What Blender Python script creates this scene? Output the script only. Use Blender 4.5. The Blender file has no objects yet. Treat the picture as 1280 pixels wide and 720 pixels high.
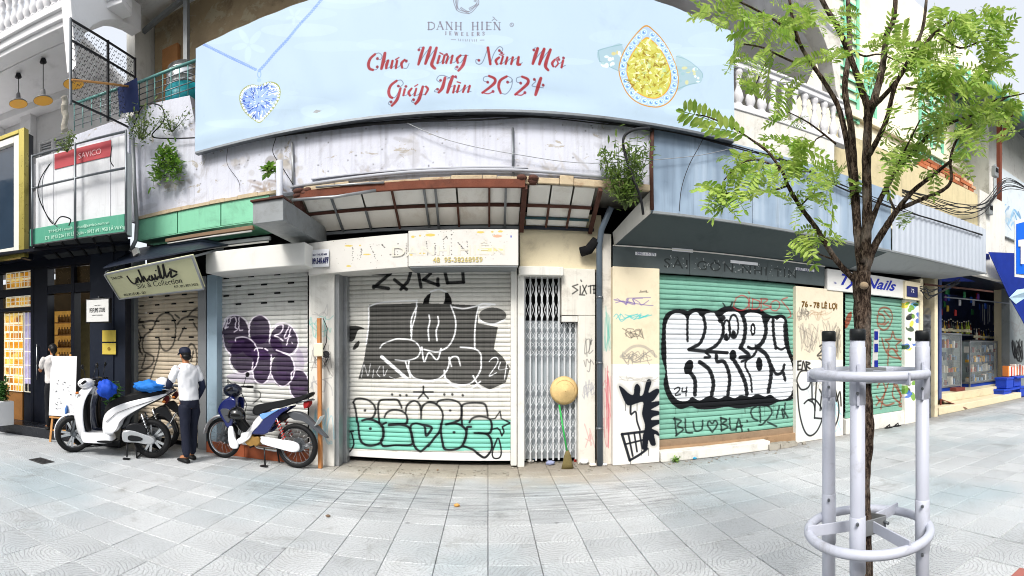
import bpy, bmesh, math, random
import numpy as np
from mathutils import Vector, Matrix
random.seed(7); RNG = np.random.default_rng(7)
PI = math.pi
sc = bpy.context.scene
COL = sc.collection

# ---------------------------------------------------------------- camera, sky, sun, exposure
EYE, FR, UC, HZ = 1.65, 600.0, 610.0, 432.0       # eye height, photo pixels per radian, pixel column square to the facade, horizon row
cam_d = bpy.data.cameras.new('camera'); cam = bpy.data.objects.new('camera', cam_d); COL.objects.link(cam)
cam.location = (0, 0, EYE); cam.rotation_euler = (PI/2, 0, -(640-UC)/FR)
cam_d.type = 'PANO'; cam_d.panorama_type = 'CENTRAL_CYLINDRICAL'
cam_d.central_cylindrical_range_u_min = -640/FR; cam_d.central_cylindrical_range_u_max = 640/FR
cam_d.central_cylindrical_range_v_min = -(720-HZ)/FR; cam_d.central_cylindrical_range_v_max = HZ/FR
cam_d.central_cylindrical_radius = 1.0
cam_d.clip_start = 0.02; cam_d.clip_end = 2000
sc.camera = cam
SUN_EL, SUN_AZ = math.radians(46), math.radians(200)
w = bpy.data.worlds.new('World'); sc.world = w; w.use_nodes = True
nt = w.node_tree; bg = nt.nodes['Background']
sky = nt.nodes.new('ShaderNodeTexSky'); sky.sky_type = 'NISHITA'; sky.sun_disc = False
sky.sun_elevation = SUN_EL; sky.sun_rotation = SUN_AZ
sky.air_density = 1.0; sky.dust_density = 6.0; sky.ozone_density = 1.0
hs = nt.nodes.new('ShaderNodeHueSaturation'); hs.inputs['Saturation'].default_value = 0.45; hs.inputs['Value'].default_value = 1.15
nt.links.new(sky.outputs[0], hs.inputs['Color']); mxw = nt.nodes.new('ShaderNodeMix'); mxw.data_type = 'RGBA'; mxw.inputs[0].default_value = .5      # bright even cloud veil over the sky
nt.links.new(hs.outputs[0], mxw.inputs[6]); mxw.inputs[7].default_value = (5.6, 5.85, 6.2, 1); nt.links.new(mxw.outputs[2], bg.inputs[0]); bg.inputs[1].default_value = 0.135
sd = bpy.data.lights.new('sun', 'SUN'); sun = bpy.data.objects.new('sun', sd); COL.objects.link(sun)
sd.energy = 2.0; sd.angle = math.radians(16); sd.color = (1.0, 0.96, 0.9)
_dir = Vector((math.sin(SUN_AZ)*math.cos(SUN_EL), math.cos(SUN_AZ)*math.cos(SUN_EL), math.sin(SUN_EL)))
sun.rotation_euler = _dir.to_track_quat('Z', 'Y').to_euler()
sc.view_settings.view_transform = 'Standard'; sc.view_settings.look = 'None'
sc.view_settings.exposure = 0.7; sc.view_settings.gamma = 1.0
sc.cycles.use_denoising = True
sc.cycles.max_bounces = 7
sc.cycles.filter_width = 1.0

# ---------------------------------------------------------------- placing: photo pixel + plane -> point in the street
def th(px): return (px-UC)/FR
def PX(px, Y): return Y*math.tan(th(px))
def PT(px, py, Y):
    t = th(px); return Vector((Y*math.tan(t), Y, EYE+(HZ-py)/FR*Y/math.cos(t)))
def PR(px, py, r):
    t = th(px); return Vector((r*math.sin(t), r*math.cos(t), EYE+(HZ-py)/FR*r))
def PG(px, py):
    r = FR*EYE/(py-HZ); t = th(px); return Vector((r*math.sin(t), r*math.cos(t), 0))

# ---------------------------------------------------------------- objects
OFF = {}
def _link(name, data): o = bpy.data.objects.new(name, data); COL.objects.link(o); return o
def tag(o, label=None, cat=None, group=None, kind=None):
    if label: o['label'] = label
    if cat: o['category'] = cat
    if group: o['group'] = group
    if kind: o['kind'] = kind
    return o
def thing(name, label, cat, loc=(0,0,0), rz=0, group=None, local=False):
    o = _link(name, None); o.location = loc; o.rotation_euler = (0,0,rz); o.empty_display_size = .1
    tag(o, label, cat, group)
    if not local: OFF[o.name] = Vector(loc)
    return o
def copy_tree(o, parent=None):
    c = o.copy(); COL.objects.link(c)
    if parent is not None: c.parent = parent
    for ch in [x for x in o.children]: copy_tree(ch, c)
    return c
def _attach(o, parent):
    if parent is not None:
        o.parent = parent
        if parent.name in OFF: o.location = -OFF[parent.name]

class MB:
    def __init__(s): s.v = []; s.f = []; s.sm = []
    def add(s, vs, fs, smooth=False):
        n = len(s.v); s.v += [tuple(v) for v in vs]; s.f += [tuple(i+n for i in f) for f in fs]; s.sm += [smooth]*len(fs); return s
    def box(s, x0, x1, y0, y1, z0, z1):
        if x0 > x1: x0, x1 = x1, x0
        if y0 > y1: y0, y1 = y1, y0
        if z0 > z1: z0, z1 = z1, z0
        return s.add([(x,y,z) for z in (z0,z1) for y in (y0,y1) for x in (x0,x1)],
              [(0,2,3,1),(4,5,7,6),(0,1,5,4),(2,6,7,3),(0,4,6,2),(1,3,7,5)])
    def obox(s, c, u, v, wv):      # centre and three half axes
        c, u, v, wv = Vector(c), Vector(u), Vector(v), Vector(wv)
        return s.add([c+a*u+b*v+d*wv for d in (-1,1) for b in (-1,1) for a in (-1,1)],
              [(0,2,3,1),(4,5,7,6),(0,1,5,4),(2,6,7,3),(0,4,6,2),(1,3,7,5)])
    def bar(s, a, b, wd, ht, up=(0,0,1)):
        a, b = Vector(a), Vector(b); d = (b-a); L = d.length; d.normalize()
        u = d.cross(Vector(up))
        if u.length < 1e-4: u = d.cross(Vector((0,1,0)))
        u.normalize(); v = u.cross(d)
        return s.obox((a+b)/2, d*L/2, u*wd/2, v*ht/2)
    def slab(s, pts, n):           # polygon with thickness vector n
        n = Vector(n); k = len(pts); P = [Vector(p) for p in pts]
        return s.add(P+[p+n for p in P], [tuple(range(k))[::-1], tuple(range(k, 2*k))]+[(i,(i+1)%k,k+(i+1)%k,k+i) for i in range(k)])
    def tube(s, pts, r, n=8, cap=True, closed=False):
        P = [Vector(p) for p in pts]; m = len(P); R = r if isinstance(r, (list, tuple)) else [r]*m
        vs = []; ref = None
        for i in range(m):
            if closed: d = P[(i+1)%m]-P[i-1]
            else: d = P[min(i+1,m-1)]-P[max(i-1,0)]
            d.normalize()
            if ref is None: ref = Vector((0,0,1)) if abs(d.z) < .9 else Vector((1,0,0))
            u = ref-d*ref.dot(d)
            if u.length < 1e-5: u = d.orthogonal()
            u.normalize(); ref = u; v = d.cross(u)
            for k in range(n):
                a = 2*PI*k/n; vs.append(P[i]+(u*math.cos(a)+v*math.sin(a))*R[i])
        fs = []
        for i in range(m if closed else m-1):
            j = (i+1)%m
            for k in range(n): fs.append((i*n+k, i*n+(k+1)%n, j*n+(k+1)%n, j*n+k))
        s.add(vs, fs, True)
        if cap and not closed:
            n0 = len(s.v)-m*n; s.f += [tuple(range(n0, n0+n))[::-1], tuple(range(n0+(m-1)*n, n0+m*n))]; s.sm += [False]*2
        return s
    def cyl(s, a, b, r, n=12, r2=None): return s.tube([a, b], [r, r if r2 is None else r2], n)
    def lathe(s, prof, c=(0,0,0), n=16, axis=None, sx=1, sy=1):   # prof: (radius, height)
        M = Matrix.Identity(3) if axis is None else Vector(axis).to_track_quat('Z','Y').to_matrix()
        c = Vector(c); vs = []
        for r, h in prof:
            for k in range(n):
                a = 2*PI*k/n; vs.append(c+M@Vector((r*math.cos(a)*sx, r*math.sin(a)*sy, h)))
        fs = [(i*n+k, i*n+(k+1)%n, (i+1)*n+(k+1)%n, (i+1)*n+k) for i in range(len(prof)-1) for k in range(n)]
        s.add(vs, fs, True); m = len(prof); n0 = len(s.v)-m*n
        if tuple(prof[0]) == tuple(prof[-1]): return s
        s.f += [tuple(range(n0, n0+n))[::-1], tuple(range(n0+(m-1)*n, n0+m*n))]; s.sm += [False]*2
        return s
    def ball(s, c, rx, ry=None, rz=None, n=12, m=8):
        ry = rx if ry is None else ry; rz = rx if rz is None else rz; c = Vector(c)
        vs = [c+Vector((0,0,-rz))]
        for i in range(1, m):
            a = -PI/2+PI*i/m
            for k in range(n): b = 2*PI*k/n; vs.append(c+Vector((rx*math.cos(a)*math.cos(b), ry*math.cos(a)*math.sin(b), rz*math.sin(a))))
        vs.append(c+Vector((0,0,rz))); L = len(vs)-1
        fs = [(0, 1+(k+1)%n, 1+k) for k in range(n)]
        for i in range(m-2):
            for k in range(n): a = 1+i*n; fs.append((a+k, a+(k+1)%n, a+n+(k+1)%n, a+n+k))
        fs += [(1+(m-2)*n+k, 1+(m-2)*n+(k+1)%n, L) for k in range(n)]
        return s.add(vs, fs, True)
    def loft(s, rings, closed=True, cap=True, smooth=True):
        n = len(rings[0]); vs = [p for r in rings for p in r]
        fs = [(i*n+k, i*n+(k+1)%n, (i+1)*n+(k+1)%n, (i+1)*n+k) for i in range(len(rings)-1) for k in range(n if closed else n-1)]
        s.add(vs, fs, smooth)
        if cap:
            n0 = len(s.v)-len(vs); s.f += [tuple(range(n0, n0+n))[::-1], tuple(range(n0+len(vs)-n, n0+len(vs)))]; s.sm += [False]*2
        return s
    def mesh(s, name, mat):
        me = bpy.data.meshes.new(name); me.from_pydata(s.v, [], s.f); me.update()
        if mat: me.materials.append(mat)
        if any(s.sm): me.polygons.foreach_set('use_smooth', s.sm)
        return me
    def build(s, name, mat, parent=None, bevel=0, label=None, kind=None, sub=0, seg=2):
        o = _link(name, s.mesh(name, mat)); _attach(o, parent)
        if bevel:
            m = o.modifiers.new('bevel', 'BEVEL'); m.width = bevel; m.segments = seg; m.limit_method = 'ANGLE'; m.angle_limit = .6
        if sub:
            m = o.modifiers.new('subsurf', 'SUBSURF'); m.levels = m.render_levels = sub
        if label: o['label'] = label
        if kind: o['kind'] = kind
        return o

def share(name, me, parent, loc=(0,0,0), rot=None, scale=None):
    o = _link(name, me); _attach(o, parent)
    o.location = Vector(o.location)+Vector(loc)
    if rot: o.rotation_euler = rot
    if scale: o.scale = scale
    return o

def text(s, w=None, h=None, at=(0,0,0), mat=None, parent=None, name='lettering', depth=.002, shear=0, bold=0, tilt=0, rot=None, space=1.0):
    """Lettering as thin mesh facing the street; at = centre. w fits the width, h the height."""
    cu = bpy.data.curves.new('t', 'FONT'); cu.body = s; cu.size = 1; cu.extrude = 0.0001; cu.shear = shear; cu.offset = bold; cu.space_character = space
    cu.resolution_u = 3; cu.align_x = 'LEFT'
    o = bpy.data.objects.new('t', cu); COL.objects.link(o)
    dg = bpy.context.evaluated_depsgraph_get(); me = bpy.data.meshes.new_from_object(o.evaluated_get(dg))
    bpy.data.objects.remove(o); bpy.data.curves.remove(cu)
    n = len(me.vertices); co = np.zeros(n*3); me.vertices.foreach_get('co', co); co = co.reshape(-1,3)
    lo, hi = co.min(0), co.max(0); cx = (lo+hi)/2
    sx = w/(hi[0]-lo[0]) if w else h/(hi[1]-lo[1]); sy = h/(hi[1]-lo[1]) if h else sx
    co = (co-cx)*np.array([sx, sy, depth/max(hi[2]-lo[2],1e-6)])
    me.vertices.foreach_set('co', co.ravel()); me.update(); me.name = name
    me.materials.clear(); me.materials.append(mat)
    ob = _link(name, me); ob['kind'] = 'stuff'
    off = Vector((0,0,0))
    if parent is not None:
        ob.parent = parent
        if parent.name in OFF: off = OFF[parent.name]
    ob.location = Vector(at)-off
    ob.rotation_euler = rot if rot else (PI/2, 0, 0)
    if tilt: ob.rotation_euler = (PI/2, tilt, 0)
    return ob

# ---------------------------------------------------------------- materials
def C(h, a=1.0):
    h = h.lstrip('#'); r = [int(h[i:i+2],16)/255 for i in (0,2,4)]
    return tuple(x/12.92 if x <= .04045 else ((x+.055)/1.055)**2.4 for x in r)+(a,)
class N:
    def __init__(s, m): s.t = m.node_tree; s.n = s.t.nodes; s.l = s.t.links
    def new(s, typ, ins=None, **kw):
        n = s.n.new('ShaderNode'+typ)
        for k, v in kw.items(): setattr(n, k, v)
        for k, v in (ins or {}).items():
            i = n.inputs[k]
            if isinstance(v, bpy.types.NodeSocket): s.l.new(v, i)
            else: i.default_value = v
        return n
    def math(s, op, a, b=0, c=0, clamp=False):
        n = s.n.new('ShaderNodeMath'); n.operation = op; n.use_clamp = clamp
        for i, v in enumerate((a,b,c)):
            if isinstance(v, bpy.types.NodeSocket): s.l.new(v, n.inputs[i])
            else: n.inputs[i].default_value = v
        return n.outputs[0]
    def mix(s, f, a, b, mode='MIX'):
        n = s.n.new('ShaderNodeMix'); n.data_type = 'RGBA'; n.blend_type = mode
        for i, v in ((0,f),(6,a),(7,b)):
            if isinstance(v, bpy.types.NodeSocket): s.l.new(v, n.inputs[i])
            else: n.inputs[i].default_value = v
        return n.outputs[2]
    def ramp(s, f, lo, hi):
        n = s.n.new('ShaderNodeMapRange'); n.interpolation_type = 'SMOOTHSTEP'
        s.l.new(f, n.inputs[0]); n.inputs[1].default_value = lo; n.inputs[2].default_value = hi; return n.outputs[0]
    def pos(s, scale=(1,1,1), loc=(0,0,0)):
        g = s.new('NewGeometry'); return s.new('Mapping', {'Vector': g.outputs['Position'], 'Scale': scale, 'Location': loc}).outputs[0]
    def noise(s, vec, scale, detail=4, rough=.55, dist=0):
        n = s.new('TexNoise', {'Vector': vec, 'Scale': scale, 'Detail': detail, 'Roughness': rough, 'Distortion': dist}); return n.outputs['Fac']
MATS = {}
def mat(name, col, rough=.6, metal=0, var=.12, vscale=6, bump=.0, bscale=60, dirt=None, dirt_amt=0, dirt_scale=2.5, streak=0, streak_col='5a5850',
        canvas=None, emit=0, alpha=None, coat=0, rnd=0, peel=None, peel_amt=0, spec=.28, trans=0):
    if name in MATS: return MATS[name]
    m = bpy.data.materials.new(name); m.use_nodes = True; MATS[name] = m
    k = N(m); b = k.n['Principled BSDF']; base = C(col)
    P = k.pos()
    cur = k.new('RGB').outputs[0]; cur.default_value = base
    if var:
        f = k.noise(P, vscale, 5, .6)
        f2 = k.math('MULTIPLY_ADD', f, var*2, 1-var)
        h = k.new('HueSaturation', {'Color': cur, 'Value': f2}); cur = h.outputs[0]
    if rnd:
        oi = k.new('ObjectInfo').outputs['Random']
        h = k.new('HueSaturation', {'Color': cur, 'Value': k.math('MULTIPLY_ADD', oi, rnd*2, 1-rnd)}); cur = h.outputs[0]
    if peel:
        f = k.ramp(k.noise(k.pos((1,1,1.4)), 3.2, 8, .7, .6), .62-peel_amt*.2, .64-peel_amt*.2)
        cur = k.mix(f, cur, C(peel))
    if dirt:
        f = k.ramp(k.noise(k.pos((1,1,1), (3,5,1)), dirt_scale, 9, .72, .4), .5, .78)
        cur = k.mix(k.math('MULTIPLY', f, dirt_amt), cur, C(dirt))
        f = k.ramp(k.noise(k.pos((1,1,1), (9,2,4)), dirt_scale*9, 6, .75), .6, .75)
        cur = k.mix(k.math('MULTIPLY', f, dirt_amt*.55), cur, C(dirt))
    if streak:
        f = k.ramp(k.noise(k.pos((7,7,.35)), 1.6, 7, .7, .3), .48, .8)
        cur = k.mix(k.math('MULTIPLY', f, streak), cur, C(streak_col))
    if canvas:
        img, org, ux, size = canvas     # img, origin point, (ux) unit vector along width, size (w,h)
        g = k.new('NewGeometry')
        d = k.new('VectorMath', {0: g.outputs['Position'], 1: tuple(-x for x in org)}, operation='ADD').outputs[0]
        uu = k.new('VectorMath', {0: d, 1: tuple(ux)}, operation='DOT_PRODUCT').outputs['Value']
        sp = k.new('SeparateXYZ', {0: d}).outputs[2]
        cv = k.new('CombineXYZ', {0: k.math('DIVIDE', uu, size[0]), 1: k.math('DIVIDE', sp, size[1])}).outputs[0]
        ti = k.new('TexImage', {'Vector': cv}, image=img, extension='CLIP', interpolation='Linear')
        cur = k.mix(ti.outputs['Alpha'], cur, ti.outputs['Color'])
    k.l.new(cur, b.inputs['Base Color'])
    b.inputs['Metallic'].default_value = metal
    b.inputs['Specular IOR Level'].default_value = .12 if canvas else (.5 if (metal or rough < .35) else spec)
    rf = k.math('MULTIPLY_ADD', k.noise(P, vscale*2.3, 3), .25, rough-.125, True); k.l.new(rf, b.inputs['Roughness'])
    if coat: b.inputs['Coat Weight'].default_value = coat; b.inputs['Coat Roughness'].default_value = .08
    if bump:
        bp = k.new('Bump', {'Height': k.noise(P, bscale, 5, .65), 'Strength': min(1, bump), 'Distance': .01}); k.l.new(bp.outputs[0], b.inputs['Normal'])
    if emit: k.l.new(cur, b.inputs['Emission Color']); b.inputs['Emission Strength'].default_value = emit
    if trans: b.inputs['Transmission Weight'].default_value = trans
    if alpha is not None: b.inputs['Alpha'].default_value = alpha
    return m

# ---------------------------------------------------------------- painted canvas (spray paint, print), rastered here in numpy
def smooth(pts, n=6, closed=False):
    P = [np.array(p, float) for p in pts]
    if len(P) < 3: return P
    out = []; m = len(P); rng = range(m if closed else m-1)
    for i in rng:
        p0 = P[(i-1)%m] if closed or i > 0 else P[0]; p1 = P[i]; p2 = P[(i+1)%m]; p3 = P[(i+2)%m] if closed or i+2 < m else P[-1]
        for k in range(n):
            t = k/n; out.append(.5*((2*p1)+(-p0+p2)*t+(2*p0-5*p1+4*p2-p3)*t*t+(-p0+3*p1-3*p2+p3)*t**3))
    if not closed: out.append(P[-1])
    return out
class Canvas:
    """Paint layer over a rectangle of a wall; drawn in photograph pixels, kept in wall metres."""
    def __init__(s, x0, x1, z0, z1, Y, ppm=220, line=None):
        s.x0, s.x1, s.z0, s.z1, s.Y, s.ppm = x0, x1, z0, z1, Y, ppm
        s.W, s.H = max(8, int((x1-x0)*ppm)), max(8, int((z1-z0)*ppm)); s.a = np.zeros((s.H, s.W, 4), np.float32)
        s.kx = 0
        s.sf = None
        s.nz = None
    def uv(s, px, py):
        p = PT(px, py, s.Y); return ((p.x-s.x0)*s.ppm, (p.z-s.z0)*s.ppm)
    def _grain(s, shp):
        return RNG.random(shp, dtype=np.float32)
    def blend(s, win, A, col):
        y0, y1, x0, x1 = win; t = s.a[y0:y1, x0:x1]; c = np.array(col[:3], np.float32)
        a0 = t[..., 3]; an = A+a0*(1-A); sa = np.where(an > 1e-5, an, 1)
        for i in range(3): t[..., i] = np.where(A+a0 > 1e-5, (c[i]*A+t[..., i]*a0*(1-A))/sa, c[i])
        t[..., 3] = an
    def stroke(s, pts, w, col, alpha=1, soft=.5, sm=True, closed=False, raw=False, scale=None):
        """w: line width in photo px (or list)."""
        pts = [tuple(p) for p in pts]
        if scale: ox, oy, k = scale; pts = [(ox+p[0]/k, oy+p[1]/k) for p in pts]
        Q = smooth(pts, 6, closed) if sm else [np.array(p, float) for p in pts]+([np.array(pts[0], float)] if closed else [])
        if closed and sm: Q = Q+[Q[0]]
        wl = w if isinstance(w, (list, tuple)) else [w]
        U = [s.uv(q[0], q[1]) for q in Q]
        mx = sum(p[0] for p in pts)/len(pts); a1 = s.uv(mx-.5, 432); a2 = s.uv(mx+.5, 432); ps = max((a2[0]-a1[0])**1, 1e-3)
        ps = ps*math.cos(th(mx))**.5
        m = len(U); ww = [np.interp(i/max(m-1,1), np.linspace(0,1,len(wl)), wl)*ps/2 for i in range(m)]
        sf = max(soft*ps, .8); R = max(ww)+sf*2+2
        xs = [u[0] for u in U]; ys = [u[1] for u in U]
        x0, x1 = max(0,int(min(xs)-R)), min(s.W,int(max(xs)+R)+1); y0, y1 = max(0,int(min(ys)-R)), min(s.H,int(max(ys)+R)+1)
        if x0 >= x1 or y0 >= y1: return
        D = np.full((y1-y0, x1-x0), 1e9, np.float32)
        for i in range(m-1 if m > 1 else 1):
            (ax, ay), (bx, by) = U[i], U[min(i+1,m-1)]; wi, wj = ww[i], ww[min(i+1,m-1)]
            qx0, qx1 = max(x0,int(min(ax,bx)-R)), min(x1,int(max(ax,bx)+R)+1); qy0, qy1 = max(y0,int(min(ay,by)-R)), min(y1,int(max(ay,by)+R)+1)
            if qx0 >= qx1 or qy0 >= qy1: continue
            yy, xx = np.mgrid[qy0:qy1, qx0:qx1].astype(np.float32)
            dx, dy = bx-ax, by-ay; L = dx*dx+dy*dy+1e-9
            t = np.clip(((xx-ax)*dx+(yy-ay)*dy)/L, 0, 1)
            d = np.sqrt((xx-ax-t*dx)**2+(yy-ay-t*dy)**2)-(wi+(wj-wi)*t)
            v = D[qy0-y0:qy1-y0, qx0-x0:qx1-x0]; np.minimum(v, d, out=v)
        A = np.clip(.5-D/(2*sf), 0, 1)*alpha
        A = A*(1-.10*s._grain(A.shape)*(alpha < 1.01))
        s.blend((y0,y1,x0,x1), A, col)
    def fill(s, pts, col, alpha=1, sm=True, scale=None, streak=0, soft=1.0):
        if scale: ox, oy, k = scale; pts = [(ox+p[0]/k, oy+p[1]/k) for p in pts]
        Q = smooth(pts, 5, True) if sm else pts
        U = np.array([s.uv(q[0], q[1]) for q in Q])
        x0, x1 = max(0,int(U[:,0].min())-2), min(s.W,int(U[:,0].max())+3); y0, y1 = max(0,int(U[:,1].min())-2), min(s.H,int(U[:,1].max())+3)
        if x0 >= x1 or y0 >= y1: return
        yy, xx = np.mgrid[y0:y1, x0:x1].astype(np.float32)+.5
        ins = np.zeros(xx.shape, bool)
        for i in range(len(U)):
            ax, ay = U[i]; bx, by = U[(i+1)%len(U)]
            if ay == by: continue
            c = ((ay > yy) != (by > yy)) & (xx < (bx-ax)*(yy-ay)/(by-ay)+ax); ins ^= c
        A = ins.astype(np.float32)
        if soft:
            for _ in range(int(soft)):
                B = np.pad(A, 1, 'edge'); A = (B[1:-1,1:-1]*4+B[:-2,1:-1]+B[2:,1:-1]+B[1:-1,:-2]+B[1:-1,2:])/8
        A *= alpha
        if streak:
            rows = RNG.random((A.shape[0],1)).astype(np.float32); rows = (rows+np.roll(rows,1,0)+np.roll(rows,2,0))/3
            cols = RNG.random((1,A.shape[1])).astype(np.float32)
            A *= 1-streak*(rows*.8+.2*cols)
        s.blend((y0,y1,x0,x1), A, col)
    def ell(s, cx, cy, rx, ry, col, alpha=1, scale=None, streak=0, outline=0, oc=None, rot=0, soft=1.0):
        pts = []
        for i in range(16):
            a = 2*PI*i/16; x, y = rx*math.cos(a), ry*math.sin(a); pts.append((cx+x*math.cos(rot)-y*math.sin(rot), cy+x*math.sin(rot)+y*math.cos(rot)))
        if col: s.fill(pts, col, alpha, True, scale, streak, soft)
        if outline: s.stroke(pts, outline, oc, closed=True, scale=scale)
    def image(s, name):
        im = bpy.data.images.new(name, s.W, s.H, alpha=True); im.alpha_mode = 'CHANNEL_PACKED'
        im.pixels.foreach_set(s.a.ravel()); im.update(); im.pack(); return im
    def spec(s, name): return (s.image(name), (s.x0, 0, s.z0), (1,0,0), (s.x1-s.x0, s.z1-s.z0))
def rgb(h): h = h.lstrip('#'); return tuple(int(h[i:i+2],16)/255 for i in (0,2,4))
BK = rgb('15171a'); WH = rgb('eef0f2')
def scribble(cv, x0, y0, x1, y1, n, col, w=1, alpha=.8):
    """A quick illegible tag: n looping strokes inside a box."""
    for _ in range(n):
        k = random.randint(4, 8); xs = sorted(random.uniform(x0, x1) for _ in range(k)); 
        cv.stroke([(x+random.uniform(-2,2), random.uniform(y0, y1)) for x in xs], w, col, alpha)
# ---------------------------------------------------------------- common materials
M = {}
M['plaster'] = mat('old_white_plaster', 'cbcfe2', .85, var=.10, vscale=2, bump=.35, bscale=30, dirt='7d766c', dirt_amt=.8, dirt_scale=2.2, streak=.5, streak_col='77757a', peel='aca79f', peel_amt=.05)
M['white'] = mat('white_paint_wall', 'd4d3cd', .8, var=.06, bump=.15, dirt='857d70', dirt_amt=.75, dirt_scale=2.2, streak=.25)
M['cream'] = mat('cream_paint', 'd8cdb0', .8, var=.07, bump=.12, dirt='8f8069', dirt_amt=.6, dirt_scale=2)
M['brown'] = mat('weathered_ochre_wall', 'a8967a', .9, var=.3, vscale=3, bump=.6, bscale=14, dirt='4c4236', dirt_amt=.9, dirt_scale=1.6, peel='b3a78d', peel_amt=.3)
M['shut_white'] = mat('white_shutter_paint', 'cfcfc9', .5, var=.07, vscale=3, dirt='6f6a60', dirt_amt=.5, dirt_scale=3, streak=.2)
M['alu'] = mat('aluminium_jamb', '9a9da0', .42, .65, var=.12, dirt='55524d', dirt_amt=.5)
M['grey_metal'] = mat('grey_painted_metal', '84898c', .5, .2, var=.1, dirt='4a4844', dirt_amt=.5)
M['rust'] = mat('rusty_steel', '54342a', .85, .2, var=.35, vscale=9, bump=.4, bscale=50, dirt='2e2320', dirt_amt=.8)
M['steel'] = mat('dull_steel', '70757a', .45, .7, var=.15, dirt='3c3632', dirt_amt=.5)
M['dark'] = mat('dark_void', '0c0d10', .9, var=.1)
M['black'] = mat('black_rubber', '101113', .65, var=.1)
M['blackpl'] = mat('black_plastic', '17181b', .38, var=.1)
M['navy'] = mat('navy_cladding', '1b2230', .45, var=.12, dirt='39404c', dirt_amt=.3)
M['chrome'] = mat('bright_metal', 'c8cacc', .22, .95, var=.05)
M['glass'] = mat('shop_glass', 'dfe8e8', .05, var=0, alpha=.10, spec=.8)
M['green'] = mat('green_fascia_panel', '7cc09f', .5, var=.06, dirt='42604f', dirt_amt=.5, streak=.25, streak_col='4f8a70')
M['concrete'] = mat('raw_concrete', '98948a', .9, var=.15, bump=.4, bscale=40, dirt='5c564c', dirt_amt=.7)
M['wood'] = mat('pale_wood', 'c8935a', .6, var=.15, vscale=20, dirt='6b4a2c', dirt_amt=.3)
M['redtile'] = mat('terracotta_tile', 'a4593a', .6, var=.1, dirt='5f4033', dirt_amt=.4)
M['cable'] = mat('cable_sheath', '1d1e21', .6, var=.1)
M['leafm'] = mat('dark_leaf', '4f7a35', .55, var=.3, vscale=14, rnd=.2)
M['panel_white'] = mat('white_ceiling_panel', 'e4e2dc', .8, var=.06, dirt='9a8569', dirt_amt=.45, dirt_scale=2)
M['blue'] = mat('blue_cloth', '1546b4', .7, var=.2, vscale=20, bump=.5, bscale=40)

def prism(pts, y0, y1, name, m, parent, **kw):   # polygon (x,z) extruded along y
    return MB().slab([(x, y0, z) for x, z in pts], (0, y1-y0, 0)).build(name, m, parent, **kw)
def box(name, b, m, parent, bevel=.004, **kw): return MB().box(*b).build(name, m, parent, bevel=bevel, **kw)

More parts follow.
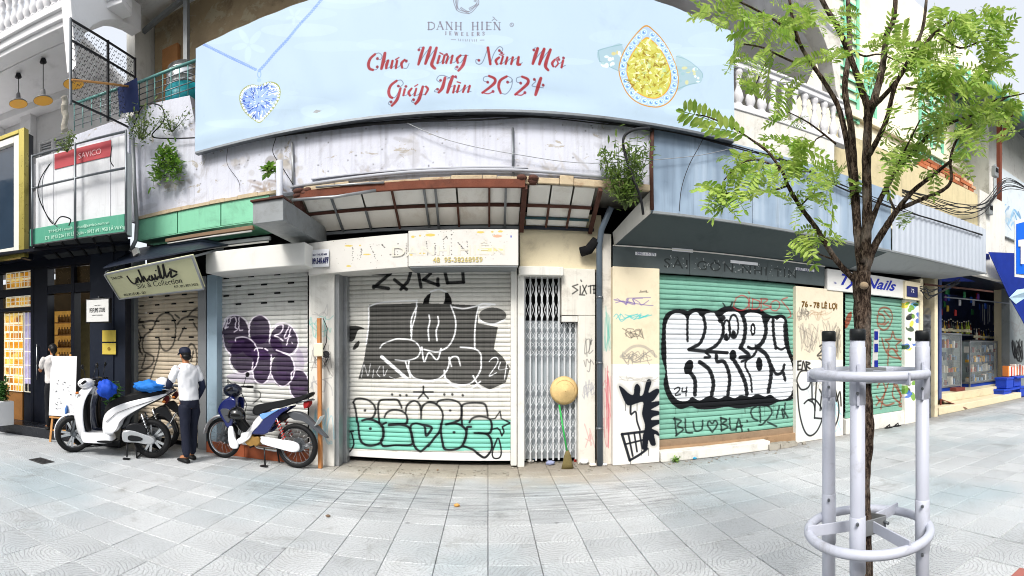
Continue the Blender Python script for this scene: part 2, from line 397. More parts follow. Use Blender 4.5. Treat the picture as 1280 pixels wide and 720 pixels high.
# ---------------------------------------------------------------- ground, pavement of granite tiles, kerb, road
g_mb = MB().add([(-400,-400,-.16),(400,-400,-.16),(400,400,-.16),(-400,400,-.16)], [(0,1,2,3)])
tag(g_mb.build('ground', mat('earth_ground', '6b675f', .95, var=.2)), kind='structure')
tag(MB().box(-60, 60, -14, .95, -.154, -.145).build('road', mat('asphalt', '3a3b3d', .9, var=.2, bump=.5)), kind='structure')
def tile_mat():
    m = bpy.data.materials.new('granite_fan_tile'); m.use_nodes = True; k = N(m); b = k.n['Principled BSDF']
    tc = k.new('TexCoord').outputs['Object']; rnd = k.new('ObjectInfo').outputs['Random']
    g = k.new('NewGeometry').outputs['Position']
    ang = k.math('MULTIPLY', k.math('FLOOR', k.math('MULTIPLY', rnd, 3.999)), PI/2)
    # stuff tiles share one object: fold world position into the tile cell
    sp = k.new('SeparateXYZ', {0: g})
    fx = k.math('SUBTRACT', k.math('FLOORED_MODULO', sp.outputs[0], .4), .2); fy = k.math('SUBTRACT', k.math('FLOORED_MODULO', sp.outputs[1], .4), .2)
    cell = k.new('CombineXYZ', {0: k.math('FLOOR', k.math('DIVIDE', sp.outputs[0], .4)), 1: k.math('FLOOR', k.math('DIVIDE', sp.outputs[1], .4))}).outputs[0]
    wn = k.new('TexWhiteNoise', {'Vector': cell}, noise_dimensions='3D')
    ang = k.math('MULTIPLY', k.math('FLOOR', k.math('MULTIPLY', wn.outputs['Value'], 3.999)), PI/2)
    v = k.new('VectorRotate', {'Vector': k.new('CombineXYZ', {0: fx, 1: fy}).outputs[0], 'Angle': ang}, rotation_type='Z_AXIS').outputs[0]
    s2 = k.new('SeparateXYZ', {0: v}); x, y = s2.outputs[0], s2.outputs[1]
    # fish-scale fans of small cut setts
    wob = k.new('TexNoise', {'Vector': g, 'Scale': 14.0, 'Detail': 3.0})
    ws = k.new('SeparateXYZ', {0: wob.outputs['Color']}); x = k.math('ADD', x, k.math('MULTIPLY', k.math('SUBTRACT', ws.outputs[0], .5), .045)); y = k.math('ADD', y, k.math('MULTIPLY', k.math('SUBTRACT', ws.outputs[1], .5), .045))
    def fan(cx, cy):
        dx = k.math('SUBTRACT', x, cx); dy = k.math('SUBTRACT', y, cy)
        d = k.math('SQRT', k.math('ADD', k.math('MULTIPLY', dx, dx), k.math('MULTIPLY', dy, dy)))
        a = k.math('ARCTAN2', dy, dx)
        r = k.math('ABSOLUTE', k.math('SUBTRACT', k.math('FLOORED_MODULO', d, .034), .017))
        rad = k.math('FLOOR', k.math('DIVIDE', d, .034))
        seg = k.math('DIVIDE', .034, k.math('MAXIMUM', d, .02))
        aa = k.math('ADD', a, k.math('MULTIPLY', rad, .37))
        ra = k.math('MULTIPLY', k.math('ABSOLUTE', k.math('SUBTRACT', k.math('FLOORED_MODULO', aa, seg), k.math('MULTIPLY', seg, .5))), d)
        j1 = k.ramp(r, .0125, .0165); j2 = k.ramp(ra, .0135, .0165)
        return d, k.math('MAXIMUM', j1, k.math('MULTIPLY', j2, .7))
    d1, p1 = fan(-.2, -.2); d2, p2 = fan(.2, .0)
    sel = k.math('LESS_THAN', d1, .27)
    jt = k.math('ADD', k.math('MULTIPLY', sel, p1), k.math('MULTIPLY', k.math('SUBTRACT', 1, sel), p2))
    worn = k.ramp(k.noise(g, .35, 4, .6), .38, .62)
    wear = k.math('ADD', .35, k.math('MULTIPLY', worn, .65))
    base = k.mix(wn.outputs['Value'], C('b6babd'), C('c9ccce'))
    tint = k.mix(k.ramp(k.noise(g, .5, 3, .5), .45, .7), base, C('a9b6bc'))
    sand = k.math('MULTIPLY', k.ramp(k.math('ADD', sp.outputs[1], k.math('MULTIPLY', k.noise(g, 1.5, 5), 1.6)), 6.1, 7.0), k.ramp(k.math('ABSOLUTE', sp.outputs[0]), 3.6, 1.0))
    tint = k.mix(k.math('MULTIPLY', sand, .8), tint, C('b3a793'))
    speck = k.ramp(k.noise(g, 75, 3, .85), .48, .66)
    cur = k.mix(k.math('MULTIPLY', speck, .5), tint, C('5f6468'))
    st = k.ramp(k.noise(g, 1.7, 9, .8, .5), .52, .72)
    cur = k.mix(k.math('MULTIPLY', st, .6), cur, C('73726d'))
    # scrubbed dark scuffs parallel to the facade in front of the shutter
    scu = k.math('MULTIPLY', k.ramp(k.noise(k.pos((1.1,13,1)), 1.4, 5, .7), .44, .64), k.math('MULTIPLY', k.ramp(sp.outputs[1], 4.3, 4.8), k.ramp(sp.outputs[1], 6.0, 5.4)))
    scu = k.math('MULTIPLY', scu, k.ramp(k.math('ABSOLUTE', sp.outputs[0]), 3.4, 1.6))
    cur = k.mix(k.math('MULTIPLY', scu, .5), cur, C('55585c'))
    cur = k.mix(k.math('MULTIPLY', k.math('MULTIPLY', jt, wear), .5), cur, C('55575a'))
    k.l.new(cur, b.inputs['Base Color']); b.inputs['Roughness'].default_value = .68
    foot = k.math('MULTIPLY', k.ramp(k.math('ADD', sp.outputs[1], k.math('MULTIPLY', k.noise(g, 3, 6, .7), .9)), 6.35, 6.95), .55)
    cur = k.mix(foot, cur, C('6e665b')); k.l.new(cur, b.inputs['Base Color'])
    gum = k.ramp(k.new('TexVoronoi', {'Vector': g, 'Scale': 2.1}).outputs['Distance'], .055, .04)
    cur = k.mix(k.math('MULTIPLY', gum, .45), cur, C('4a4a4a')); k.l.new(cur, b.inputs['Base Color'])
    hgt = k.math('SUBTRACT', k.math('MULTIPLY', k.noise(g, 90, 4, .7), .35), k.math('MULTIPLY', jt, wear))
    k.l.new(k.new('Bump', {'Height': hgt, 'Strength': .8, 'Distance': .006}).outputs[0], b.inputs['Normal'])
    return m
TM = tile_mat()
pav = tag(MB().box(-60, 60, .95, 14, -.15, -.028).build('pavement', mat('joint_mortar', '45444a', .95, var=.2)), kind='structure')
cells = []
for i in range(-40, 56):
    for j in range(3, 17):
        x, y = .4*i+.2, .4*j+.2
        lim = 6.4 if x > -4.2 else 6.2+.28*(x+4.2)
        if x > 9.8: lim = 6.9
        if y > lim+.25: continue
        r = math.hypot(x, y); t = math.atan2(x, y)
        if t < -1.06 or t > 1.16 or r < 3.1: vis = 0
        else: vis = 1/r/r
        cells.append((vis, x, y))
cells.sort(key=lambda c: -c[0])
def tile_mb(x, y, z, mb, tx=0, ty=0):
    h = .1972; b = .004
    zt = lambda u, v: z+u*tx+v*ty
    mb.add([(x-h,y-h,-.03),(x+h,y-h,-.03),(x+h,y+h,-.03),(x-h,y+h,-.03),
            (x-h,y-h,zt(-h,-h)-b),(x+h,y-h,zt(h,-h)-b),(x+h,y+h,zt(h,h)-b),(x-h,y+h,zt(-h,h)-b),
            (x-h+b,y-h+b,zt(-h,-h)),(x+h-b,y-h+b,zt(h,-h)),(x+h-b,y+h-b,zt(h,h)),(x-h+b,y+h-b,zt(-h,h))],
           [(0,1,5,4),(1,2,6,5),(2,3,7,6),(3,0,4,7),(4,5,9,8),(5,6,10,9),(6,7,11,10),(7,4,8,11),(8,9,10,11)])
variants = []
for q in range(6):
    mb = MB(); tile_mb(0, 0, 0, mb, random.uniform(-.008,.008), random.uniform(-.008,.008)); variants.append(mb.mesh('tile', TM))
rt = mat('red_tactile_tile', 'a0625a', .75, var=.15, bump=.3, dirt='6b5a55', dirt_amt=.4)
red_var = MB(); tile_mb(0,0,0,red_var); red_me = red_var.mesh('tile', rt)
for v_, x, y in cells[:296]:
    if y < 1.65 and x > 2.7: share('tile', red_me, pav, (x, y, -.001)); continue
    share('tile', variants[random.randrange(6)], pav, (x, y, -.001-random.random()*.003))
mb = MB()
for v_, x, y in cells[296:]: tile_mb(x, y, -.001-random.random()*.003, mb, random.uniform(-.006,.006), random.uniform(-.006,.006))
mb.build('tile', TM, pav, kind='stuff')
kb = MB(); 
for i in range(-30, 31): kb.box(i*1.0-.496, i*1.0+.496, .955, 1.13, -.14, .004)
tag(kb.build('kerb', M['concrete'], bevel=.01), kind='structure')

# ---------------------------------------------------------------- the long shop-house behind the shutters
LB = 'weathered pale shop-house with tagged roller shutters, peeling parapet and arched upper floor'
bld = thing('shop_house', LB, 'building', (1, 6.6, 0))
YS = 6.6                       # plane of the shutters
# wall masses behind everything
mb = MB()
mb.box(PX(166,6.6), PX(1170,6.9), 7.0, 7.3, 0, 3.9)          # dark back, never seen between
mb.build('inner_wall', M['dark'], bld)
# first floor slab and peeling parapet band
par = MB()
par.box(-4.2, 2.12, 6.0, 6.14, 3.74, 5.06)
par.slab([(-5.5,6.0,3.74),(-5.5,6.0,5.55),(-5.0,6.0,5.6),(-4.3,6.0,5.5),(-4.2,6.0,5.06),(-4.2,6.0,3.74)][::-1], (0,.13,0))
cv = Canvas(-5.6, 2.2, 3.7, 5.7, 6.0, 110)
rs_ = random.Random(5)
def blot(x, y, rx, ry, n, cols, al):
    for _ in range(n):
        a_, b_ = rs_.gauss(0,.45), rs_.gauss(0,.45); s1 = rs_.uniform(.05,.35)
        cv.ell(x+a_*rx, y+b_*ry, rx*s1, ry*s1*rs_.uniform(.4,1.2), rgb(rs_.choice(cols)), al*rs_.uniform(.5,1), rot=rs_.uniform(0,3), soft=2)
gy = ['8d8a88','a5a19c','77736e','b3aca2']
blot(352,212,26,20,34,gy,.75); blot(222,228,26,10,22,gy,.6); blot(300,205,16,14,16,gy,.45); blot(330,235,30,8,26,['8a7358','6e5c48','9a9088'],.7)
blot(178,250,12,40,18,['9a9aa4','85858c'],.35); blot(520,190,60,20,14,gy,.3); blot(690,215,60,14,20,['a39c90','8f877b','b9b0a0'],.4); blot(470,222,60,7,18,['94897a','7f7568'],.5); blot(760,170,16,40,14,['9c9ca6','84848c'],.35)
for _ in range(70):
    x_ = rs_.uniform(180,800); y_ = 150+abs(x_-600)**1.6*.0012 + rs_.uniform(0,8); cv.stroke([(x_,y_),(x_+rs_.uniform(-1,1),y_+rs_.uniform(10,60))], rs_.uniform(.6,2.5), rgb(rs_.choice(['6f6f78','8b8b94','5d5c60'])), rs_.uniform(.08,.3), soft=1.5, sm=False)
for _ in range(60): cv.ell(rs_.uniform(180,800), rs_.uniform(155,230), rs_.uniform(.4,1.4), rs_.uniform(.4,1.4), rgb('3f3c3c'), .8)
M['parapet'] = mat('stained_parapet_plaster', 'c9ccd8', .85, var=.10, vscale=2, bump=.35, bscale=30, dirt='7d766c', dirt_amt=.6, dirt_scale=2.2, streak=.35, streak_col='77757a', peel='aca79f', peel_amt=.05, canvas=cv.spec('stains_parapet'))
par.build('parapet', M['parapet'], bld, bevel=.006)
mb = MB().box(-5.5, 10.0, 6.15, 9.5, 3.72, 3.9); mb.build('floor_slab', M['concrete'], bld)
mb = MB().box(2.16, PX(1043,6.1), 6.1, 6.22, 4.35, 5.1); mb.build('parapet', M['white'], bld, bevel=.005)
# crumbling lower lip of the parapet
mb = MB()
x = -2.4
while x < 1.9:
    wd = random.uniform(.12, .5); mb.box(x, x+wd-.004, 5.93+random.uniform(0,.03), 6.0, 3.66+random.uniform(-.02,.02), 3.745+random.uniform(0,.05)); x += wd
mb.build('cornice', mat('crumbling_plaster', 'b9a98e', .95, var=.25, bump=.8, bscale=20, dirt='7a5138', dirt_amt=.9, dirt_scale=3), bld, bevel=.01)
mb = MB().tube([(-2.6,5.97,3.80),(-1,5.95,3.83),(.3,5.95,3.83),(2.0,5.97,3.79)], .022, 8)
mb.box(-2.3, .5, 5.955, 6.0, 3.86, 3.875)
mb.build('conduit', mat('pale_grey_pipe', 'a9acb4', .5, var=.1, dirt='6b6b70', dirt_amt=.4), bld)

# upper storey: ochre wall, window opening, posts, ceiling
up = MB()
up.box(-5.7, -4.95, 6.85, 7.0, 3.9, 7.7); up.box(-4.95, -3.0, 6.85, 7.0, 6.6, 7.7); up.box(-3.0, 2.2, 6.85, 7.0, 3.9, 7.7); up.box(-4.95, -3.0, 6.85, 7.0, 3.9, 5.3)
up.build('wall', M['brown'], bld)
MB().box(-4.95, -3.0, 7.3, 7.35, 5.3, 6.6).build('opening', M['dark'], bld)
MB().box(-5.45, -5.1, 6.75, 6.848, 3.9, 7.0).build('pilaster', mat('orange_old_plaster', 'a8764a', .9, var=.3, bump=.5, bscale=18, dirt='6a4d35', dirt_amt=.7), bld, bevel=.01)
mb = MB().box(-5.9, 5.1, 5.6, 9.8, 7.66, 7.8); mb.build('ceiling', mat('stained_white_ceiling', 'dcdcda', .85, var=.08, dirt='6e6c69', dirt_amt=.6, dirt_scale=1.5), bld)
mb = MB(); mb.box(PX(233,6.5)-.04, PX(233,6.5)+.04, 6.46, 6.54, 5.0, 7.66); mb.bar((PX(172,6.6),6.6,7.35), (PX(235,6.5),6.5,7.5), .07, .07)
mb.box(PX(168,6.4)-.04, PX(168,6.4)+.03, 6.37, 6.44, 5.0, 7.66)
mb.build('post', M['grey_metal'], bld)
MB().box(-5.95, -5.75, 6.35, 9.0, 3.9, 7.66).build('party_wall', M['white'], bld)
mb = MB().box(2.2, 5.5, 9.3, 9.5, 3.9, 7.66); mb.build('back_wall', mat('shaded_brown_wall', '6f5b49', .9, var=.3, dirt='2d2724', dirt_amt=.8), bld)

# draped tarpaulin under the upper balcony
def sheet(name, x0, x1, y0, y1, zf, nx, ny, m, parent, **kw):
    vs = []; fs = []
    for j in range(ny+1):
        for i in range(nx+1):
            u, v = i/nx, j/ny; vs.append((x0+(x1-x0)*u, y0+(y1-y0)*v, zf(u, v)))
    for j in range(ny):
        for i in range(nx): a = j*(nx+1)+i; fs.append((a, a+1, a+nx+2, a+nx+1))
    return MB().add(vs, fs, True).build(name, m, parent, **kw)
trp = thing('tarpaulin', 'large grey draped tarpaulin slung under the upper balcony above the jewellers banner', 'tarpaulin', (3.5, 7.5, 7.1))
ss = sheet('cloth', 1.0, 5.6, 6.15, 8.9, lambda u, v: 7.5-.45*u*u-1.5*v*v-.25*math.sin(v*PI)+.06*math.sin(u*31+v*9)+.04*math.sin(v*23-u*17)-.15*max(0,v-.6), 70, 40,
      mat('grey_tarpaulin', 'dcdee4', .6, var=.1, vscale=5, bump=.3, bscale=8, dirt='6c6e73', dirt_amt=.4), trp)

# balustrade of the upper balcony
def balustrade(parent, a, b, z0, z1, m, n, w=.16, rad=1.0, name='baluster', prof=None):
    a, b = Vector(a), Vector(b); d = (b-a).normalized(); L = (b-a).length; nrm = Vector((d.y, -d.x, 0))
    mb = MB()
    mb.slab([a+nrm*w/2+Vector((0,0,z1-.13)), b+nrm*w/2+Vector((0,0,z1-.13)), b-nrm*w/2+Vector((0,0,z1-.13)), a-nrm*w/2+Vector((0,0,z1-.13))], (0,0,.13))
    mb.slab([a+nrm*(w/2+.03)+Vector((0,0,z1-.045)), b+nrm*(w/2+.03)+Vector((0,0,z1-.045)), b-nrm*(w/2+.03)+Vector((0,0,z1-.045)), a-nrm*(w/2+.03)+Vector((0,0,z1-.045))], (0,0,.04))
    mb.build('handrail', m, parent, bevel=.012)
    mb = MB(); mb.slab([a+nrm*w/2+Vector((0,0,z0)), b+nrm*w/2+Vector((0,0,z0)), b-nrm*w/2+Vector((0,0,z0)), a-nrm*w/2+Vector((0,0,z0))], (0,0,.09)); mb.build('base_rail', m, parent, bevel=.01)
    h = z1-z0-.22; 
    pf = [(.06,0),(.06,.04),(.035,.06),(.045,.1),(.07,.24),(.06,.36),(.035,.5),(.03,.62),(.045,.68),(.03,.72),(.045,.85),(.06,.92),(.06,1)]
    me = MB().lathe([(r*rad, q*h) for r, q in pf], n=12).mesh(name, m)
    for i in range(n):
        p = a+(b-a)*((i+.5)/n); share(name, me, parent, (p.x, p.y, z0+.09))
WP = mat('white_balustrade', 'd9d9dc', .7, var=.05, dirt='9a9a98', dirt_amt=.4)
bal = thing('balcony_balustrade', 'white turned-baluster balcony rail right beside the jewellers banner', 'balustrade', (4.2, 6.1, 5.1))
balustrade(bal, (2.2,6.16,0), (5.7,6.16,0), 5.1, 5.85, WP, 17, rad=1.15)
# white curved bracket arch over the balustrade
mb = MB(); pts = [(4.6,7.6),(4.6,7.2)]+[(4.6+.9*math.sin(a)*1.0, 5.9+1.3*math.cos(a)) for a in np.linspace(0.1,1.45,9)]+[(5.6,5.9),(5.6,7.6)]
mb.slab([(x, 6.2, z) for x, z in pts], (0,.35,0)); mb.build('arch', M['white'], bld, bevel=.01)

# silver-grey metal fascia with its seams
fas = mat('silver_fascia_sheet', '8c9fb4', .42, .15, var=.08, vscale=2, bump=.05, bscale=3, dirt='6b7885', dirt_amt=.6, dirt_scale=.9, streak=.9, streak_col='4f5c68')
fasw = mat('pale_corrugated_sheet', 'b3bbc6', .45, .15, var=.06, streak=.35, streak_col='9aa3b3')
cv = Canvas(PX(812,6), PX(1118,6), 3.4, 4.6, 6.0, 90)
for _ in range(90):
    x_ = rs_.choice([rs_.uniform(815,860), rs_.uniform(885,940), rs_.uniform(940,1110)]); y_ = 160+(x_-815)*.33+rs_.uniform(-4,20); cv.stroke([(x_,y_),(x_+rs_.uniform(-2,2),y_+rs_.uniform(15,75))], rs_.uniform(2,9), rgb(rs_.choice(['5d6f82','6c7f92','4d5d6e'])), rs_.uniform(.08,.28), soft=4, sm=False)
for _ in range(40):
    x_ = rs_.uniform(860,1100); cv.stroke([(x_,190+(x_-815)*.3),(x_,240+(x_-815)*.25)], rs_.uniform(2,7), rgb('cfdbe6'), rs_.uniform(.1,.35), soft=3, sm=False)
fas = mat('silver_fascia_stained', '93a6ba', .42, .15, var=.08, vscale=2, bump=.05, bscale=3, dirt='6b7885', dirt_amt=.5, dirt_scale=.9, streak=.6, streak_col='4f5c68', canvas=cv.spec('stains_fascia'))
fs_ = thing('metal_fascia', 'long silver-grey metal fascia with dark water streaks over the green shutters', 'fascia', (5, 6, 3.4))
xs = [PX(815,6), PX(941,6), PX(1035,6), PX(1114,6)]
for i in range(3): box('panel', (xs[i]+.004, xs[i+1]-.004, 6.0, 6.04, 3.42, 4.55), fas, fs_, .004)
mb = MB(); x0, x1 = PX(1114,5.98)+.02, PX(1232,5.98); n = int((x1-x0)/.04); vs = []; fc = []
for i in range(n+1):
    x = x0+(x1-x0)*i/n; y = 5.97+(.018 if (i//2)%2 else 0)
    vs += [(x, y, 3.42), (x, y, 4.5)]
    if i: a = 2*i-2; fc.append((a, a+2, a+3, a+1))
mb.add(vs, fc).build('corrugated_panel', fasw, fs_)
box('edge_trim', (xs[0], PX(1232,6), 5.955, 5.995, 3.395, 3.43), M['grey_metal'], fs_)
box('end_panel', (PX(1232,5.99)-.02, PX(1232,5.99)+.01, 6.0, 6.6, 3.42, 4.5), fasw, fs_)
# sloping dark soffit and its white torn end
sof = mat('dark_grey_soffit', '4b5557', .6, var=.08, dirt='30383a', dirt_amt=.4)
vs = [(xs[0],6.04,3.42),(PX(1114,6),6.04,3.42),(PX(1060,6.5),6.52,3.06),(PX(768,6.5),6.52,3.06)]
MB().slab(vs, (0,0,.012)).build('soffit', sof, fs_)
MB().slab([(PX(768,6.5),6.52,3.06),(xs[0],6.04,3.42),(xs[0]-.02,6.04,3.7),(PX(768,6.5)-.02,6.52,3.24)], (.01,0,0)).build('soffit_end', M['white'], fs_)
soft = mat('pale_soffit', 'a3a7a8', .7, var=.07, dirt='77797a', dirt_amt=.4)
MB().slab([(PX(1060,6.0),6.05,3.41),(PX(1232,6.0),6.05,3.41),(PX(1175,6.6),6.62,3.2),(PX(1050,6.6),6.6,3.06)], (0,0,.012)).build('soffit', soft, fs_)
# ---------------------------------------------------------------- roller shutters
def shutter(parent, label, px0, px1, Y, z0, z1, m, pitch=.065, canvas=None, bar='white', bar_mat=None, slots=None):
    x0, x1 = PX(px0, Y), PX(px1, Y)
    sh = _link('roller_shutter', None); _attach(sh, parent); sh['label'] = label
    # local offset: shutter empty sits at the parent's origin, children carry world coordinates
    OFFS = sh.location
    n = int((z1-z0)/pitch); pitch = (z1-z0)/n
    prof = [(0,0),(-.006,.06),(-.015,.22),(-.018,.5),(-.014,.78),(-.005,.94),(.003,1.0)]
    vs = []
    for x in (x0, x1):
        for dy, q in prof: vs.append((x, Y+dy, q*pitch))
    k = len(prof); fs = [(i, i+k, i+k+1, i+1) for i in range(k-1)]
    me = MB().add(vs, fs, False).mesh('slat', m)
    for i in range(n):
        o = _link('slat', me); o.parent = sh; o.location = (random.uniform(-.001,.001), random.uniform(-.002,.002), z0+i*pitch+random.uniform(-.0015,.0015)); o.rotation_euler = (0, random.uniform(-.0008,.0008), 0)
    if slots:
        mb = MB()
        for r in range(slots[0]):
            zc = z1-(r*2+1.2)*pitch; o_ = (r%2)*.22
            xx = x0+.12+o_
            while xx < x1-.12: mb.box(xx, xx+.1, Y-.021, Y-.0175, zc-.012, zc+.012); xx += slots[1]
        o = mb.build('vent_slots', M['dark'], None, kind='stuff'); o.parent = sh
    if bar:
        mb = MB().box(x0, x1, Y-.022, Y+.01, z0-.11, z0-.003); o = mb.build('bottom_bar', bar_mat or m, None, bevel=.006); o.parent = sh
    return sh

# --- main shutter -------------------------------------------------
zt, zb = 2.70, .17
cv = Canvas(PX(426,YS), PX(648,YS), .0, 2.8, YS, 230)
tl = rgb('58b3a0')
zband0, zband1 = PT(535,521,YS).z, PT(535,562,YS).z
cv.fill([(430,521),(640,525),(640,562),(430,560)], rgb('79bfae'), 1, False)
cv.fill([(430,562),(640,564),(640,576),(430,571)], rgb('e6e6e4'), 1, False)
GR = rgb('141414')
S8 = (400,420,4); S7 = (400,280,4.5); SA = (430,330,4.8)
# grey-black roller filled masses
cv.fill([(462,381),(500,380),(521,379),(560,380),(598,382),(597,404),(622,409),(617,436),(628,446),(637,460),(632,478),(612,487),(598,480),(582,482),(565,478),(556,471),(546,475),(530,476),(516,472),(505,470),(492,474),(448,474),(455,451),(461,413)], GR, .98, False, streak=.2)
cv.ell(615.5,394.5,17,10,GR,.97,streak=.3)
cv.fill([(528,381),(530,374),(534,369),(539,366),(537,374),(536,380)], GR, 1, False); cv.fill([(565,381),(564,373),(560,366),(556,366),(556,374),(554,380)], GR, 1, False)
cv.fill([(433,411),(438,407.5),(447,407.5),(456,411),(448,413),(443,425),(437,427),(433,420)], GR, .95); cv.fill([(441,436),(444,430),(449,426),(449,432),(444,437)], GR, .95)
for p in [[(462,383),(480,378),(521,376)],[(461,385),(461,405),(458,430)],
          [(521,376),(519,395),(515,410),(514,424)],
          [(475,435),(479,430),(486,427),(495,424),(503,424),(513,425),(520,428.5),(525,436),(524,443),(519,448),(507,451),(494,450)]]:
    cv.stroke(p, 2, WH, .95)
for p in [[(477,446),(490,457),(509,474)],[(507,453),(513,472)],[(511,452),(511,462),(517,472),(532,476),(547,474),(557,465),(561,455),(561,447)],
          [(555,463),(557,474),(565,480),(582,481),(592,476),(600,463),(601,452),(600,442),(592,436),(575,434)],
          [(564,458),(562,450),(566,446),(572,447),(575,457)],
          [(527,434),(530,452),(536,441),(546,450),(551,436)],
          [(521,383),(514,400),(514,420)],[(538,365),(548,362),(557,365)],
          [(563,382),(569,400),(568,418),(561,432),(552,438),(544,440),(530,437)],
          [(566,384),(580,386),(598,382),(604,380),(618,381)],[(598,383),(595,396),(593,415),(593,436)],
          [(598,400),(606,404),(618,405),(630,400)],[(536,394),(537,402),(535,412),(536,426)],[(547,396),(548,404),(545,414),(546,426)],
          [(556,472),(566,482),(585,487),(600,477)],[(591,470),(600,484),(615,488),(630,482)],[(600,385),(612,382)]]:
    cv.stroke(p, 2.2, WH, .97)
cv.stroke([(477,446),(509,474)], 4.5, WH, .95)
for p in [[(611,452),(615,448),(620,447),(622,451),(619,458),(611,470),(620,466)],[(625,453),(623,462),(634,461)],[(633,453),(630,474)]]: cv.stroke(p, 1.4, WH)
for p in [[(452,472),(455,456),(460,470),(463,455)],[(467,462),(466,472)],[(475,458),(471,466),(475,471)],[(479,458),(480,470),(484,462)],[(487,471),(494,474)]]: cv.stroke(p, 1.1, WH, .9)
for p in [[(466,342.5),(488,342)],[(488,342),(467,360)],[(467,358),(485.5,361)],[(493,350),(508,362)],[(514,338),(510,352),(501,362)],[(523,342),(526,359)],[(538,342),(532,348),(529,350)],[(529,350),(548,357)],[(547,349),(547,357)],[(556,341),(559,354)],[(559,354),(579,353)],[(579,353),(578,340)]]:
    cv.stroke(p, 4.2, BK, 1, sm=False)
for x, y in [(490,493),(500,494),(508,494),(555,493),(565,493),(578,494)]: cv.stroke([(x,y),(x+.2,y+.4)], 3, BK)
for p in [[(517,490),(541,490)],[(529,483),(529,491)],[(529,491),(523,498)],[(529,491),(535,498)]]: cv.stroke(p, 2.2, BK)
SC = (425,480,7.2); SD = (535,480,7.2)
for sc_, p in [(SC,[(120,165),(145,135),(200,132),(260,150),(305,190),(320,240),(300,295),(270,315)]),(SC,[(200,330),(240,318),(290,322),(345,348),(385,385),(392,450),(370,520),(310,550),(240,550),(190,515),(172,450),(165,355)]),
    (SC,[(155,345),(150,300),(140,230),(122,165)]),(SC,[(355,355),(345,260),(345,185),(370,145),(450,140),(515,145),(545,190),(555,215)]),(SC,[(400,300),(420,260),(470,235),(540,240),(590,270),(605,320),(590,358),(520,360),(440,365)]),
    (SC,[(440,372),(530,365),(590,375),(625,400),(650,480),(640,545),(500,550),(400,560),(375,540),(370,510),(390,470),(385,400),(372,372),(415,348)]),
    (SC,[(590,260),(600,200),(640,160),(680,155),(715,185),(728,240),(728,310)]),(SC,[(728,240),(750,190),(800,165),(864,175)]),
    (SD,[(0,165),(60,175),(110,220),(132,280),(120,360),(100,430),(60,480),(0,560)]),(SC,[(800,540),(760,580),(720,605),(670,560),(645,470),(635,380),(680,355),(750,370),(815,385),(820,410),(775,465),(765,400),(755,374)]),
    (SD,[(75,180),(100,150),(180,140),(250,155),(295,195),(300,280),(270,330),(160,365)]),(SD,[(160,362),(240,355),(300,375),(340,420),(335,480),(300,560),(230,590),(150,585),(130,530),(115,440),(115,360)]),
    (SD,[(303,370),(300,290),(300,210),(325,180),(400,170),(490,175),(520,205),(535,290)]),(SD,[(370,345),(395,310),(450,292),(520,300),(560,330),(570,390),(550,440),(490,445),(415,440)]),
    (SD,[(450,440),(520,450),(560,490),(572,570),(550,620),(505,660),(450,630),(400,590),(310,555)]),(SD,[(310,550),(335,490),(345,430),(350,390),(385,385)])]:
    cv.stroke(p, 4.5, BK, .16, soft=2.5, scale=sc_); cv.stroke(p, [2.3,2.8,2.4,2.9,2.3], BK, 1, scale=sc_)
cv.stroke([(555,315),(600,310),(645,245),(655,310),(735,350),(665,385),(680,430),(660,465),(645,420),(620,395),(565,410)], 1.8, BK, sm=False, scale=SD)
cv.stroke([(630,490),(655,600),(640,660),(590,665),(575,620),(600,540)], 1.8, BK, closed=True, scale=SD)
cv.stroke([(120,425),(60,440),(25,490),(30,560),(50,610),(90,605),(125,540),(105,440)], 1.8, BK, scale=SC)
for p in [(223,239),(272,402)]: cv.stroke([(p[0],p[1]),(p[0]+4,p[1])], 3, BK, scale=SC)
for p in [(195,239),(230,434)]: cv.stroke([(p[0],p[1]),(p[0]+4,p[1])], 3, BK, scale=SD)
sm = mat('main_shutter_paint', 'cfcec8', .5, var=.06, vscale=3, dirt='77726a', dirt_amt=.35, dirt_scale=4, streak=.25, rnd=.05, canvas=cv.spec('paint_main_shutter'))
shutter(bld, 'widest white roller shutter with grey-black bubble tags above a green bottom band', 434, 638, YS, .18, 2.70, sm, .062, bar_mat=sm)
# --- green shutter (bubble letters) ------------------------------
cv = Canvas(PX(818,YS), PX(998,YS), .1, 2.8, YS, 230); S = (800,320,2.769)
outer = [(75,262),(78,225),(92,198),(120,186),(150,186),(165,190),(185,182),(225,184),(258,192),(285,178),(320,176),(355,186),(385,184),(415,186),(440,202),(460,208),(488,203),(506,222),(512,280),(518,325),(532,360),(540,420),(536,470),(522,498),(480,504),(440,520),(400,520),(340,528),(300,522),(250,530),(200,530),(175,520),(140,530),(110,512),(90,480),(80,440),(86,400),(72,340)]
cv.stroke(outer, 5, BK, .25, soft=3, closed=True, scale=S); cv.fill(outer, BK, 1, True, S)
for i in range(9): x_ = random.uniform(100,510); y_ = random.uniform(505,522); cv.stroke([(x_,y_),(x_+.5,y_+random.uniform(10,40))], .6, BK, .8, sm=False, scale=S)
inner = [(88,262),(92,232),(105,208),(125,198),(150,204),(162,218),(178,200),(196,196),(212,212),(228,200),(255,198),(275,212),(295,196),(330,192),(352,208),(372,198),(400,198),(425,212),(436,240),(448,218),(462,216),(472,222),(486,214),(498,228),(500,280),(506,330),(522,370),(528,420),(524,470),(508,492),(475,496),(450,480),(430,486),(405,478),(380,488),(350,482),(325,492),(300,484),(270,494),(240,484),(205,500),(180,488),(165,500),(140,502),(120,490),(102,460),(92,400),(90,330)]
cv.fill(inner, rgb('dfe3e8'), .97, True, S, streak=.1)
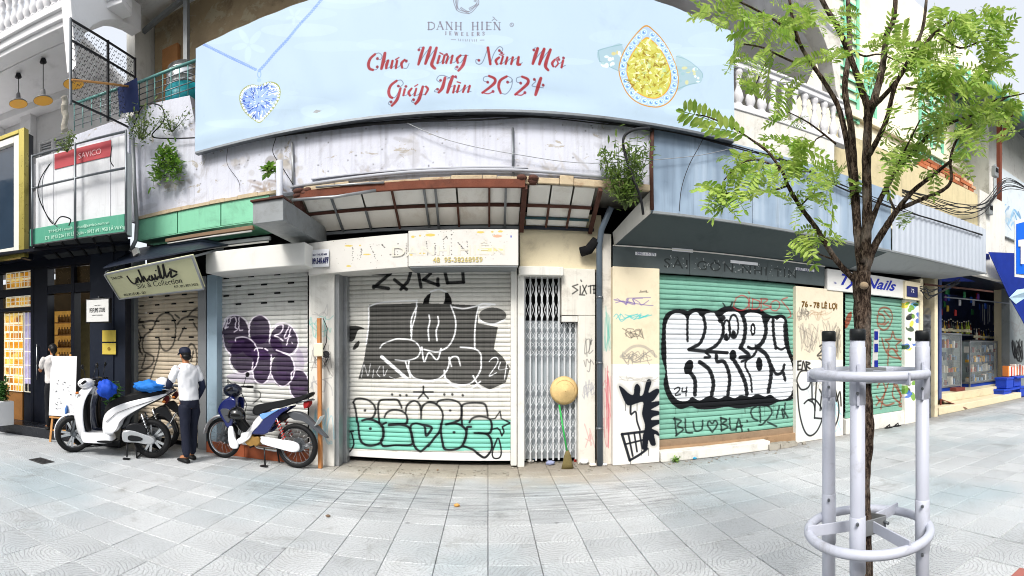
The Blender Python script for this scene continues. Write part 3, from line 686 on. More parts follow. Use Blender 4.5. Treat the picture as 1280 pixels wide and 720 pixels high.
for p, wd in [([(164,205),(162,250),(163,295)],3),([(216,205),(224,250),(208,300),(180,318),(168,325)],4),([(168,325),(215,330),(300,336)],4),([(262,200),(285,240),(282,280),(262,310),(232,328)],4),
    ([(286,215),(276,225)],6),([(205,368),(238,395),(252,440),(246,480)],5),([(225,334),(240,350),(222,352)],3),([(262,345),(266,366),(290,368),(308,420),(302,480)],4.5),
    ([(350,200),(362,240),(358,290),(345,318)],5),([(326,366),(345,400),(362,440),(368,480)],5),([(345,318),(375,345),(345,352)],4.5),([(350,366),(385,350),(400,330),(398,312)],3),
    ([(425,212),(434,255),(424,295),(402,318)],5),([(402,318),(436,345),(452,400),(442,470)],5),([(402,318),(385,322),(372,316)],3.5),([(375,345),(362,380),(380,420),(385,470)],2.5),
    ([(458,216),(460,270),(468,320)],4),([(498,240),(502,300),(515,335)],4),([(452,378),(468,408),(488,404),(497,378)],3.6),([(493,400),(500,430)],3.6),([(472,318),(486,325),(500,318)],2.4)]:
    cv.stroke(p, wd, BK, 1, scale=S)
cv.ell(167,385,15,26,BK,1,S,rot=.3); cv.stroke([(168,400),(188,430),(188,480)],5,BK,scale=S)
cv.ell(320,345,12,20,BK,1,S); cv.ell(389,255,9,22,BK,1,S); cv.ell(389,255,3.5,13,rgb('dfe3e8'),1,S); cv.ell(411,375,11,24,BK,1,S)
cv.ell(298,258,12,34,None,1,S,outline=2.4,oc=BK); cv.ell(322,245,16,40,None,1,S,outline=2.4,oc=BK); cv.ell(297,280,6,12,BK,1,S); cv.ell(322,272,8,14,BK,1,S)
cv.stroke([(285,165),(295,180)],2,BK,scale=S); cv.stroke([(318,162),(308,180)],2,BK,scale=S)
for p in [[(118,462),(130,455),(136,462),(120,482),(138,480)],[(146,458),(144,470),(160,468)],[(160,455),(157,484)]]: cv.stroke(p,1.6,BK,scale=S)
RD = rgb('a83236')
for p in [[(330,150),(322,178),(345,190),(370,178),(372,150),(350,138),(330,148)],[(378,145),(375,185)],[(374,126),(377,132)],[(388,150),(386,185)],[(388,150),(412,160),(405,182),(384,185)],[(415,150),(440,152),(425,168),(450,178),(418,190)],[(418,150),(416,190)],[(455,160),(470,155),(482,170),(470,190),(452,186),(452,165)],[(508,145),(488,155),(508,180),(520,205),(510,215)]]: cv.stroke(p,1.5,RD,.85,scale=S)
for p in [[(118,560),(125,620)],[(115,565),(140,570),(128,588),(148,600),(122,622)],[(155,565),(158,608),(180,612)],[(182,575),(190,605),(212,600),(215,570)],[(248,610),(232,585),(238,572),(248,580),(258,570),(266,584),(248,610)],[(278,560),(280,605)],[(276,560),(298,568),(284,580),(302,592),(280,605)],[(308,562),(312,600),(328,600)],[(330,605),(340,565),(352,610)],[(332,592),(352,588)],[(368,570),(370,574)],[(372,600),(374,604)],
    [(400,520),(382,535),(388,560),(405,570)],[(412,515),(415,575)],[(430,510),(455,540),(425,580),(410,585)],[(440,575),(470,590)],[(480,520),(470,560)],[(500,510),(495,560),(490,530),(510,560)]]: cv.stroke(p,2.3,BK,.95,scale=S)
cv.fill([(818,557),(998,538),(998,566),(818,590)], rgb('8a6a4d'), .0, False)
sg = mat('green_shutter_paint', '76a897', .5, var=.08, vscale=3, dirt='3c5a50', dirt_amt=.4, dirt_scale=3, streak=.3, rnd=.06, streak_col='4f7f70', canvas=cv.spec('paint_green_shutter'))
shutter(bld, 'green roller shutter covered by fat white bubble letters outlined in black', 821, 994, YS, .27, 2.70, sg, .072, bar_mat=mat('rusty_bottom_bar','8f7a63',.8,.2,var=.3,dirt='4f3a2c',dirt_amt=.8))
# --- nail shop shutter ------------------------------------------
cv = Canvas(PX(1050,YS), PX(1135,YS), .2, 2.7, YS, 170); S = (1050,340,3.6); BR = rgb('85432f')
for p in [[(168,200),(175,170),(200,160),(225,175),(232,210),(215,250),(190,262),(168,240),(165,200)],[(175,190),(190,195),(200,215),(190,235),(170,232)],[(195,175),(222,205)],[(195,240),(215,225)],
          [(200,305),(225,300),(235,268),(245,300),(272,308),(250,330),(255,358),(230,345),(208,355),(218,330),(200,305)],[(185,300),(200,350),(225,380),(270,390)],[(215,360),(212,420)],[(240,350),(270,395)],
          [(20,240),(30,200),(48,185),(40,225),(25,250)],[(180,480),(165,520),(185,490),(200,540),(160,600)],[(240,510),(235,560),(280,600)],[(215,500),(195,560),(180,615)],[(250,500),(290,600)],[(230,480),(250,520),(270,560),(262,600),(275,605)],[(160,560),(200,600),(240,590)]]:
    cv.stroke(p, 2, BR, .9, scale=S)
cv.fill([(14,250),(24,212),(44,180),(50,190),(40,230),(22,255)], BR, .9, True, S)
sn = mat('nail_shutter_paint', '76a392', .5, var=.08, vscale=3, dirt='3c5a50', dirt_amt=.35, streak=.2, streak_col='8fbfae', canvas=cv.spec('paint_nail_shutter'))
shutter(bld, 'narrow green roller shutter with brown-red line drawings under the nail sign', 1056, 1129, YS, .40, 2.62, sn, .072)
# --- shutter with the purple piece ------------------------------
Y2 = 6.42
cv = Canvas(PX(268,Y2), PX(390,Y2), .1, 2.8, Y2, 230); S = (270,380,5.146); PU = rgb('2a1838')
E7 = [(128,200,86,124),(185,330,94,116),(283,168,66,92),(297,400,60,118),(440,232,90,98),(430,425,74,110),(535,522,64,100),(300,280,130,80)]
cv.ell(300,470,230,40,rgb('8a76a0'),.45,S); cv.ell(480,380,90,120,rgb('8a76a0'),.4,S); cv.ell(560,330,40,60,rgb('8a76a0'),.3,S)
for e in E7: cv.ell(*e, PU, .99, S, streak=.12)
for i in range(26):
    e = random.choice(E7); yy_ = e[1]+random.uniform(-.6,.6)*e[3]; cv.stroke([(e[0]-e[2]*.5, yy_),(e[0]+random.uniform(-.2,.6)*e[2], yy_+random.uniform(-4,4))], random.uniform(.8,2.2), rgb(random.choice(['6d4a86','8a5f98','120b18'])), .35, soft=1.2, scale=S)
PW = rgb('efe9f2')
for p in [[(48,150),(70,90),(130,75),(185,100),(213,150),(214,208)],[(215,180),(225,110),(282,74),(335,105),(350,160),(344,252)],[(350,165),(400,128),(460,130),(510,180),(530,250),(510,310),(470,325),(390,298)],
          [(128,240),(130,222),(180,215),(230,235),(262,280),(275,330),(262,390),(235,430),(240,378)],[(95,330),(92,390),(130,440),(180,448),(240,425)],[(45,200),(60,280),(98,328)],[(357,330),(352,440)],[(240,440),(250,490),(295,516),(330,495),(352,450),(380,500),(425,532),(470,510),(500,460),(505,400),(480,340),(420,310)],
          [(485,480),(490,440),(530,425),(575,445),(598,500)],[(470,520),(490,590),(550,622),(595,580),(598,500)],[(250,300),(262,285),(300,285)],[(315,288),(335,300)],
          [(60,100),(62,160),(80,90)],[(75,95),(95,92),(88,125),(75,128)],[(100,95),(120,85),(132,105),(125,150),(140,165),(120,182)],[(150,90),(150,165),(172,170)],[(60,160),(80,150)],
          [(380,160),(400,138),(432,140),(420,185),(378,205),(400,215),(432,238)],[(470,150),(440,220),(482,210)],[(482,160),(455,265)],[(488,250),(490,255)]]:
    cv.stroke(p, 1.8, PW, .96, scale=S)
for p in [[(78,490),(80,590)],[(78,490),(115,535),(80,545)],[(120,510),(140,540),(120,600)],[(70,640),(60,620),(110,622)],[(90,620),(85,690)],[(250,560),(280,565),(285,600),(240,640)],[(290,625),(294,628)]]: cv.stroke(p,1.5,BK,.9,scale=S)
s2 = mat('purple_tag_shutter_paint', 'c8c9c6', .5, var=.06, vscale=3, dirt='6c6a66', dirt_amt=.4, dirt_scale=3, streak=.3, rnd=.05, canvas=cv.spec('paint_purple_shutter'))
shutter(bld, 'white roller shutter with a dark purple bubble tag behind the blue motorbike', 272, 385, Y2, .18, 2.78, s2, .068, slots=(4,.44))
# --- tailor shutter ----------------------------------------------
Y1 = 6.42
cv = Canvas(PX(164,Y1), PX(258,Y1), .0, 2.8, Y1, 210); S = (160,370,3.79); B2 = rgb('2a2827')
for p in [[(130,130),(148,98),(180,82),(212,98),(228,150),(218,225),(188,260),(162,248),(150,205)],[(30,130),(75,125),(115,118),(130,130),(110,165),(80,190),(70,230),(80,265),(122,290),(112,330),(60,360),(38,392)],[(45,150),(62,200),(52,240),(70,278)],[(28,150),(48,200),(60,265)],[(150,205),(148,260),(130,330),(100,415)],[(85,280),(68,340)],
          [(235,135),(260,108),(300,98),(352,108)],[(352,48),(312,68),(285,98)],[(225,90),(245,105)],[(268,150),(240,208)],[(312,130),(350,190)],[(290,300),(282,260),(300,228),(322,250),(328,310),(318,350)],[(300,310),(312,262)],[(335,330),(345,420),(335,520)],[(70,140),(80,150)],[(52,120),(60,110)]]:
    cv.stroke(p, 2.2, B2, .88, scale=S)
cv.stroke([(338,140),(352,232)], 2.6, rgb('b23a30'), .9, sm=False, scale=S)
s1 = mat('tailor_shutter_paint', 'c6b9a4', .5, var=.08, vscale=3, dirt='67625a', dirt_amt=.5, dirt_scale=3, streak=.25, canvas=cv.spec('paint_tailor_shutter'))
shutter(bld, 'off-white roller shutter with loose black line scrawls below the tailor sign', 169, 252, Y1, .18, 2.72, s1, .07, slots=(7,.36))
MB().box(PX(166,Y1), PX(256,Y1), Y1+.03, Y1+.08, 0, .3).build('gap_shade_sheet', M['dark'], bld)  # near-black sheet, painted as the shade in the gap below the shutter

# ---------------------------------------------------------------- piers, jambs, sills
def jamb(px0, px1, Yf, Yb, z0, z1, m, nm='jamb', X=None):
    return box(nm, (PX(px0,Yf), PX(px1,Yf), Yf, Yb, z0, z1), m, bld, .006)
jamb(155,168,6.3,6.6,0,3.4,M['grey_metal'])
jamb(247,257.5,6.3,6.6,0,2.75,M['alu']); jamb(258.5,271,6.25,6.6,0,2.75,mat('pale_blue_post','93a9b8',.5,.1,var=.08,dirt='5f6b73',dirt_amt=.5),'column')
# white pier with sprayed scribbles
cv = Canvas(PX(384,6.2), PX(419,6.2), 0, 2.7, 6.2, 240)
for x0,y0,x1,y1,n,c in [(387,395,415,425,5,'4bb0a8'),(387,430,416,470,5,'55504f'),(387,470,416,500,3,'8a8a90'),(388,500,416,560,6,'5fb4c9'),(388,380,412,396,2,'9a9a9a'),(390,440,414,462,3,'222225')]: scribble(cv,x0,y0,x1,y1,n,rgb(c),1,.6)
pm = mat('white_pier_paint','d3d2cc',.8,var=.06,bump=.15,dirt='7f776a',dirt_amt=.6,dirt_scale=2.5,streak=.25,canvas=cv.spec('paint_white_pier'))
box('pier', (PX(386,6.2), PX(417.5,6.2), 6.2, 6.7, 0, 2.68), pm, bld, .008, label='white pier with teal and black scribbles beside the widest shutter')
jamb(418.5,424,6.25,6.7,0,2.68,M['alu']); jamb(424.5,433.5,6.45,6.62,0,2.70,M['alu']); jamb(638.5,646,6.5,6.62,.02,2.72,M['white'])
# red tile plinth under the purple shutter
mb = MB(); x0, x1 = PX(258,6.2), PX(386,6.2); n = 5
for i in range(n): share('plinth_tile', MB().box(0,(x1-x0)/n-.006,0,.45,0,.165).mesh('plinth_tile', M['redtile']), bld, (x0+i*(x1-x0)/n, 6.2, 0))
# wall by the door
door_x0, door_x1, door_x2 = PX(656,6.62), PX(700,6.62), PX(720,6.62)
box('door_frame', (PX(647,6.5), PX(655.5,6.5), 6.5, 6.8, 0, 2.62), M['white'], bld, .006)
box('lintel', (PX(648,6.55), PX(703,6.55), 6.44, 6.8, 2.6, 2.72), M['white'], bld, .01)
box('wall_panel', (PX(650,6.6), PX(752,6.6), 6.62, 6.85, 2.72, 3.5), M['cream'], bld, .006)
cv = Canvas(PX(698,6.55), PX(746,6.55), 0, 2.7, 6.55, 240)
S = (620,320,2.57)
for p in [[(262,92),(245,98),(262,110),(245,122)],[(270,98),(270,122)],[(278,95),(290,122)],[(290,95),(276,122)],[(296,98),(310,95)],[(303,96),(303,120)],[(314,95),(314,120)],[(312,96),(324,95)],[(312,108),(322,107)],[(313,120),(326,120)],[(272,78),(274,82)],[(268,125),(284,126)]]: cv.stroke(p,1.7,BK,.95,scale=S,sm=False)
for x0,y0,x1,y1,n,c in [(729,420,742,445,3,'2a2a2c'),(729,448,742,465,2,'3c3c40'),(728,475,744,500,4,'9a9aa2'),(730,530,742,560,3,'c98a8a')]: scribble(cv,x0,y0,x1,y1,n,rgb(c),1,.7)
dm = mat('door_wall_paint','d5d2c9',.8,var=.06,bump=.15,dirt='7c7265',dirt_amt=.65,dirt_scale=2.6,streak=.3,canvas=cv.spec('paint_door_wall'))
box('wall_panel', (door_x1+.015, PX(744,6.55), 6.55, 6.85, 2.07, 2.718), dm, bld, .006)
box('wall_panel', (door_x2+.02, PX(744,6.55), 6.55, 6.85, 0, 2.066), dm, bld, .006)
box('door_frame', (door_x1+.02, door_x2+.015, 6.56, 6.8, 1.98, 2.06), M['white'], bld, .004)
cv = Canvas(PX(750,6.45), PX(768,6.45), 0, 2.9, 6.45, 240)
for x0,y0,x1,y1,n,c in [(755,455,763,560,7,'b8485a'),(754,380,763,440,4,'49a79a')]: scribble(cv,x0,y0,x1,y1,n,rgb(c),1,.55)
box('wall_panel', (PX(753,6.45), PX(764,6.45), 6.45, 6.85, 0, 3.2), mat('narrow_pier_paint','cdc8bf',.8,var=.08,bump=.2,dirt='7c7265',dirt_amt=.7,streak=.3,canvas=cv.spec('paint_narrow_pier')), bld, .006)
# collapsible scissor gate
gate = _link('scissor_gate', None); _attach(gate, bld); gate['label'] = 'pale grey folding scissor gate of the narrow doorway'
gm = mat('gate_steel','d3d6d9',.45,.3,var=.12,dirt='5a5752',dirt_amt=.45)
def gpart(mb, nm, m, kind=None): o = mb.build(nm, m, None, kind=kind); o.parent = gate; return o
mb = MB().box(door_x0, door_x1, 6.72, 6.74, .06, 2.0); mb.box(door_x1, door_x2, 6.72, 6.74, .06, 1.95); gpart(mb,'backing_sheet',mat('pale_grey_sheet','a3abb0',.5,.1,var=.1,dirt='6a7076',dirt_amt=.5,streak=.5,streak_col='7b848b'))
gpart(MB().box(door_x0, door_x1, 6.8, 6.82, 2.0, 2.6), 'opening', M['dark'])
nb = 9; dx = (door_x2-door_x0)/nb
for i in range(nb+1):
    x = door_x0+i*dx; top = 2.6 if x <= door_x1+.02 else 1.97
    gpart(MB().box(x-.011, x+.011, 6.64, 6.67, .05, top), 'upright', gm)
for (zl, zh) in [(2.58,2.0),(2.0,1.72),(1.72,1.5),(1.15,.8),(.8,.48),(.48,.15)]:
    for i in range(nb):
        a, b = door_x0+i*dx, door_x0+(i+1)*dx
        if zl > 2.0 and b > door_x1+.06: continue
        mb = MB().bar((a,6.645,zl),(b,6.645,(zl+zh)/2),.004,.021,(0,1,0)); mb.bar((b,6.635,(zl+zh)/2),(a,6.635,zh),.004,.021,(0,1,0))
        mb.bar((b,6.65,zl),(a,6.65,(zl+zh)/2),.004,.021,(0,1,0)); mb.bar((a,6.64,(zl+zh)/2),(b,6.64,zh),.004,.021,(0,1,0))
        gpart(mb,'lattice',gm)
# pier 1 (spiky black paint)
YP = 6.37
cv = Canvas(PX(764,YP), PX(826,YP), 0, 2.8, YP, 240); S = (760,330,2.77)
cv.fill([(760,455),(826,455),(826,590),(760,590)], rgb('dcdcda'), .85, False)
sp = [(38,425),(50,428),(72,448),(88,452),(92,425),(102,415),(112,430),(110,455),(122,450),(132,410),(142,398),(150,410),(140,445),(160,435),(172,432),(178,442),(160,470),(150,478),(175,475),(180,485),(155,500),(150,505),(175,510),(180,520),(155,530),(150,540),(176,540),(182,550),(160,562),(152,570),(172,580),(178,596),(160,590),(165,625),(150,628),(140,610),(135,640),(120,640),(120,600),(128,560),(118,520),(122,480),(100,482),(76,490),(60,480)]
cv.stroke(sp, 4, rgb('141820'), .3, soft=2.5, closed=True, scale=S); cv.fill(sp, rgb('141820'), 1, True, S)
for x_, y_, l_ in ((80,485,40),(60,478,30),(100,482,26),(140,640,24),(115,645,18),(78,680,22)): cv.stroke([(x_,y_),(x_,y_+l_)], .7, rgb('141820'), .9, sm=False, scale=S)
for p,wd in [([(78,485),(78,520),(95,512),(100,545),(110,575)],2.2),([(48,590),(75,680)],3.4),([(48,590),(90,585),(130,580)],3.2),([(75,680),(110,660),(135,640)],3),([(70,590),(85,665)],2.4),([(90,585),(100,650)],2.2),([(58,625),(120,610)],2.2),([(108,582),(118,640)],2.2)]: cv.stroke(p,wd,rgb('141820'),1,scale=S)
for x0,y0,x1,y1,n,c,al in [(766,372,815,382,4,'5c4b96',.8),(768,392,814,402,5,'3fb3b3',.9),(777,410,806,426,6,'4a4644',.75),(777,438,818,456,8,'7d7a76',.7),(772,470,822,478,4,'8a8680',.4),(798,363,812,366,2,'444444',.7)]: scribble(cv,x0,y0,x1,y1,n,rgb(c),1.1,al)
cv.stroke([(776,446),(790,434),(806,434),(820,446)],3.5,rgb('8d8a86'),.6)
p1 = mat('spiky_pier_paint','d6cab0',.75,var=.05,bump=.12,dirt='9c8c70',dirt_amt=.4,dirt_scale=2.2,canvas=cv.spec('paint_spiky_pier'))
box('pier', (PX(766,YP), PX(822,YP)+.03, YP, 6.8, 0, 2.74), p1, bld, .008, label='cream and white pier with a black spiky spray figure')
# sills under the green shutters, broken at the right end
box('sill', (PX(826,6.35), PX(962,6.35), 6.33, 6.8, 0, .14), M['white'], bld, .012)
box('sill', (PX(824,6.5), PX(996,6.5), 6.52, 6.8, .0, .17), mat('brown_sill','9a7f63',.9,var=.25,dirt='5a4636',dirt_amt=.7), bld, .006)
mb = MB()
for i in range(16):
    x = PX(960,6.45)+random.uniform(0,.75); s_ = random.uniform(.03,.09); mb.obox((x, random.uniform(6.3,6.5), s_*.5), (s_,0,0), (.2*s_,s_*.8,0), (0,.1*s_,s_*.5))
mb.build('broken_plaster', M['concrete'], bld, bevel=.004, kind='stuff')
# pier 2 with the street number
YQ = 6.5
cv = Canvas(PX(993,YQ), PX(1058,YQ), 0, 2.85, YQ, 240); S = (990,350,3.43)
cv.fill([(993,450),(1058,450),(1058,560),(993,560)], rgb('dcdcd8'), .75, False)
for x0,y0,x1,y1,n,c,al in [(996,384,1012,402,6,'55514d',.6),(1010,386,1040,400,6,'9a7a5a',.45),(998,405,1022,440,10,'77716c',.5),(1024,400,1046,448,9,'6b6661',.5),(1042,410,1052,448,5,'3c3a38',.6),(1000,470,1040,500,5,'77797c',.5),(1030,500,1052,540,6,'6fb4c4',.6),(1026,430,1034,448,3,'141414',.95)]: scribble(cv,x0,y0,x1,y1,n,rgb(c),1,al)
cv.fill([(30,480),(45,425),(85,420),(95,500),(118,470),(135,590),(110,650),(60,670),(35,600)], rgb('c9d3da'), .6, True, S)
for p in [[(25,350),(25,385)],[(25,350),(38,348)],[(25,367),(36,366)],[(25,385),(40,384)],[(42,385),(48,350),(58,385)],[(60,352),(62,385)],[(60,352),(76,358),(62,368),(80,384)],
          [(22,420),(38,392),(70,392),(82,420),(70,460),(40,470),(22,440),(22,420)],[(22,450),(30,560),(50,640),(75,668),(105,650),(128,600),(130,560),(100,515),(70,515),(52,530)],[(84,400),(86,520)],[(106,405),(96,592)],[(96,592),(140,596)],[(70,515),(92,530),(98,560)],
          [(120,560),(132,470),(160,500),(160,590)],[(185,470),(200,540),(195,600),(170,650)],[(185,470),(190,520),(205,480),(210,540)],[(118,285),(132,278),(130,300),(108,325),(130,322)],[(116,335),(130,345)],[(118,470),(128,490)]]: cv.stroke(p,1.9,BK,.95,scale=S)
p2 = mat('number_pier_paint','d5cbb6',.75,var=.05,bump=.12,dirt='9c8c70',dirt_amt=.4,canvas=cv.spec('paint_number_pier'))
pq = box('pier', (PX(995,YQ), PX(1054,YQ), YQ, 6.9, 0, 2.66), p2, bld, .008, label='cream pier lettered 76 - 78 with looping black outlines')
def ptext(s, px, py, wpx, Y, m, parent, **kw):
    a, b = PT(px-wpx/2, py, Y), PT(px+wpx/2, py, Y); c_ = PT(px, py, Y)
    return text(s, w=b.x-a.x, at=(c_.x, Y, c_.z), mat=m, parent=parent, **kw)
gold = mat('dull_gold_letters','8a6a35',.4,.6,var=.1)
ptext('76 - 78 LÊ LỢI', 1025, 381.5, 44, YQ-.006, gold, bld, bold=.012, depth=.012)
# nail shop base wall, flower pier
box('base_wall', (PX(1056,6.55), PX(1131,6.55), 6.52, 6.8, 0, .285), M['white'], bld, .008)
cv = Canvas(PX(1128,6.5), PX(1153,6.5), 0, 2.7, 6.5, 200)
for i in range(46):
    x, y = random.uniform(1131,1150), random.choice([random.uniform(372,400),random.uniform(395,450),random.uniform(455,525)])
    c = random.choice(['2f4a2e','e8c93c','3c68b8','5fa3d0','e9e6dc','6d9a3a','1c1d20','c9dfe6'])
    cv.ell(x,y,random.uniform(1.5,4),random.uniform(2,6),rgb(c),.9,rot=random.uniform(0,3))
fpm = mat('flower_pier_paint','dcd9cf',.75,var=.05,canvas=cv.spec('paint_flower_pier'))
box('pier', (PX(1131,6.5), PX(1150,6.5), 6.5, 6.9, 0, 2.62), fpm, bld, .006, label='narrow white pier painted with yellow and blue flowers')
box('column', (PX(1150.5,6.45), PX(1154,6.45), 6.45, 6.9, 0, 3.1), M['cream'], bld, .004)

# awning skeleton with white boards over the main shutter
awn = thing('awning_frame', 'rusty awning frame with white boards and missing edge over the main shutter', 'awning', (-.5, 6.1, 3.3))
A0, A1 = PX(372,6.0), PX(752,6.1)
zA, zB, yA, yB = 3.66, 3.27, 5.95, 6.6
def aw(x, q, dz=0): return Vector((x, yA+(yB-yA)*q, zA+(zB-zA)*q+dz))
xr = PX(655,6.1); bounds = [A0+.1, -1.6, -.92, -.45, -.02, xr]
xsA = np.linspace(A0+.06, xr-.03, 8)
for i in range(7):
    for q0, q1 in ((.06,.44),(.48,.95)):
        MB().slab([aw(xsA[i]+.012,q0,.02), aw(xsA[i+1]-.012,q0,.02), aw(xsA[i+1]-.012,q1,.02), aw(xsA[i]+.012,q1,.02)], (0,0,.012)).build('board', M['panel_white'], awn)
xsB = np.linspace(xr+.05, A1-.1, 4)
for i in range(3):
    for q0, q1 in ((.06,.5),(.53,.74),(.77,.96)):
        MB().slab([aw(xsB[i]+.012,q0,.02), aw(xsB[i+1]-.012,q0,.02), aw(xsB[i+1]-.012,q1,.02), aw(xsB[i]+.012,q1,.02)], (0,0,.012)).build('board', M['panel_white'], awn)
def bar_(nm, a, b, wd, ht, m): return MB().bar(a, b, wd, ht).build(nm, m, awn)
for q in (.46,): bar_('purlin', aw(A0,q,0), aw(A1-.1,q,0), .03, .035, M['rust'])
bar_('purlin', aw(xr,.75,0), aw(A1-.1,.75,0), .03, .03, mat('teal_steel','33555c',.6,.3,var=.2,dirt='3a2a22',dirt_amt=.6))
bar_('purlin', aw(A0,.97,-.01), aw(xr,.97,-.01), .04, .04, M['steel']); bar_('purlin', aw(xr,.97,-.01), aw(A1,.97,-.01), .04, .04, M['navy'])
for x in xsA[1:-1]: bar_('rafter', aw(x,.46 if int(x*50)%2 else 0,-.005), aw(x,.97,-.005), .028, .03, M['rust'] if int(x*70)%2 else M['steel'])
for x in xsB[1:-1]: bar_('rafter', aw(x,.46,-.005), aw(x,.97,-.005), .028, .03, M['rust'])
bar_('rafter', aw(xr,0,-.03), aw(xr,1,-.03), .06, .09, M['rust']); bar_('rafter', aw(A0,0,-.02), aw(A0,1,-.06), .08, .10, M['rust']); bar_('rafter', aw(A1-.05,0,-.02), aw(A1-.05,1,-.03), .05, .06, M['rust'])
bar_('edge_beam', aw(A0+.02,-.02,-.01), aw(xr,-.02,-.01), .05, .10, mat('red_rust_beam','6b3b2a',.9,.1,var=.5,vscale=5,bump=.5,dirt='3b251d',dirt_amt=.8))
for px in (545, 632): bar_('hanger', aw(PX(px,6.05),-.03,-.02), aw(PX(px,6.2),.97,-.03), .03, .03, M['steel'])
mb = MB().tube([PT(365,250,5.7), PT(420,246,5.75), PT(470,238,5.9)], .02, 8); mb.tube([PT(395,234,5.9), PT(480,228,5.9)], .015, 8); mb.build('conduit', M['alu'], awn)
for _ in range(9):
    x = random.uniform(A0+.02, A0+.3) if _ < 5 else random.uniform(xr-.1, xr+.15)
    MB().ball((x, 5.92+random.uniform(0,.06), 3.7+random.uniform(-.04,.06)), .07, .05, .04, 7, 5).build('debris_clump', M['rust'], awn)

# grey duct
duct = thing('grey_duct', 'grey sheet-metal duct box sticking out beside the green fascia', 'duct', (-2.5, 5.8, 3.1))
box('casing', (-2.70,-2.30,5.06,6.58,3.1,3.36), M['grey_metal'], duct, .006); box('torn_edge', (-2.72,-2.29,5.03,5.3,3.362,3.385), M['rust'], duct, .003)
MB().tube([(-2.55,5.5,3.98),(-2.55,5.5,3.55),(-2.5,5.45,3.42)], .045, 10).tube([(-2.62,5.35,3.44),(-2.4,5.45,3.41)], .06, 10).build('pipe', mat('white_pipe','b9bdc6',.5,var=.08,dirt='6c665e',dirt_amt=.5), duct)
# green fascia: three panels, soffit, battens
gf = thing('green_fascia', 'mint-green panelled fascia with two tube lights under it', 'fascia', (-4.1, 6, 3.4))
for a, b in ((174,223.4),(224.6,277.4),(278.6,338)): box('panel', (PX(a,6), PX(b,6), 5.955, 5.995, 3.40, 3.735), M['green'], gf, .004)
box('soffit', (PX(174,6), PX(338,6), 5.96, 6.7, 3.385, 3.398), M['green'], gf, 0)
mb = MB(); x = PX(172,6)
while x < PX(340,6): wd = random.uniform(.15,.4); mb.box(x, x+wd-.003, 5.93, 5.998, 3.738, 3.775+random.uniform(0,.02)); x += wd
mb.build('crumbling_edge', mat('crumbling_plaster','b9a98e'), gf)
for (a, b, y_, z_) in ((208,317,5.9,3.27),(240,338,6.2,3.17)):
    l = thing('tube_light', 'unlit fluorescent batten %s under the green fascia' % ('nearer the street, brown-edged' if y_ < 6 else 'nearer the shutters, grey'), 'tube light', (PX(a,y_), y_, z_), group='tube lights under the green fascia')
    box('batten', (PX(a,y_), PX(b,y_), y_-.03, y_+.03, z_, z_+.05), mat('brown_batten','7d6650',.7,var=.2,dirt='4a4038',dirt_amt=.6) if y_ < 6 else M['grey_metal'], l); MB().cyl((PX(a,y_)+.03,y_,z_-.02),(PX(b,y_)-.03,y_,z_-.02),.014,8).build('tube', mat('frosted_tube','e3e3df',.3,var=.02), l)
# shutter housing
hs_ = box('shutter_housing', (PX(257,5.8), PX(381,5.8), 5.8, 6.4, 2.70, 3.0), mat('white_box_sheet','d4d4d0',.5,var=.04,dirt='90897f',dirt_amt=.3), bld, .01)
# drop pipes
dp = thing('drainpipe', 'dark grey drainpipe running down beside the narrow doorway', 'pipe', (PX(748,6.4), 6.4, 0))
MB().tube([(PX(750,6.42),6.42,0),(PX(749,6.42),6.42,3.02),(PX(752,6.3),6.3,3.22),(PX(764,6.2),6.2,3.5)], .042, 10).build('pipe', mat('dark_grey_pipe','596673',.5,.1,var=.1,dirt='33373c',dirt_amt=.5,streak=.3), dp)
MB().tube([PT(726,315,6.55),PT(736,312,6.5),PT(745,300,6.4)], [.07,.07,.06], 10).build('elbow', M['dark'], dp)
for z_ in (.5,1.4,2.3): MB().lathe([(.05,0),(.05,.03)],(PX(749.6,6.42),6.42,z_),12).build('clamp', M['steel'], dp)
dp = thing('drainpipe', 'grey drainpipe with bent foot left of the green fascia', 'pipe', (PX(168,5.9), 5.9, 3))
MB().tube([PT(166,172,5.9),PT(168,230,5.9),PT(171,280,5.9),PT(170,300,5.9),PT(164,312,5.8)], .035, 8).build('pipe', M['grey_metal'], dp)
MB().cyl(PT(365,178,5.97), PT(366.5,238,5.97), .018, 8).build('conduit', M['alu'], bld); MB().cyl(PT(641,160,5.97), PT(641.5,230,5.97), .016, 8).build('conduit', M['steel'], bld)
MB().tube([PT(816,150,5.96),PT(814,200,5.96),PT(815,262,5.96)], .028, 8).build('corner_post', M['rust'], bld)
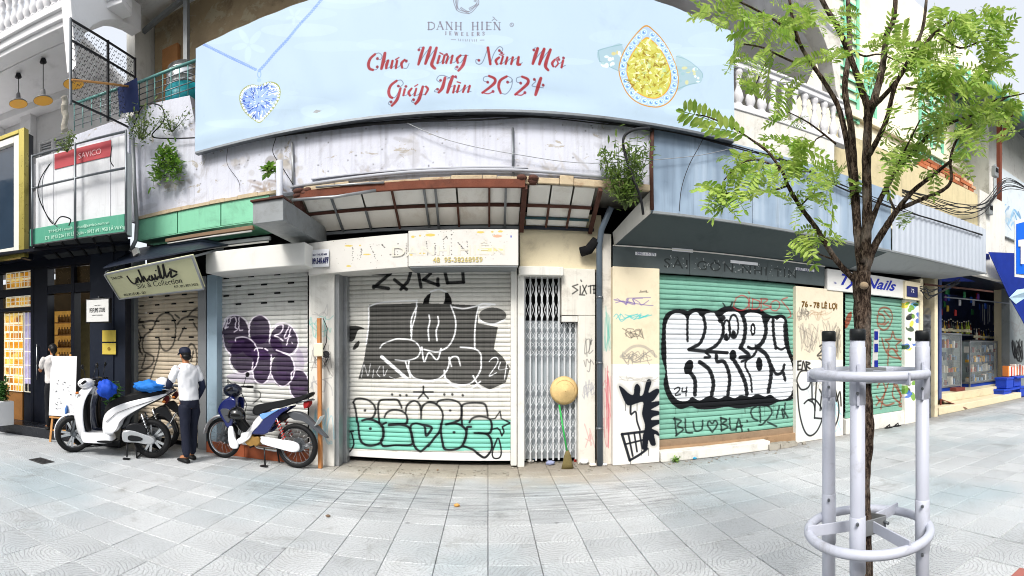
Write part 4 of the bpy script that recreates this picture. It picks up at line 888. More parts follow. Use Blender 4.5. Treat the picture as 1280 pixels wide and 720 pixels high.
# ---------------------------------------------------------------- the big jewellers banner
YB = 6.0-.12
ban = thing('shop_banner', 'huge pale blue jewellers banner with red New Year script, heart pendant and pear ring', 'banner', (-.4, YB, 4.5))
cv = Canvas(PX(243,YB), PX(922,YB), 4.4, 6.3, YB, 330)
RC = rgb('8c0f16'); HC = rgb('3c3f5c')
for k_, (ox, oy) in {'a':(450,50), 'b':(580,50)}.items():
    S = (ox, oy, 8)
    if k_ == 'a':
        heavy = [([(150,150),(105,190),(85,245),(95,290),(130,305)],22),([(250,140),(235,215),(215,292)],27),([(282,213),(268,250),(262,288)],23),([(325,215),(312,285)],23),([(370,213),(358,285)],22),([(445,203),(415,235),(420,280)],20),
            ([(635,90),(610,170),(585,252)],24),([(705,85),(680,170),(655,248)],25),([(765,88),(740,180),(718,250),(732,280),(750,295)],24),([(795,170),(775,240)],23),([(845,165),(828,240)],22),([(880,175),(862,240)],20),([(925,170),(908,240)],22),([(1005,165),(972,200),(978,240)],20),([(1058,165),(1030,260),(985,318)],22),
            ([(365,415),(310,460),(288,520),(300,570),(325,588)],22),([(405,490),(375,600),(320,662)],22),([(448,498),(435,562)],21),([(515,490),(488,530),(500,565)],20),([(562,492),(545,562)],20),([(628,475),(595,590),(555,640)],24),([(660,475),(680,505),(655,555)],18),
            ([(850,388),(825,490),(790,540)],25),([(928,375),(900,450),(875,540)],26),([(948,470),(932,540)],21),([(990,470),(972,535)],22),([(1050,470),(1030,535)],21),([(1098,472),(1080,535)],21)]
        hair = [[(150,150),(190,138),(220,165),(208,200),(178,200)],[(130,305),(165,300),(182,278)],[(215,290),(250,225),(285,210)],[(262,288),(295,280),(325,215)],[(312,285),(345,265),(370,215)],[(358,285),(390,270),(415,235)],[(420,280),(465,285),(490,240)],[(445,203),(472,205)],
            [(590,110),(600,85),(635,88)],[(595,245),(650,150),(705,85)],[(660,240),(715,150),(765,85)],[(775,240),(810,230),(845,168)],[(828,240),(850,230),(880,175)],[(862,240),(895,190),(925,172)],[(908,240),(945,235),(972,200)],[(978,240),(1010,235),(1045,180)],[(1005,165),(1080,160)],[(985,318),(950,300),(958,278)],
            [(365,415),(410,405),(432,440),(405,470),(380,470)],[(320,588),(355,580),(385,530)],[(320,662),(285,645),(300,618)],[(435,562),(465,560),(488,530)],[(500,565),(530,550),(560,500)],[(545,562),(585,555),(610,520)],[(555,640),(515,620),(532,600)],[(628,480),(660,470)],[(655,555),(615,560)],
            [(900,392),(840,365),(790,370),(768,410),(800,435)],[(790,540),(745,530),(770,500)],[(870,400),(925,372),(968,395),(955,370)],[(875,535),(910,480),(948,470)],[(932,540),(965,520),(990,470)],[(972,535),(1010,520),(1050,470)],[(1030,535),(1065,490),(1098,472)],[(1080,535),(1110,530)]]
        dots = [(174,192),(172,274),(462,215),(590,110),(866,155),(970,282),(383,466),(312,628),(458,468),(536,604),(805,414),(777,507),(955,378)]
        acc = [([(355,200),(388,180)],11),([(798,137),(828,152)],11),([(548,466),(576,450)],11),([(972,430),(1005,442)],11)]
    else:
        heavy = [([(238,85),(262,245)],25),([(350,182),(318,212),(328,248)],20),([(388,172),(368,245)],20),([(432,180),(415,245)],21),([(487,180),(470,245)],22),([(545,180),(535,245),(560,252)],22),([(735,95),(710,170),(685,250)],25),([(800,98),(775,175),(750,255)],25),([(862,105),(825,210),(812,275),(838,310)],25),([(905,205),(880,240),(890,272)],19),([(925,208),(938,245),(910,278)],12),([(988,215),(972,282)],21),
            ([(250,362),(305,390),(305,430),(250,480),(182,535)],21),([(425,370),(362,410),(345,470),(365,530)],21),([(580,372),(635,400),(635,440),(580,490),(512,545)],21),([(765,395),(740,470),(715,548)],26)]
        hair = [[(145,205),(120,200),(122,235),(158,245),(192,210),(238,85)],[(262,245),(300,140),(350,75),(385,92),(375,120),(352,113)],[(328,248),(360,240),(388,175)],[(368,245),(400,230),(432,180)],[(415,245),(450,200),(487,180)],[(470,245),(505,200),(545,180)],[(560,252),(580,235)],
            [(695,115),(705,92),(735,95)],[(690,245),(745,160),(800,98)],[(755,248),(810,160),(862,100)],[(890,272),(915,278)],[(905,205),(928,205)],[(938,245),(960,240),(988,215)],[(972,282),(1010,262)],
            [(235,425),(195,410),(200,375),(250,362)],[(365,530),(420,540),(470,480),(480,400),(440,370),(425,370)],[(435,425),(470,425),(480,400)],[(565,435),(525,420),(530,382),(580,372)],[(700,405),(715,425),(680,465),(790,488)]]
        dots = [(147,206),(352,113),(374,136),(695,113),(945,202),(992,188),(235,424),(289,515),(434,426),(565,434),(608,525),(700,405),(788,462)]
        acc = [([(352,150),(375,160),(398,148)],8),([(918,192),(946,178)],10),([(182,533),(240,540),(288,518)],9),([(512,543),(570,550),(608,527)],9)]
    for p in hair: cv.stroke(p, .85, HC, .95, scale=S)
    for p, w_ in heavy: cv.stroke(p, [w_/8*1.15, w_/8*1.5, w_/8*1.1], RC, 1, scale=S)
    for p, w_ in acc: cv.stroke(p, w_/8*1.3, RC, 1, scale=S)
    for x, y in dots: cv.stroke([(x,y),(x+1,y+1)], 3.6, rgb('7d1426'), 1, scale=S)
# heart pendant on its chain
S = (160,0,3); LB_ = rgb('7f9fd6')
def chain(a, b, n):
    for i in range(n):
        u = i/n; x, y = a[0]+(b[0]-a[0])*u, a[1]+(b[1]-a[1])*u
        cv.ell(x, y, 5, 3.8, rgb('a9c0e8'), .9, S); cv.ell(x, y, 5, 3.8, None, 1, S, outline=.6, oc=rgb('5f80c8')); cv.ell(x,y,2,1.6,rgb('5d7fc4'),.9,S)
chain((262,158),(488,268),26); chain((494,268),(740,-12),38)
cv.ell(494,282,6,12,None,1,S,outline=1,oc=LB_); cv.ell(494,304,8,8,rgb('9ab6e6'),1,S)
hp = [(495,322),(530,308),(558,314),(573,335),(570,372),(545,415),(518,445),(494,463),(465,446),(436,420),(420,385),(420,352),(438,330),(465,320)]
cv.fill(hp, rgb('8f9850'), .95, True, S)
hin = [(496+(x-496)*.86, 384+(y-384)*.86) for x, y in hp]; cv.fill(hin, rgb('8ea6da'), 1, True, S)
hq = smooth([(x,y) for x,y in hp], 3, True)
for q in hq: cv.ell(496+(q[0]-496)*.9, 384+(q[1]-384)*.9, 4.5, 4.5, rgb('dfe8fa'), 1, S); cv.ell(496+(q[0]-496)*.9, 384+(q[1]-384)*.9, 1.8, 1.8, rgb('7f9bd8'), .9, S)
def inside(p, poly):
    c_ = False
    for i in range(len(poly)):
        a, b = poly[i], poly[(i+1)%len(poly)]
        if (a[1] > p[1]) != (b[1] > p[1]) and p[0] < (b[0]-a[0])*(p[1]-a[1])/(b[1]-a[1])+a[0]: c_ = not c_
    return c_
hc = [(496+(x-496)*.76, 384+(y-384)*.76) for x, y in hp]; cv.fill(hc, rgb('90aae2'), 1, True, S)
for i in range(300):
    x, y = random.uniform(430,560), random.uniform(315,455)
    if not inside((x,y), hc): continue
    a = math.atan2(y-380, x-496)+random.uniform(-.5,.5); L = random.uniform(8,26); wv = random.uniform(2,7)
    cv.fill([(x,y),(x+L*math.cos(a),y+L*math.sin(a)),(x+wv*math.sin(a),y-wv*math.cos(a))], rgb(random.choice(['3f5fb8','5676c8','f2f7ff','dbe6fb','7c98dc','b5c8f2','2d4aa0','24408f'])), .95, False, S, soft=0)
# pear-cut ring
S = (720,0,3.6)
cv.fill([(98,232),(150,215),(205,205),(225,330),(180,318),(105,280)], rgb('90adb8'), .75, True, S); cv.fill([(450,255),(500,275),(560,325),(567,352),(555,375),(500,385),(450,405)], rgb('90adb4'), .7, True, S)
for p_ in ([(98,232),(150,215),(205,205)],[(105,280),(180,318),(225,330)],[(98,232),(105,280)],[(450,255),(500,275),(560,325),(567,352)],[(450,405),(500,385),(555,375)]): cv.stroke(p_, .9, rgb('6f959e'), .8, scale=S)
for i in range(14): cv.ell(random.uniform(110,200), random.uniform(235,300), random.uniform(4,13), random.uniform(4,10), rgb(random.choice(['d7e8ee','c9ba78','e9f3f6','8fb0b8'])), .8, S)
for i in range(14): cv.ell(random.uniform(460,555), random.uniform(290,375), random.uniform(4,13), random.uniform(4,10), rgb(random.choice(['d7e8ee','c9c690','e9f3f6','8fb0b8'])), .8, S)
pp = [(315,116),(345,135),(385,175),(425,235),(455,310),(462,370),(450,420),(420,462),(380,485),(345,491),(300,482),(255,455),(222,415),(198,360),(190,310),(205,250),(240,190),(285,135)]
cv.fill(pp, rgb('b98a3c'), 1, True, S)
def sc_(f, cx=328, cy=325): return [(cx+(x-cx)*f, cy+(y-cy)*f) for x, y in pp]
cv.fill(sc_(.965), rgb('9db6dc'), 1, True, S)
Q = smooth(sc_(.865), 4, True)
acc_ = 0; last = Q[0]
for q in Q+[Q[0]]:
    d_ = np.linalg.norm(q-last)
    if d_ > 24: 
        cv.ell(q[0], q[1], 13, 13, rgb('8fb6e8'), 1, S); cv.ell(q[0], q[1], 12, 12, None, 1, S, outline=.5, oc=rgb('e9f1fb')); cv.ell(q[0], q[1], 5, 5, rgb('4f78b4'), .9, S); cv.ell(q[0]+3, q[1]-3, 2.5, 2.5, rgb('ffffff'), 1, S); last = q
cv.fill(sc_(.745), rgb('c8993a'), 1, True, S); cv.fill(sc_(.71), rgb('b9b858'), 1, True, S); pc = sc_(.69)
for i in range(420):
    x, y = random.uniform(235,425), random.uniform(165,450)
    if not inside((x,y), pc): continue
    a = random.uniform(0,6.3); L = random.uniform(12,36); wv = random.uniform(6,16)
    cv.fill([(x,y),(x+L*math.cos(a),y+L*math.sin(a)),(x+wv*math.sin(a),y-wv*math.cos(a))], rgb(random.choice(['c9cc78','dfe2b0','a89c34','bdbd68','8f7d26','a9c08c','9c9034','7d6420','e9ecc8','b4ad4a'])), .8, False, S, soft=0)
# pale printed flowers and logo
for fx, fy, fr in ((455,170,60),(625,65,30)):
    for i in range(5):
        a = i*2*PI/5+.4; cv.ell(fx+math.cos(a)*fr*.6, fy+math.sin(a)*fr*.6, fr*.5, fr*.2, rgb('b9cfdd'), .4, (160,0,3), rot=a)
for i in range(6):
    a = i*PI/3+.3; b_ = a+PI*.62
    for rr in (16.5, 14.2): cv.stroke([(582.5+rr*math.cos(a), 2+rr*math.sin(a)),(582.5+rr*.98*math.cos((a+b_)/2), 2+rr*.98*math.sin((a+b_)/2)),(582.5+rr*.72*math.cos(b_), 2+rr*.72*math.sin(b_))], .9, rgb('6a6470'), .95)
for i in range(30): cv.ell(random.uniform(260,900), random.uniform(-5,180), random.uniform(20,60), random.uniform(3,12), rgb(random.choice(['c9dff0','d9ecf6'])), .10)
# the maker's name in thick-and-thin serif capitals, wide-spaced line below, drawn as strokes
SER = {'D':(.9,[((.18,0),(.18,1),2),((.18,0),(.5,0),1),((.18,1),(.5,1),1),[(.45,0),(.8,.2),(.85,.5),(.8,.8),(.45,1)]]),'A':(.9,[((.45,0),(.12,1),1),((.45,0),(.8,1),2),((.25,.65),(.65,.65),1)]),'N':(.9,[((.15,0),(.15,1),1),((.15,0),(.75,1),2),((.75,0),(.75,1),1)]),
 'H':(.9,[((.18,0),(.18,1),2),((.75,0),(.75,1),2),((.18,.5),(.75,.5),1)]),'I':(.42,[((.2,0),(.2,1),2)]),'E':(.75,[((.18,0),(.18,1),2),((.18,0),(.62,0),1),((.18,.5),(.5,.5),1),((.18,1),(.62,1),1)]),
 'J':(.5,[((.3,0),(.3,.85),2),((.3,.95),(.1,1),1)]),'W':(1.1,[((.1,0),(.32,1),2),((.32,1),(.55,.1),1),((.55,.1),(.75,1),2),((.75,1),(.98,0),1)]),'L':(.7,[((.18,0),(.18,1),2),((.18,1),(.6,1),1)]),'R':(.8,[((.18,0),(.18,1),2),[(.2,0),(.6,.05),(.62,.42),(.2,.5)],((.35,.5),(.7,1),2)]),'S':(.7,[[(.6,.1),(.3,0),(.15,.25),(.55,.6),(.5,.95),(.12,.9)]])}
def serif(s_, x, y, hgt, wid, gap, col, wt):
    for ch in s_:
        if ch == ' ': x += gap*5; continue
        adv, st = SER[ch]
        for e in st:
            if isinstance(e, list): cv.stroke([(x+a*wid, y+b*hgt) for a, b in e], wt*1.3, col, 1)
            else:
                (a, b), (c2, d2), t_ = e; cv.stroke([(x+a*wid, y+b*hgt),(x+c2*wid, y+d2*hgt)], wt*(1.7 if t_ == 2 else .8), col, 1, sm=False)
                if wt > .8:
                    for (u_, v_) in ((a,b),(c2,d2)):
                        if v_ in (0,1) and ch in 'DHINEAL': cv.stroke([(x+u_*wid-1.1, y+v_*hgt),(x+u_*wid+1.1, y+v_*hgt)], .6, col, 1, sm=False)
        x += adv*wid+gap
    return x
serif('DANH', 534, 29, 9.2, 10.5, 1.9, rgb('6a6471'), .95); serif('HIEN', 589, 29, 9.2, 10.5, 1.9, rgb('6a6471'), .95)
cv.stroke([(615,26.8),(618,24.6),(621,26.8)], .9, rgb('6a6471')); cv.stroke([(616,22.2),(618,23.6)], .9, rgb('6a6471'))
cv.ell(639.5, 32.5, 2.2, 2.2, None, 1, outline=.8, oc=rgb('6a6471')); cv.stroke([(639,31.5),(640,33.5)], .8, rgb('6a6471'))
serif('JEWELERS', 556, 41.2, 4, 4.4, 3.3, rgb('77707c'), .75)
for a_, b_ in ((564,569.5),(600,605)): cv.stroke([(a_,51),(b_,51)], .7, rgb('77707c'), sm=False)
for i in range(9): cv.stroke([(573+i*2.8,50),(573+i*2.8+random.uniform(-.6,.8),52)], .9, rgb('77707c'), .85, sm=False)
bm_ = mat('banner_vinyl', 'abc0d3', .55, var=.03, vscale=1.2, bump=.06, bscale=5, dirt='8b9cab', dirt_amt=.35, dirt_scale=1.2, canvas=cv.spec('print_banner'))
xa, xb = PX(245,YB), PX(917,YB); nx, ny = 90, 18; vs = []; fc = []
def ban_top(x): return np.interp(x, [xa, -2.3, 1.2, xb], [6.08, 6.19, 6.22, 6.04])
for j in range(ny+1):
    for i in range(nx+1):
        x = xa+(xb-xa)*i/nx; u = j/ny; z = 4.535+(ban_top(x)-4.535)*u
        wv = .012*math.sin(x*5.3+u*4)*(1-u)+.02*math.exp(-((u-.12)/.05)**2)*math.sin(x*2.1)+.006*math.sin(x*14+u*9)
        vs.append((x, YB-.012+wv, z))
for j in range(ny):
    for i in range(nx): a = j*(nx+1)+i; fc.append((a, a+1, a+nx+2, a+nx+1))
MB().add(vs, fc, True).build('vinyl', bm_, ban)
fr_ = MB(); fr_.slab([(xa,YB+.02,4.54),(xb,YB+.02,4.54),(xb,YB+.02,6.0),(xa,YB+.02,6.04)], (0,.05,0)); fr_.build('backing_frame', M['grey_metal'], ban)
box('bottom_rail', (xa, xb, YB-.03, YB+.06, 4.50, 4.535), M['steel'], ban, .004)
lg = mat('grey_print', '6d6873', .6, var=.03)
# ---------------------------------------------------------------- shop signs
YJ = 6.1
jb = thing('old_shop_sign', 'stripped white box sign with yellow glue marks over the widest shutter', 'sign', (-.7, YJ, 2.7))
cv = Canvas(PX(380,YJ), PX(650,YJ), 2.5, 3.25, YJ, 260)
S = (400,280,4.5); YE = rgb('c9b23a')
for x,y,rx,ry in [(620,62,28,8),(522,72,10,7),(562,66,6,5),(902,46,22,6),(968,44,8,5),(1014,42,14,6),(160,122,24,5),(224,120,6,4),(262,170,22,4),(160,236,14,5),(512,174,10,4),(575,165,18,4)]: cv.ell(x,y,rx,ry,YE,.85,S)
cv.ell(960,145,75,9,rgb('d9c956'),.6,S); cv.ell(997,68,26,8,rgb('d98a5a'),.7,S); cv.ell(1074,70,4,8,rgb('3c4fa8'),.9,S)
for p in [[(775,105),(828,165)],[(695,85),(708,70),(718,80)],[(648,110),(648,172)],[(695,100),(693,175)],[(738,40),(740,170)],[(285,130),(312,190)],[(345,115),(362,130)],[(437,110),(436,175),(395,172)],[(485,110),(487,165)],[(232,140),(228,185)],[(183,130),(182,200)],[(600,100),(604,175)],[(828,95),(828,150)]]:
    for t_ in np.linspace(0,1,7):
        i = min(int(t_*(len(p)-1)), len(p)-2); f = t_*(len(p)-1)-i; x = p[i][0]+(p[i+1][0]-p[i][0])*f; y = p[i][1]+(p[i+1][1]-p[i][1])*f
        cv.ell(x+random.uniform(-3,3), y+random.uniform(-3,3), random.uniform(2,4.5), random.uniform(2,4.5), rgb('3a3834'), .85, S)
cv.stroke([(775,105),(828,165)],.9,rgb('3a3834'),.9,scale=S)
for i in range(60): cv.ell(random.uniform(30,1080), random.uniform(30,250), random.uniform(1.5,3), random.uniform(1.5,3), rgb('6a6358'), .7, S)
jm = mat('box_sign_white','cfcdc8',.5,var=.05,dirt='968b76',dirt_amt=.45,dirt_scale=2,canvas=cv.spec('marks_box_sign'))
box('face_box', (PX(510,YJ)+.004, PX(648,YJ), YJ, 6.55, 2.67, 3.13), jm, jb, .006)
MB().slab([(PX(385,YJ),YJ+.01,2.61),(PX(510,YJ)-.004,YJ+.01,2.665),(PX(510,YJ)-.004,YJ+.01,3.10),(PX(385,YJ),YJ+.01,3.05)], (0,.42,0)).build('face_box', jm, jb, bevel=.006)
box('soffit', (PX(512,YJ), PX(647,YJ), YJ+.01, 6.58, 2.655, 2.668), M['grey_metal'], jb, 0)
ol = mat('yellowed_glue_letters','bcae72',.6,var=.1)
ptext('48  95-38268959', 572, 324.5, 62, YJ-.006, ol, jb, depth=.004, bold=.01)
text('DANH HIỀN', w=1.45, h=.2, at=PT(560,309,YJ-.003), mat=mat('ghost_letters','d2cdc0',.6,var=.1), parent=jb, depth=.001)
nt_ = thing('phone_notice', 'small white to-let notice with a phone number on the corner of the box sign', 'notice', (PX(397,YJ), YJ, 2.75))
a, b = PT(384.5,313,YJ-.02), PT(411,333,YJ-.02); box('card', (a.x, b.x, YJ-.02, YJ-.012, b.z, a.z), mat('notice_white','d9dbe0',.5,var=.03), nt_, 0)
dk = mat('dark_blue_print','23285a',.5,var=.03)
ptext('CHO THUÊ MB', 398, 318, 21, YJ-.024, dk, nt_, bold=.01); ptext('0909.545.677', 398, 326, 24, YJ-.024, dk, nt_, bold=.03)
text('0909.545.677', w=.29, h=.085, at=PT(398,326,YJ-.025), mat=dk, parent=nt_, bold=.02)
# dark grey sign over the green shutter
YG = 6.5
dg = thing('dark_shop_sign', 'dark grey sign board with removed letters over the bubble-letter shutter', 'sign', (4, YG, 2.7))
gp = mat('charcoal_board','4a5355',.55,var=.08,dirt='2e3536',dirt_amt=.35)
for a, b in ((766,862),(862,960),(960,1031)): box('panel', (PX(a,YG)+.003, PX(b,YG)-.003, YG, YG+.06, 2.705, 3.06), gp, dg, .003)
box('trim', (PX(766,YG), PX(1031,YG), YG-.012, YG-.001, 3.045, 3.062), M['white'], dg, 0)
gl = mat('ghost_outline_letters','2b3132',.6,var=.1)
text('SÀI GÒN NHI TÍN', w=PX(995,YG)-PX(830,YG), h=.17, at=(.5*(PX(995,YG)+PX(830,YG)), YG-.003, 2.87), mat=gl, parent=dg, space=1.2)
mb = MB()
for i in range(70): x = random.uniform(PX(832,YG), PX(995,YG)); z = 2.87+random.uniform(-.09,.09); mb.box(x, x+random.uniform(.008,.02), YG-.006, YG-.004, z, z+random.uniform(.008,.03))
mb.build('torn_glue', mat('glue_grey','8b9293'), dg, kind='stuff')
for px, py, wpx, s_ in ((807,317,26,'0903 615 271'),(853,312,26,''),(930,327,34,''),(1006,336,23,'MẶT BẰNG')):
    a = PT(px-wpx/2,py,YG); b = PT(px+wpx/2,py,YG); box('sticker', (a.x,b.x,YG-.008,YG-.002,a.z-.02,a.z+.025), mat('notice_white','d9dbe0'), dg, 0)
    if s_: text(s_, w=(b.x-a.x)*.85, at=(.5*(a.x+b.x),YG-.011,a.z+.003), mat=dk, parent=dg)
# nail sign
ns = thing('nail_shop_sign', 'white nail shop sign with slanted blue script lettering', 'sign', (PX(1080,YG), YG, 2.65))
box('board', (PX(1033,YG)+.01, PX(1130,YG), YG-.02, YG+.08, 2.64, 3.02), mat('sign_white','d6d6d4',.4,var=.03), ns, .006)
nb_ = mat('royal_blue_print','1f2f9a',.4,var=.03)
text('Ty  Nails', w=PX(1119,YG)-PX(1050,YG), h=.27, at=(.5*(PX(1119,YG)+PX(1050,YG)), YG-.026, 2.83), mat=nb_, parent=ns, shear=.45, bold=.02)
text('TEL:', w=.08, at=(PX(1043,YG), YG-.026, 2.78), mat=nb_, parent=ns)
pl = thing('house_number_plate', 'small dark blue number plate on cream right of the nail sign', 'number plate', (PX(1141,6.4), 6.4, 2.6))
box('backing', (PX(1131,6.44), PX(1150,6.44), 6.42, 6.5, 2.62, 3.0), M['cream'], pl, .004); a, b = PT(1134,357,6.4), PT(1147.5,372,6.4); box('plate', (a.x,b.x,6.405,6.415,b.z,a.z), dk, pl, .002)
text('72', w=.1, at=((a.x+b.x)/2, 6.40, (a.z+b.z)/2+.02), mat=mat('sign_white','d6d6d4'), parent=pl)
# tailor sign (leans out at the top)
ts = thing('tailor_sign', 'cream tilted tailor shop sign with black handwritten name', 'sign', (-4.6, 5.4, 2.4))
A, B, Cc, D = Vector((-5.40,5.60,2.41)), Vector((-3.76,5.60,2.45)), Vector((-3.74,5.28,2.86)), Vector((-5.42,5.28,2.77))
nrm = (B-A).cross(D-A).normalized()
if nrm.y > 0: nrm = -nrm
MB().slab([A, B, Cc, D], -nrm*.05).build('board', mat('cream_sign_face','c8c8a2',.5,var=.05,dirt='8f8b68',dirt_amt=.3), ts, bevel=.004)
for a, b in ((A,B),(B,Cc),(Cc,D),(D,A)): MB().bar(a+nrm*.004, b+nrm*.004, .02, .03, nrm).build('frame', M['alu'], ts)
ink = mat('black_ink','141414',.5,var=.03)
ux = (B-A).normalized(); up_ = nrm.cross(ux).normalized()
if up_.z < 0: up_ = -up_
Rm = Matrix((ux, ux.cross(up_)*-1*-1, up_)).transposed()
def onsign(u, v, lift=.006): return A+(B-A)*u+((D-A)*(1-u)+(Cc-B)*u)*v+nrm*lift
rotm = Matrix((ux, up_, ux.cross(up_))).transposed().to_euler()
S = (120,310,5.2)  # handwriting, as strokes in the sign's own plane: u along, v up
hw = [[(.25,.80),(.265,.55),(.30,.48),(.33,.60)],[(.34,.66),(.335,.50)],[(.335,.52),(.365,.68),(.37,.50),(.40,.60)],[(.41,.92),(.405,.50),(.43,.68),(.445,.50),(.47,.58)],[(.50,.66),(.475,.55),(.505,.50),(.52,.66),(.53,.50),(.555,.60)],[(.56,.68),(.56,.50),(.59,.60)],[(.59,.78),(.592,.80)],[(.60,.52),(.635,.92),(.62,.52),(.655,.60),(.69,.94),(.67,.54),(.70,.58)],[(.70,.60),(.74,.68),(.72,.50),(.79,.56)],[(.735,.76),(.80,.62)]]
sm_ = MB()
for st in hw:
    q = smooth([(u,v,0) for u,v in st], 6); sm_.tube([onsign(p[0], p[1], .008) for p in q], .014, 6)
sm_.build('handwriting', ink, ts)
text('Silk & Collection', w=.86, at=onsign(.55,.36), mat=ink, parent=ts, rot=rotm, shear=.2); text('TAILOR', w=.24, at=onsign(.12,.80), mat=ink, parent=ts, rot=rotm)
text('ĐC: 82 LÊ LỢI - Q.1', w=.45, at=onsign(.22,.12), mat=ink, parent=ts, rot=rotm); text('ĐT: 091.809.3452', w=.42, at=onsign(.83,.17), mat=ink, parent=ts, rot=rotm)
cn = thing('navy_awning', 'dark navy awning sheet above the tailor sign', 'awning', (-4.6, 5.6, 3))
MB().slab([(-5.5,5.33,2.88),(-3.74,5.33,2.93),(-3.72,6.2,3.16),(-4.2,6.25,3.32),(-5.6,6.2,3.32)], (0,0,.02)).build('cloth', M['navy'], cn)
for a, b in (((-5.42,5.3,2.8),(-5.42,6.1,3.2)),((-3.76,5.3,2.85),(-3.76,6.1,3.1))): MB().bar(a, b, .03, .03).build('arm', M['steel'], cn)

# ---------------------------------------------------------------- left building: plan line L, angled toward the street
LA, LBp = Vector((-5.36, 5.57, 0)), Vector((-12.0, 3.6, 0)); LD = (LBp-LA).normalized(); LN = Vector((-LD.y, LD.x, 0))
if LN.y > 0: LN = -LN                     # LN points to the street
def LP(px, py, off=0):                    # pixel -> point on the line's plane, off metres toward the street
    t = th(px); d = Vector((math.sin(t), math.cos(t), 0)); o = LA+LN*off
    r = (o.dot(LN))/(d.dot(LN)); return Vector((d.x*r, d.y*r, EYE+(HZ-py)/FR*r))
def lbox(mb, pxa, pxb, off0, off1, z0, z1):
    a, b = LP(pxa, 400, off0), LP(pxb, 400, off0); w_ = LN*(off1-off0)
    pts = [Vector((a.x,a.y,z0)), Vector((b.x,b.y,z0)), Vector((b.x,b.y,z1)), Vector((a.x,a.y,z1))]
    return mb.slab(pts, w_)
LROT = math.atan2(-LD.y, -LD.x)
lb = thing('corner_building', 'white colonial building with turned balustrade, loggia and dark perfume shop below', 'building', (-8, 5, 0))
pf = mat('black_navy_shopfront','10141f',.35,var=.1); fl = mat('dark_polished_step','1c1f26',.25,var=.1)
MB().slab([LA+LN*0, LBp, LBp-LN*4, LA-LN*4], (0,0,.18)).build('step', fl, lb, bevel=.01)
off = -.45
def lb_part(nm, pa, pb, o0, o1, z0, z1, m, bevel=.004, label=None): return lbox(MB(), pa, pb, o0, o1, z0, z1).build(nm, m, lb, bevel=bevel, label=label)
lb_part('wall_panel', 121, 150, off-.25, off, .18, 3.3, M['navy']); lb_part('wall_panel', 150.3, 164, off-.25, off-.02, .18, 3.3, M['navy'])
lb_part('lintel', -55, 121, off-.2, off, 2.62, 2.78, pf); lb_part('lintel', -55, 121, off-.2, off, 3.12, 3.45, pf)
for pa, pb in ((-2,4),(47,68),(50,52),(97,101),(-40,-30)): lb_part('mullion', pa, pb, off-.22, off+.01, .18, 3.12, pf)
lb_part('mullion', 0, 52, off-.1, off+.01, 2.33, 2.40, pf)
# gold stained windows: lit panels with white cames
cv = None
gmat = bpy.data.materials.new('lit_stained_glass'); gmat.use_nodes = True; k = N(gmat); b_ = k.n['Principled BSDF']
br = k.new('TexBrick', {'Vector': k.pos((1,1,1)), 'Color1': C('f0a212'), 'Color2': C('8a4c0c'), 'Mortar': C('fff3d0'), 'Scale': 2.6, 'Mortar Size': .03, 'Bias': .1})
gp_ = k.new('NewGeometry').outputs['Position']; sp_ = k.new('SeparateXYZ', {0: gp_}); cc = k.new('CombineXYZ', {0: sp_.outputs[0], 1: sp_.outputs[2]}).outputs[0]
k.l.new(k.new('Mapping', {'Vector': cc, 'Scale': (1.4,.55,1)}).outputs[0], br.inputs['Vector'])
colr = k.mix(k.ramp(k.noise(gp_, 3.5, 4), .45, .7), br.outputs['Color'], C('ffd96a'))
k.l.new(colr, b_.inputs['Base Color']); k.l.new(colr, b_.inputs['Emission Color']); b_.inputs['Emission Strength'].default_value = .22
lw = mat('lit_lilac_glass','a9a3cc',.2,var=.5,vscale=7,emit=.15)
pa_m = mat('lit_pale_came','e9e2ce',.4,emit=.15)
for pa, pb, z0, z1 in ((6,29,.75,2.3),(31,48,.75,2.3),(8,48,2.42,2.62),(8,48,2.80,3.10)):
    w_ = lb_part('window', pa, pb, off-.12, off-.10, z0, z1, gmat if pa != 31 else lw, 0, label='lit golden stained window' if pa != 31 else 'pale lilac window')
    a, b = LP(pa,400,off), LP(pb,400,off); n = 4 if pb-pa < 30 else 7
    for i in range(n+1):
        p = a+(b-a)*(i/n); o = MB().bar((p.x,p.y,z0),(p.x,p.y,z1),.010,.012,(0,1,0)).build('came', pa_m, None); o.parent = w_
    for zz in np.arange(z0, z1+.01, .26 if z1-z0 > 1 else .1):
        o = MB().bar((a.x,a.y,zz),(b.x,b.y,zz),.014,.012).build('came', pa_m, None); o.parent = w_
bron = mat('bronze_mirror_soffit','4d3d24',.25,.5,var=.5,vscale=9)
lb_part('transom_window', 70, 118, off-.12, off-.10, 2.80, 3.10, bron, 0)
MB().slab([LP(-60,400,.6)+Vector((0,0,3.27-LP(-60,400,.6).z)), LP(163,400,.0)+Vector((0,0,3.3-LP(163,400,0).z)), LP(163,400,-.6)+Vector((0,0,3.3-LP(163,400,-.6).z)), LP(-60,400,-.6)+Vector((0,0,3.3-LP(-60,400,-.6).z))], (0,0,.05)).build('soffit', pf, lb)
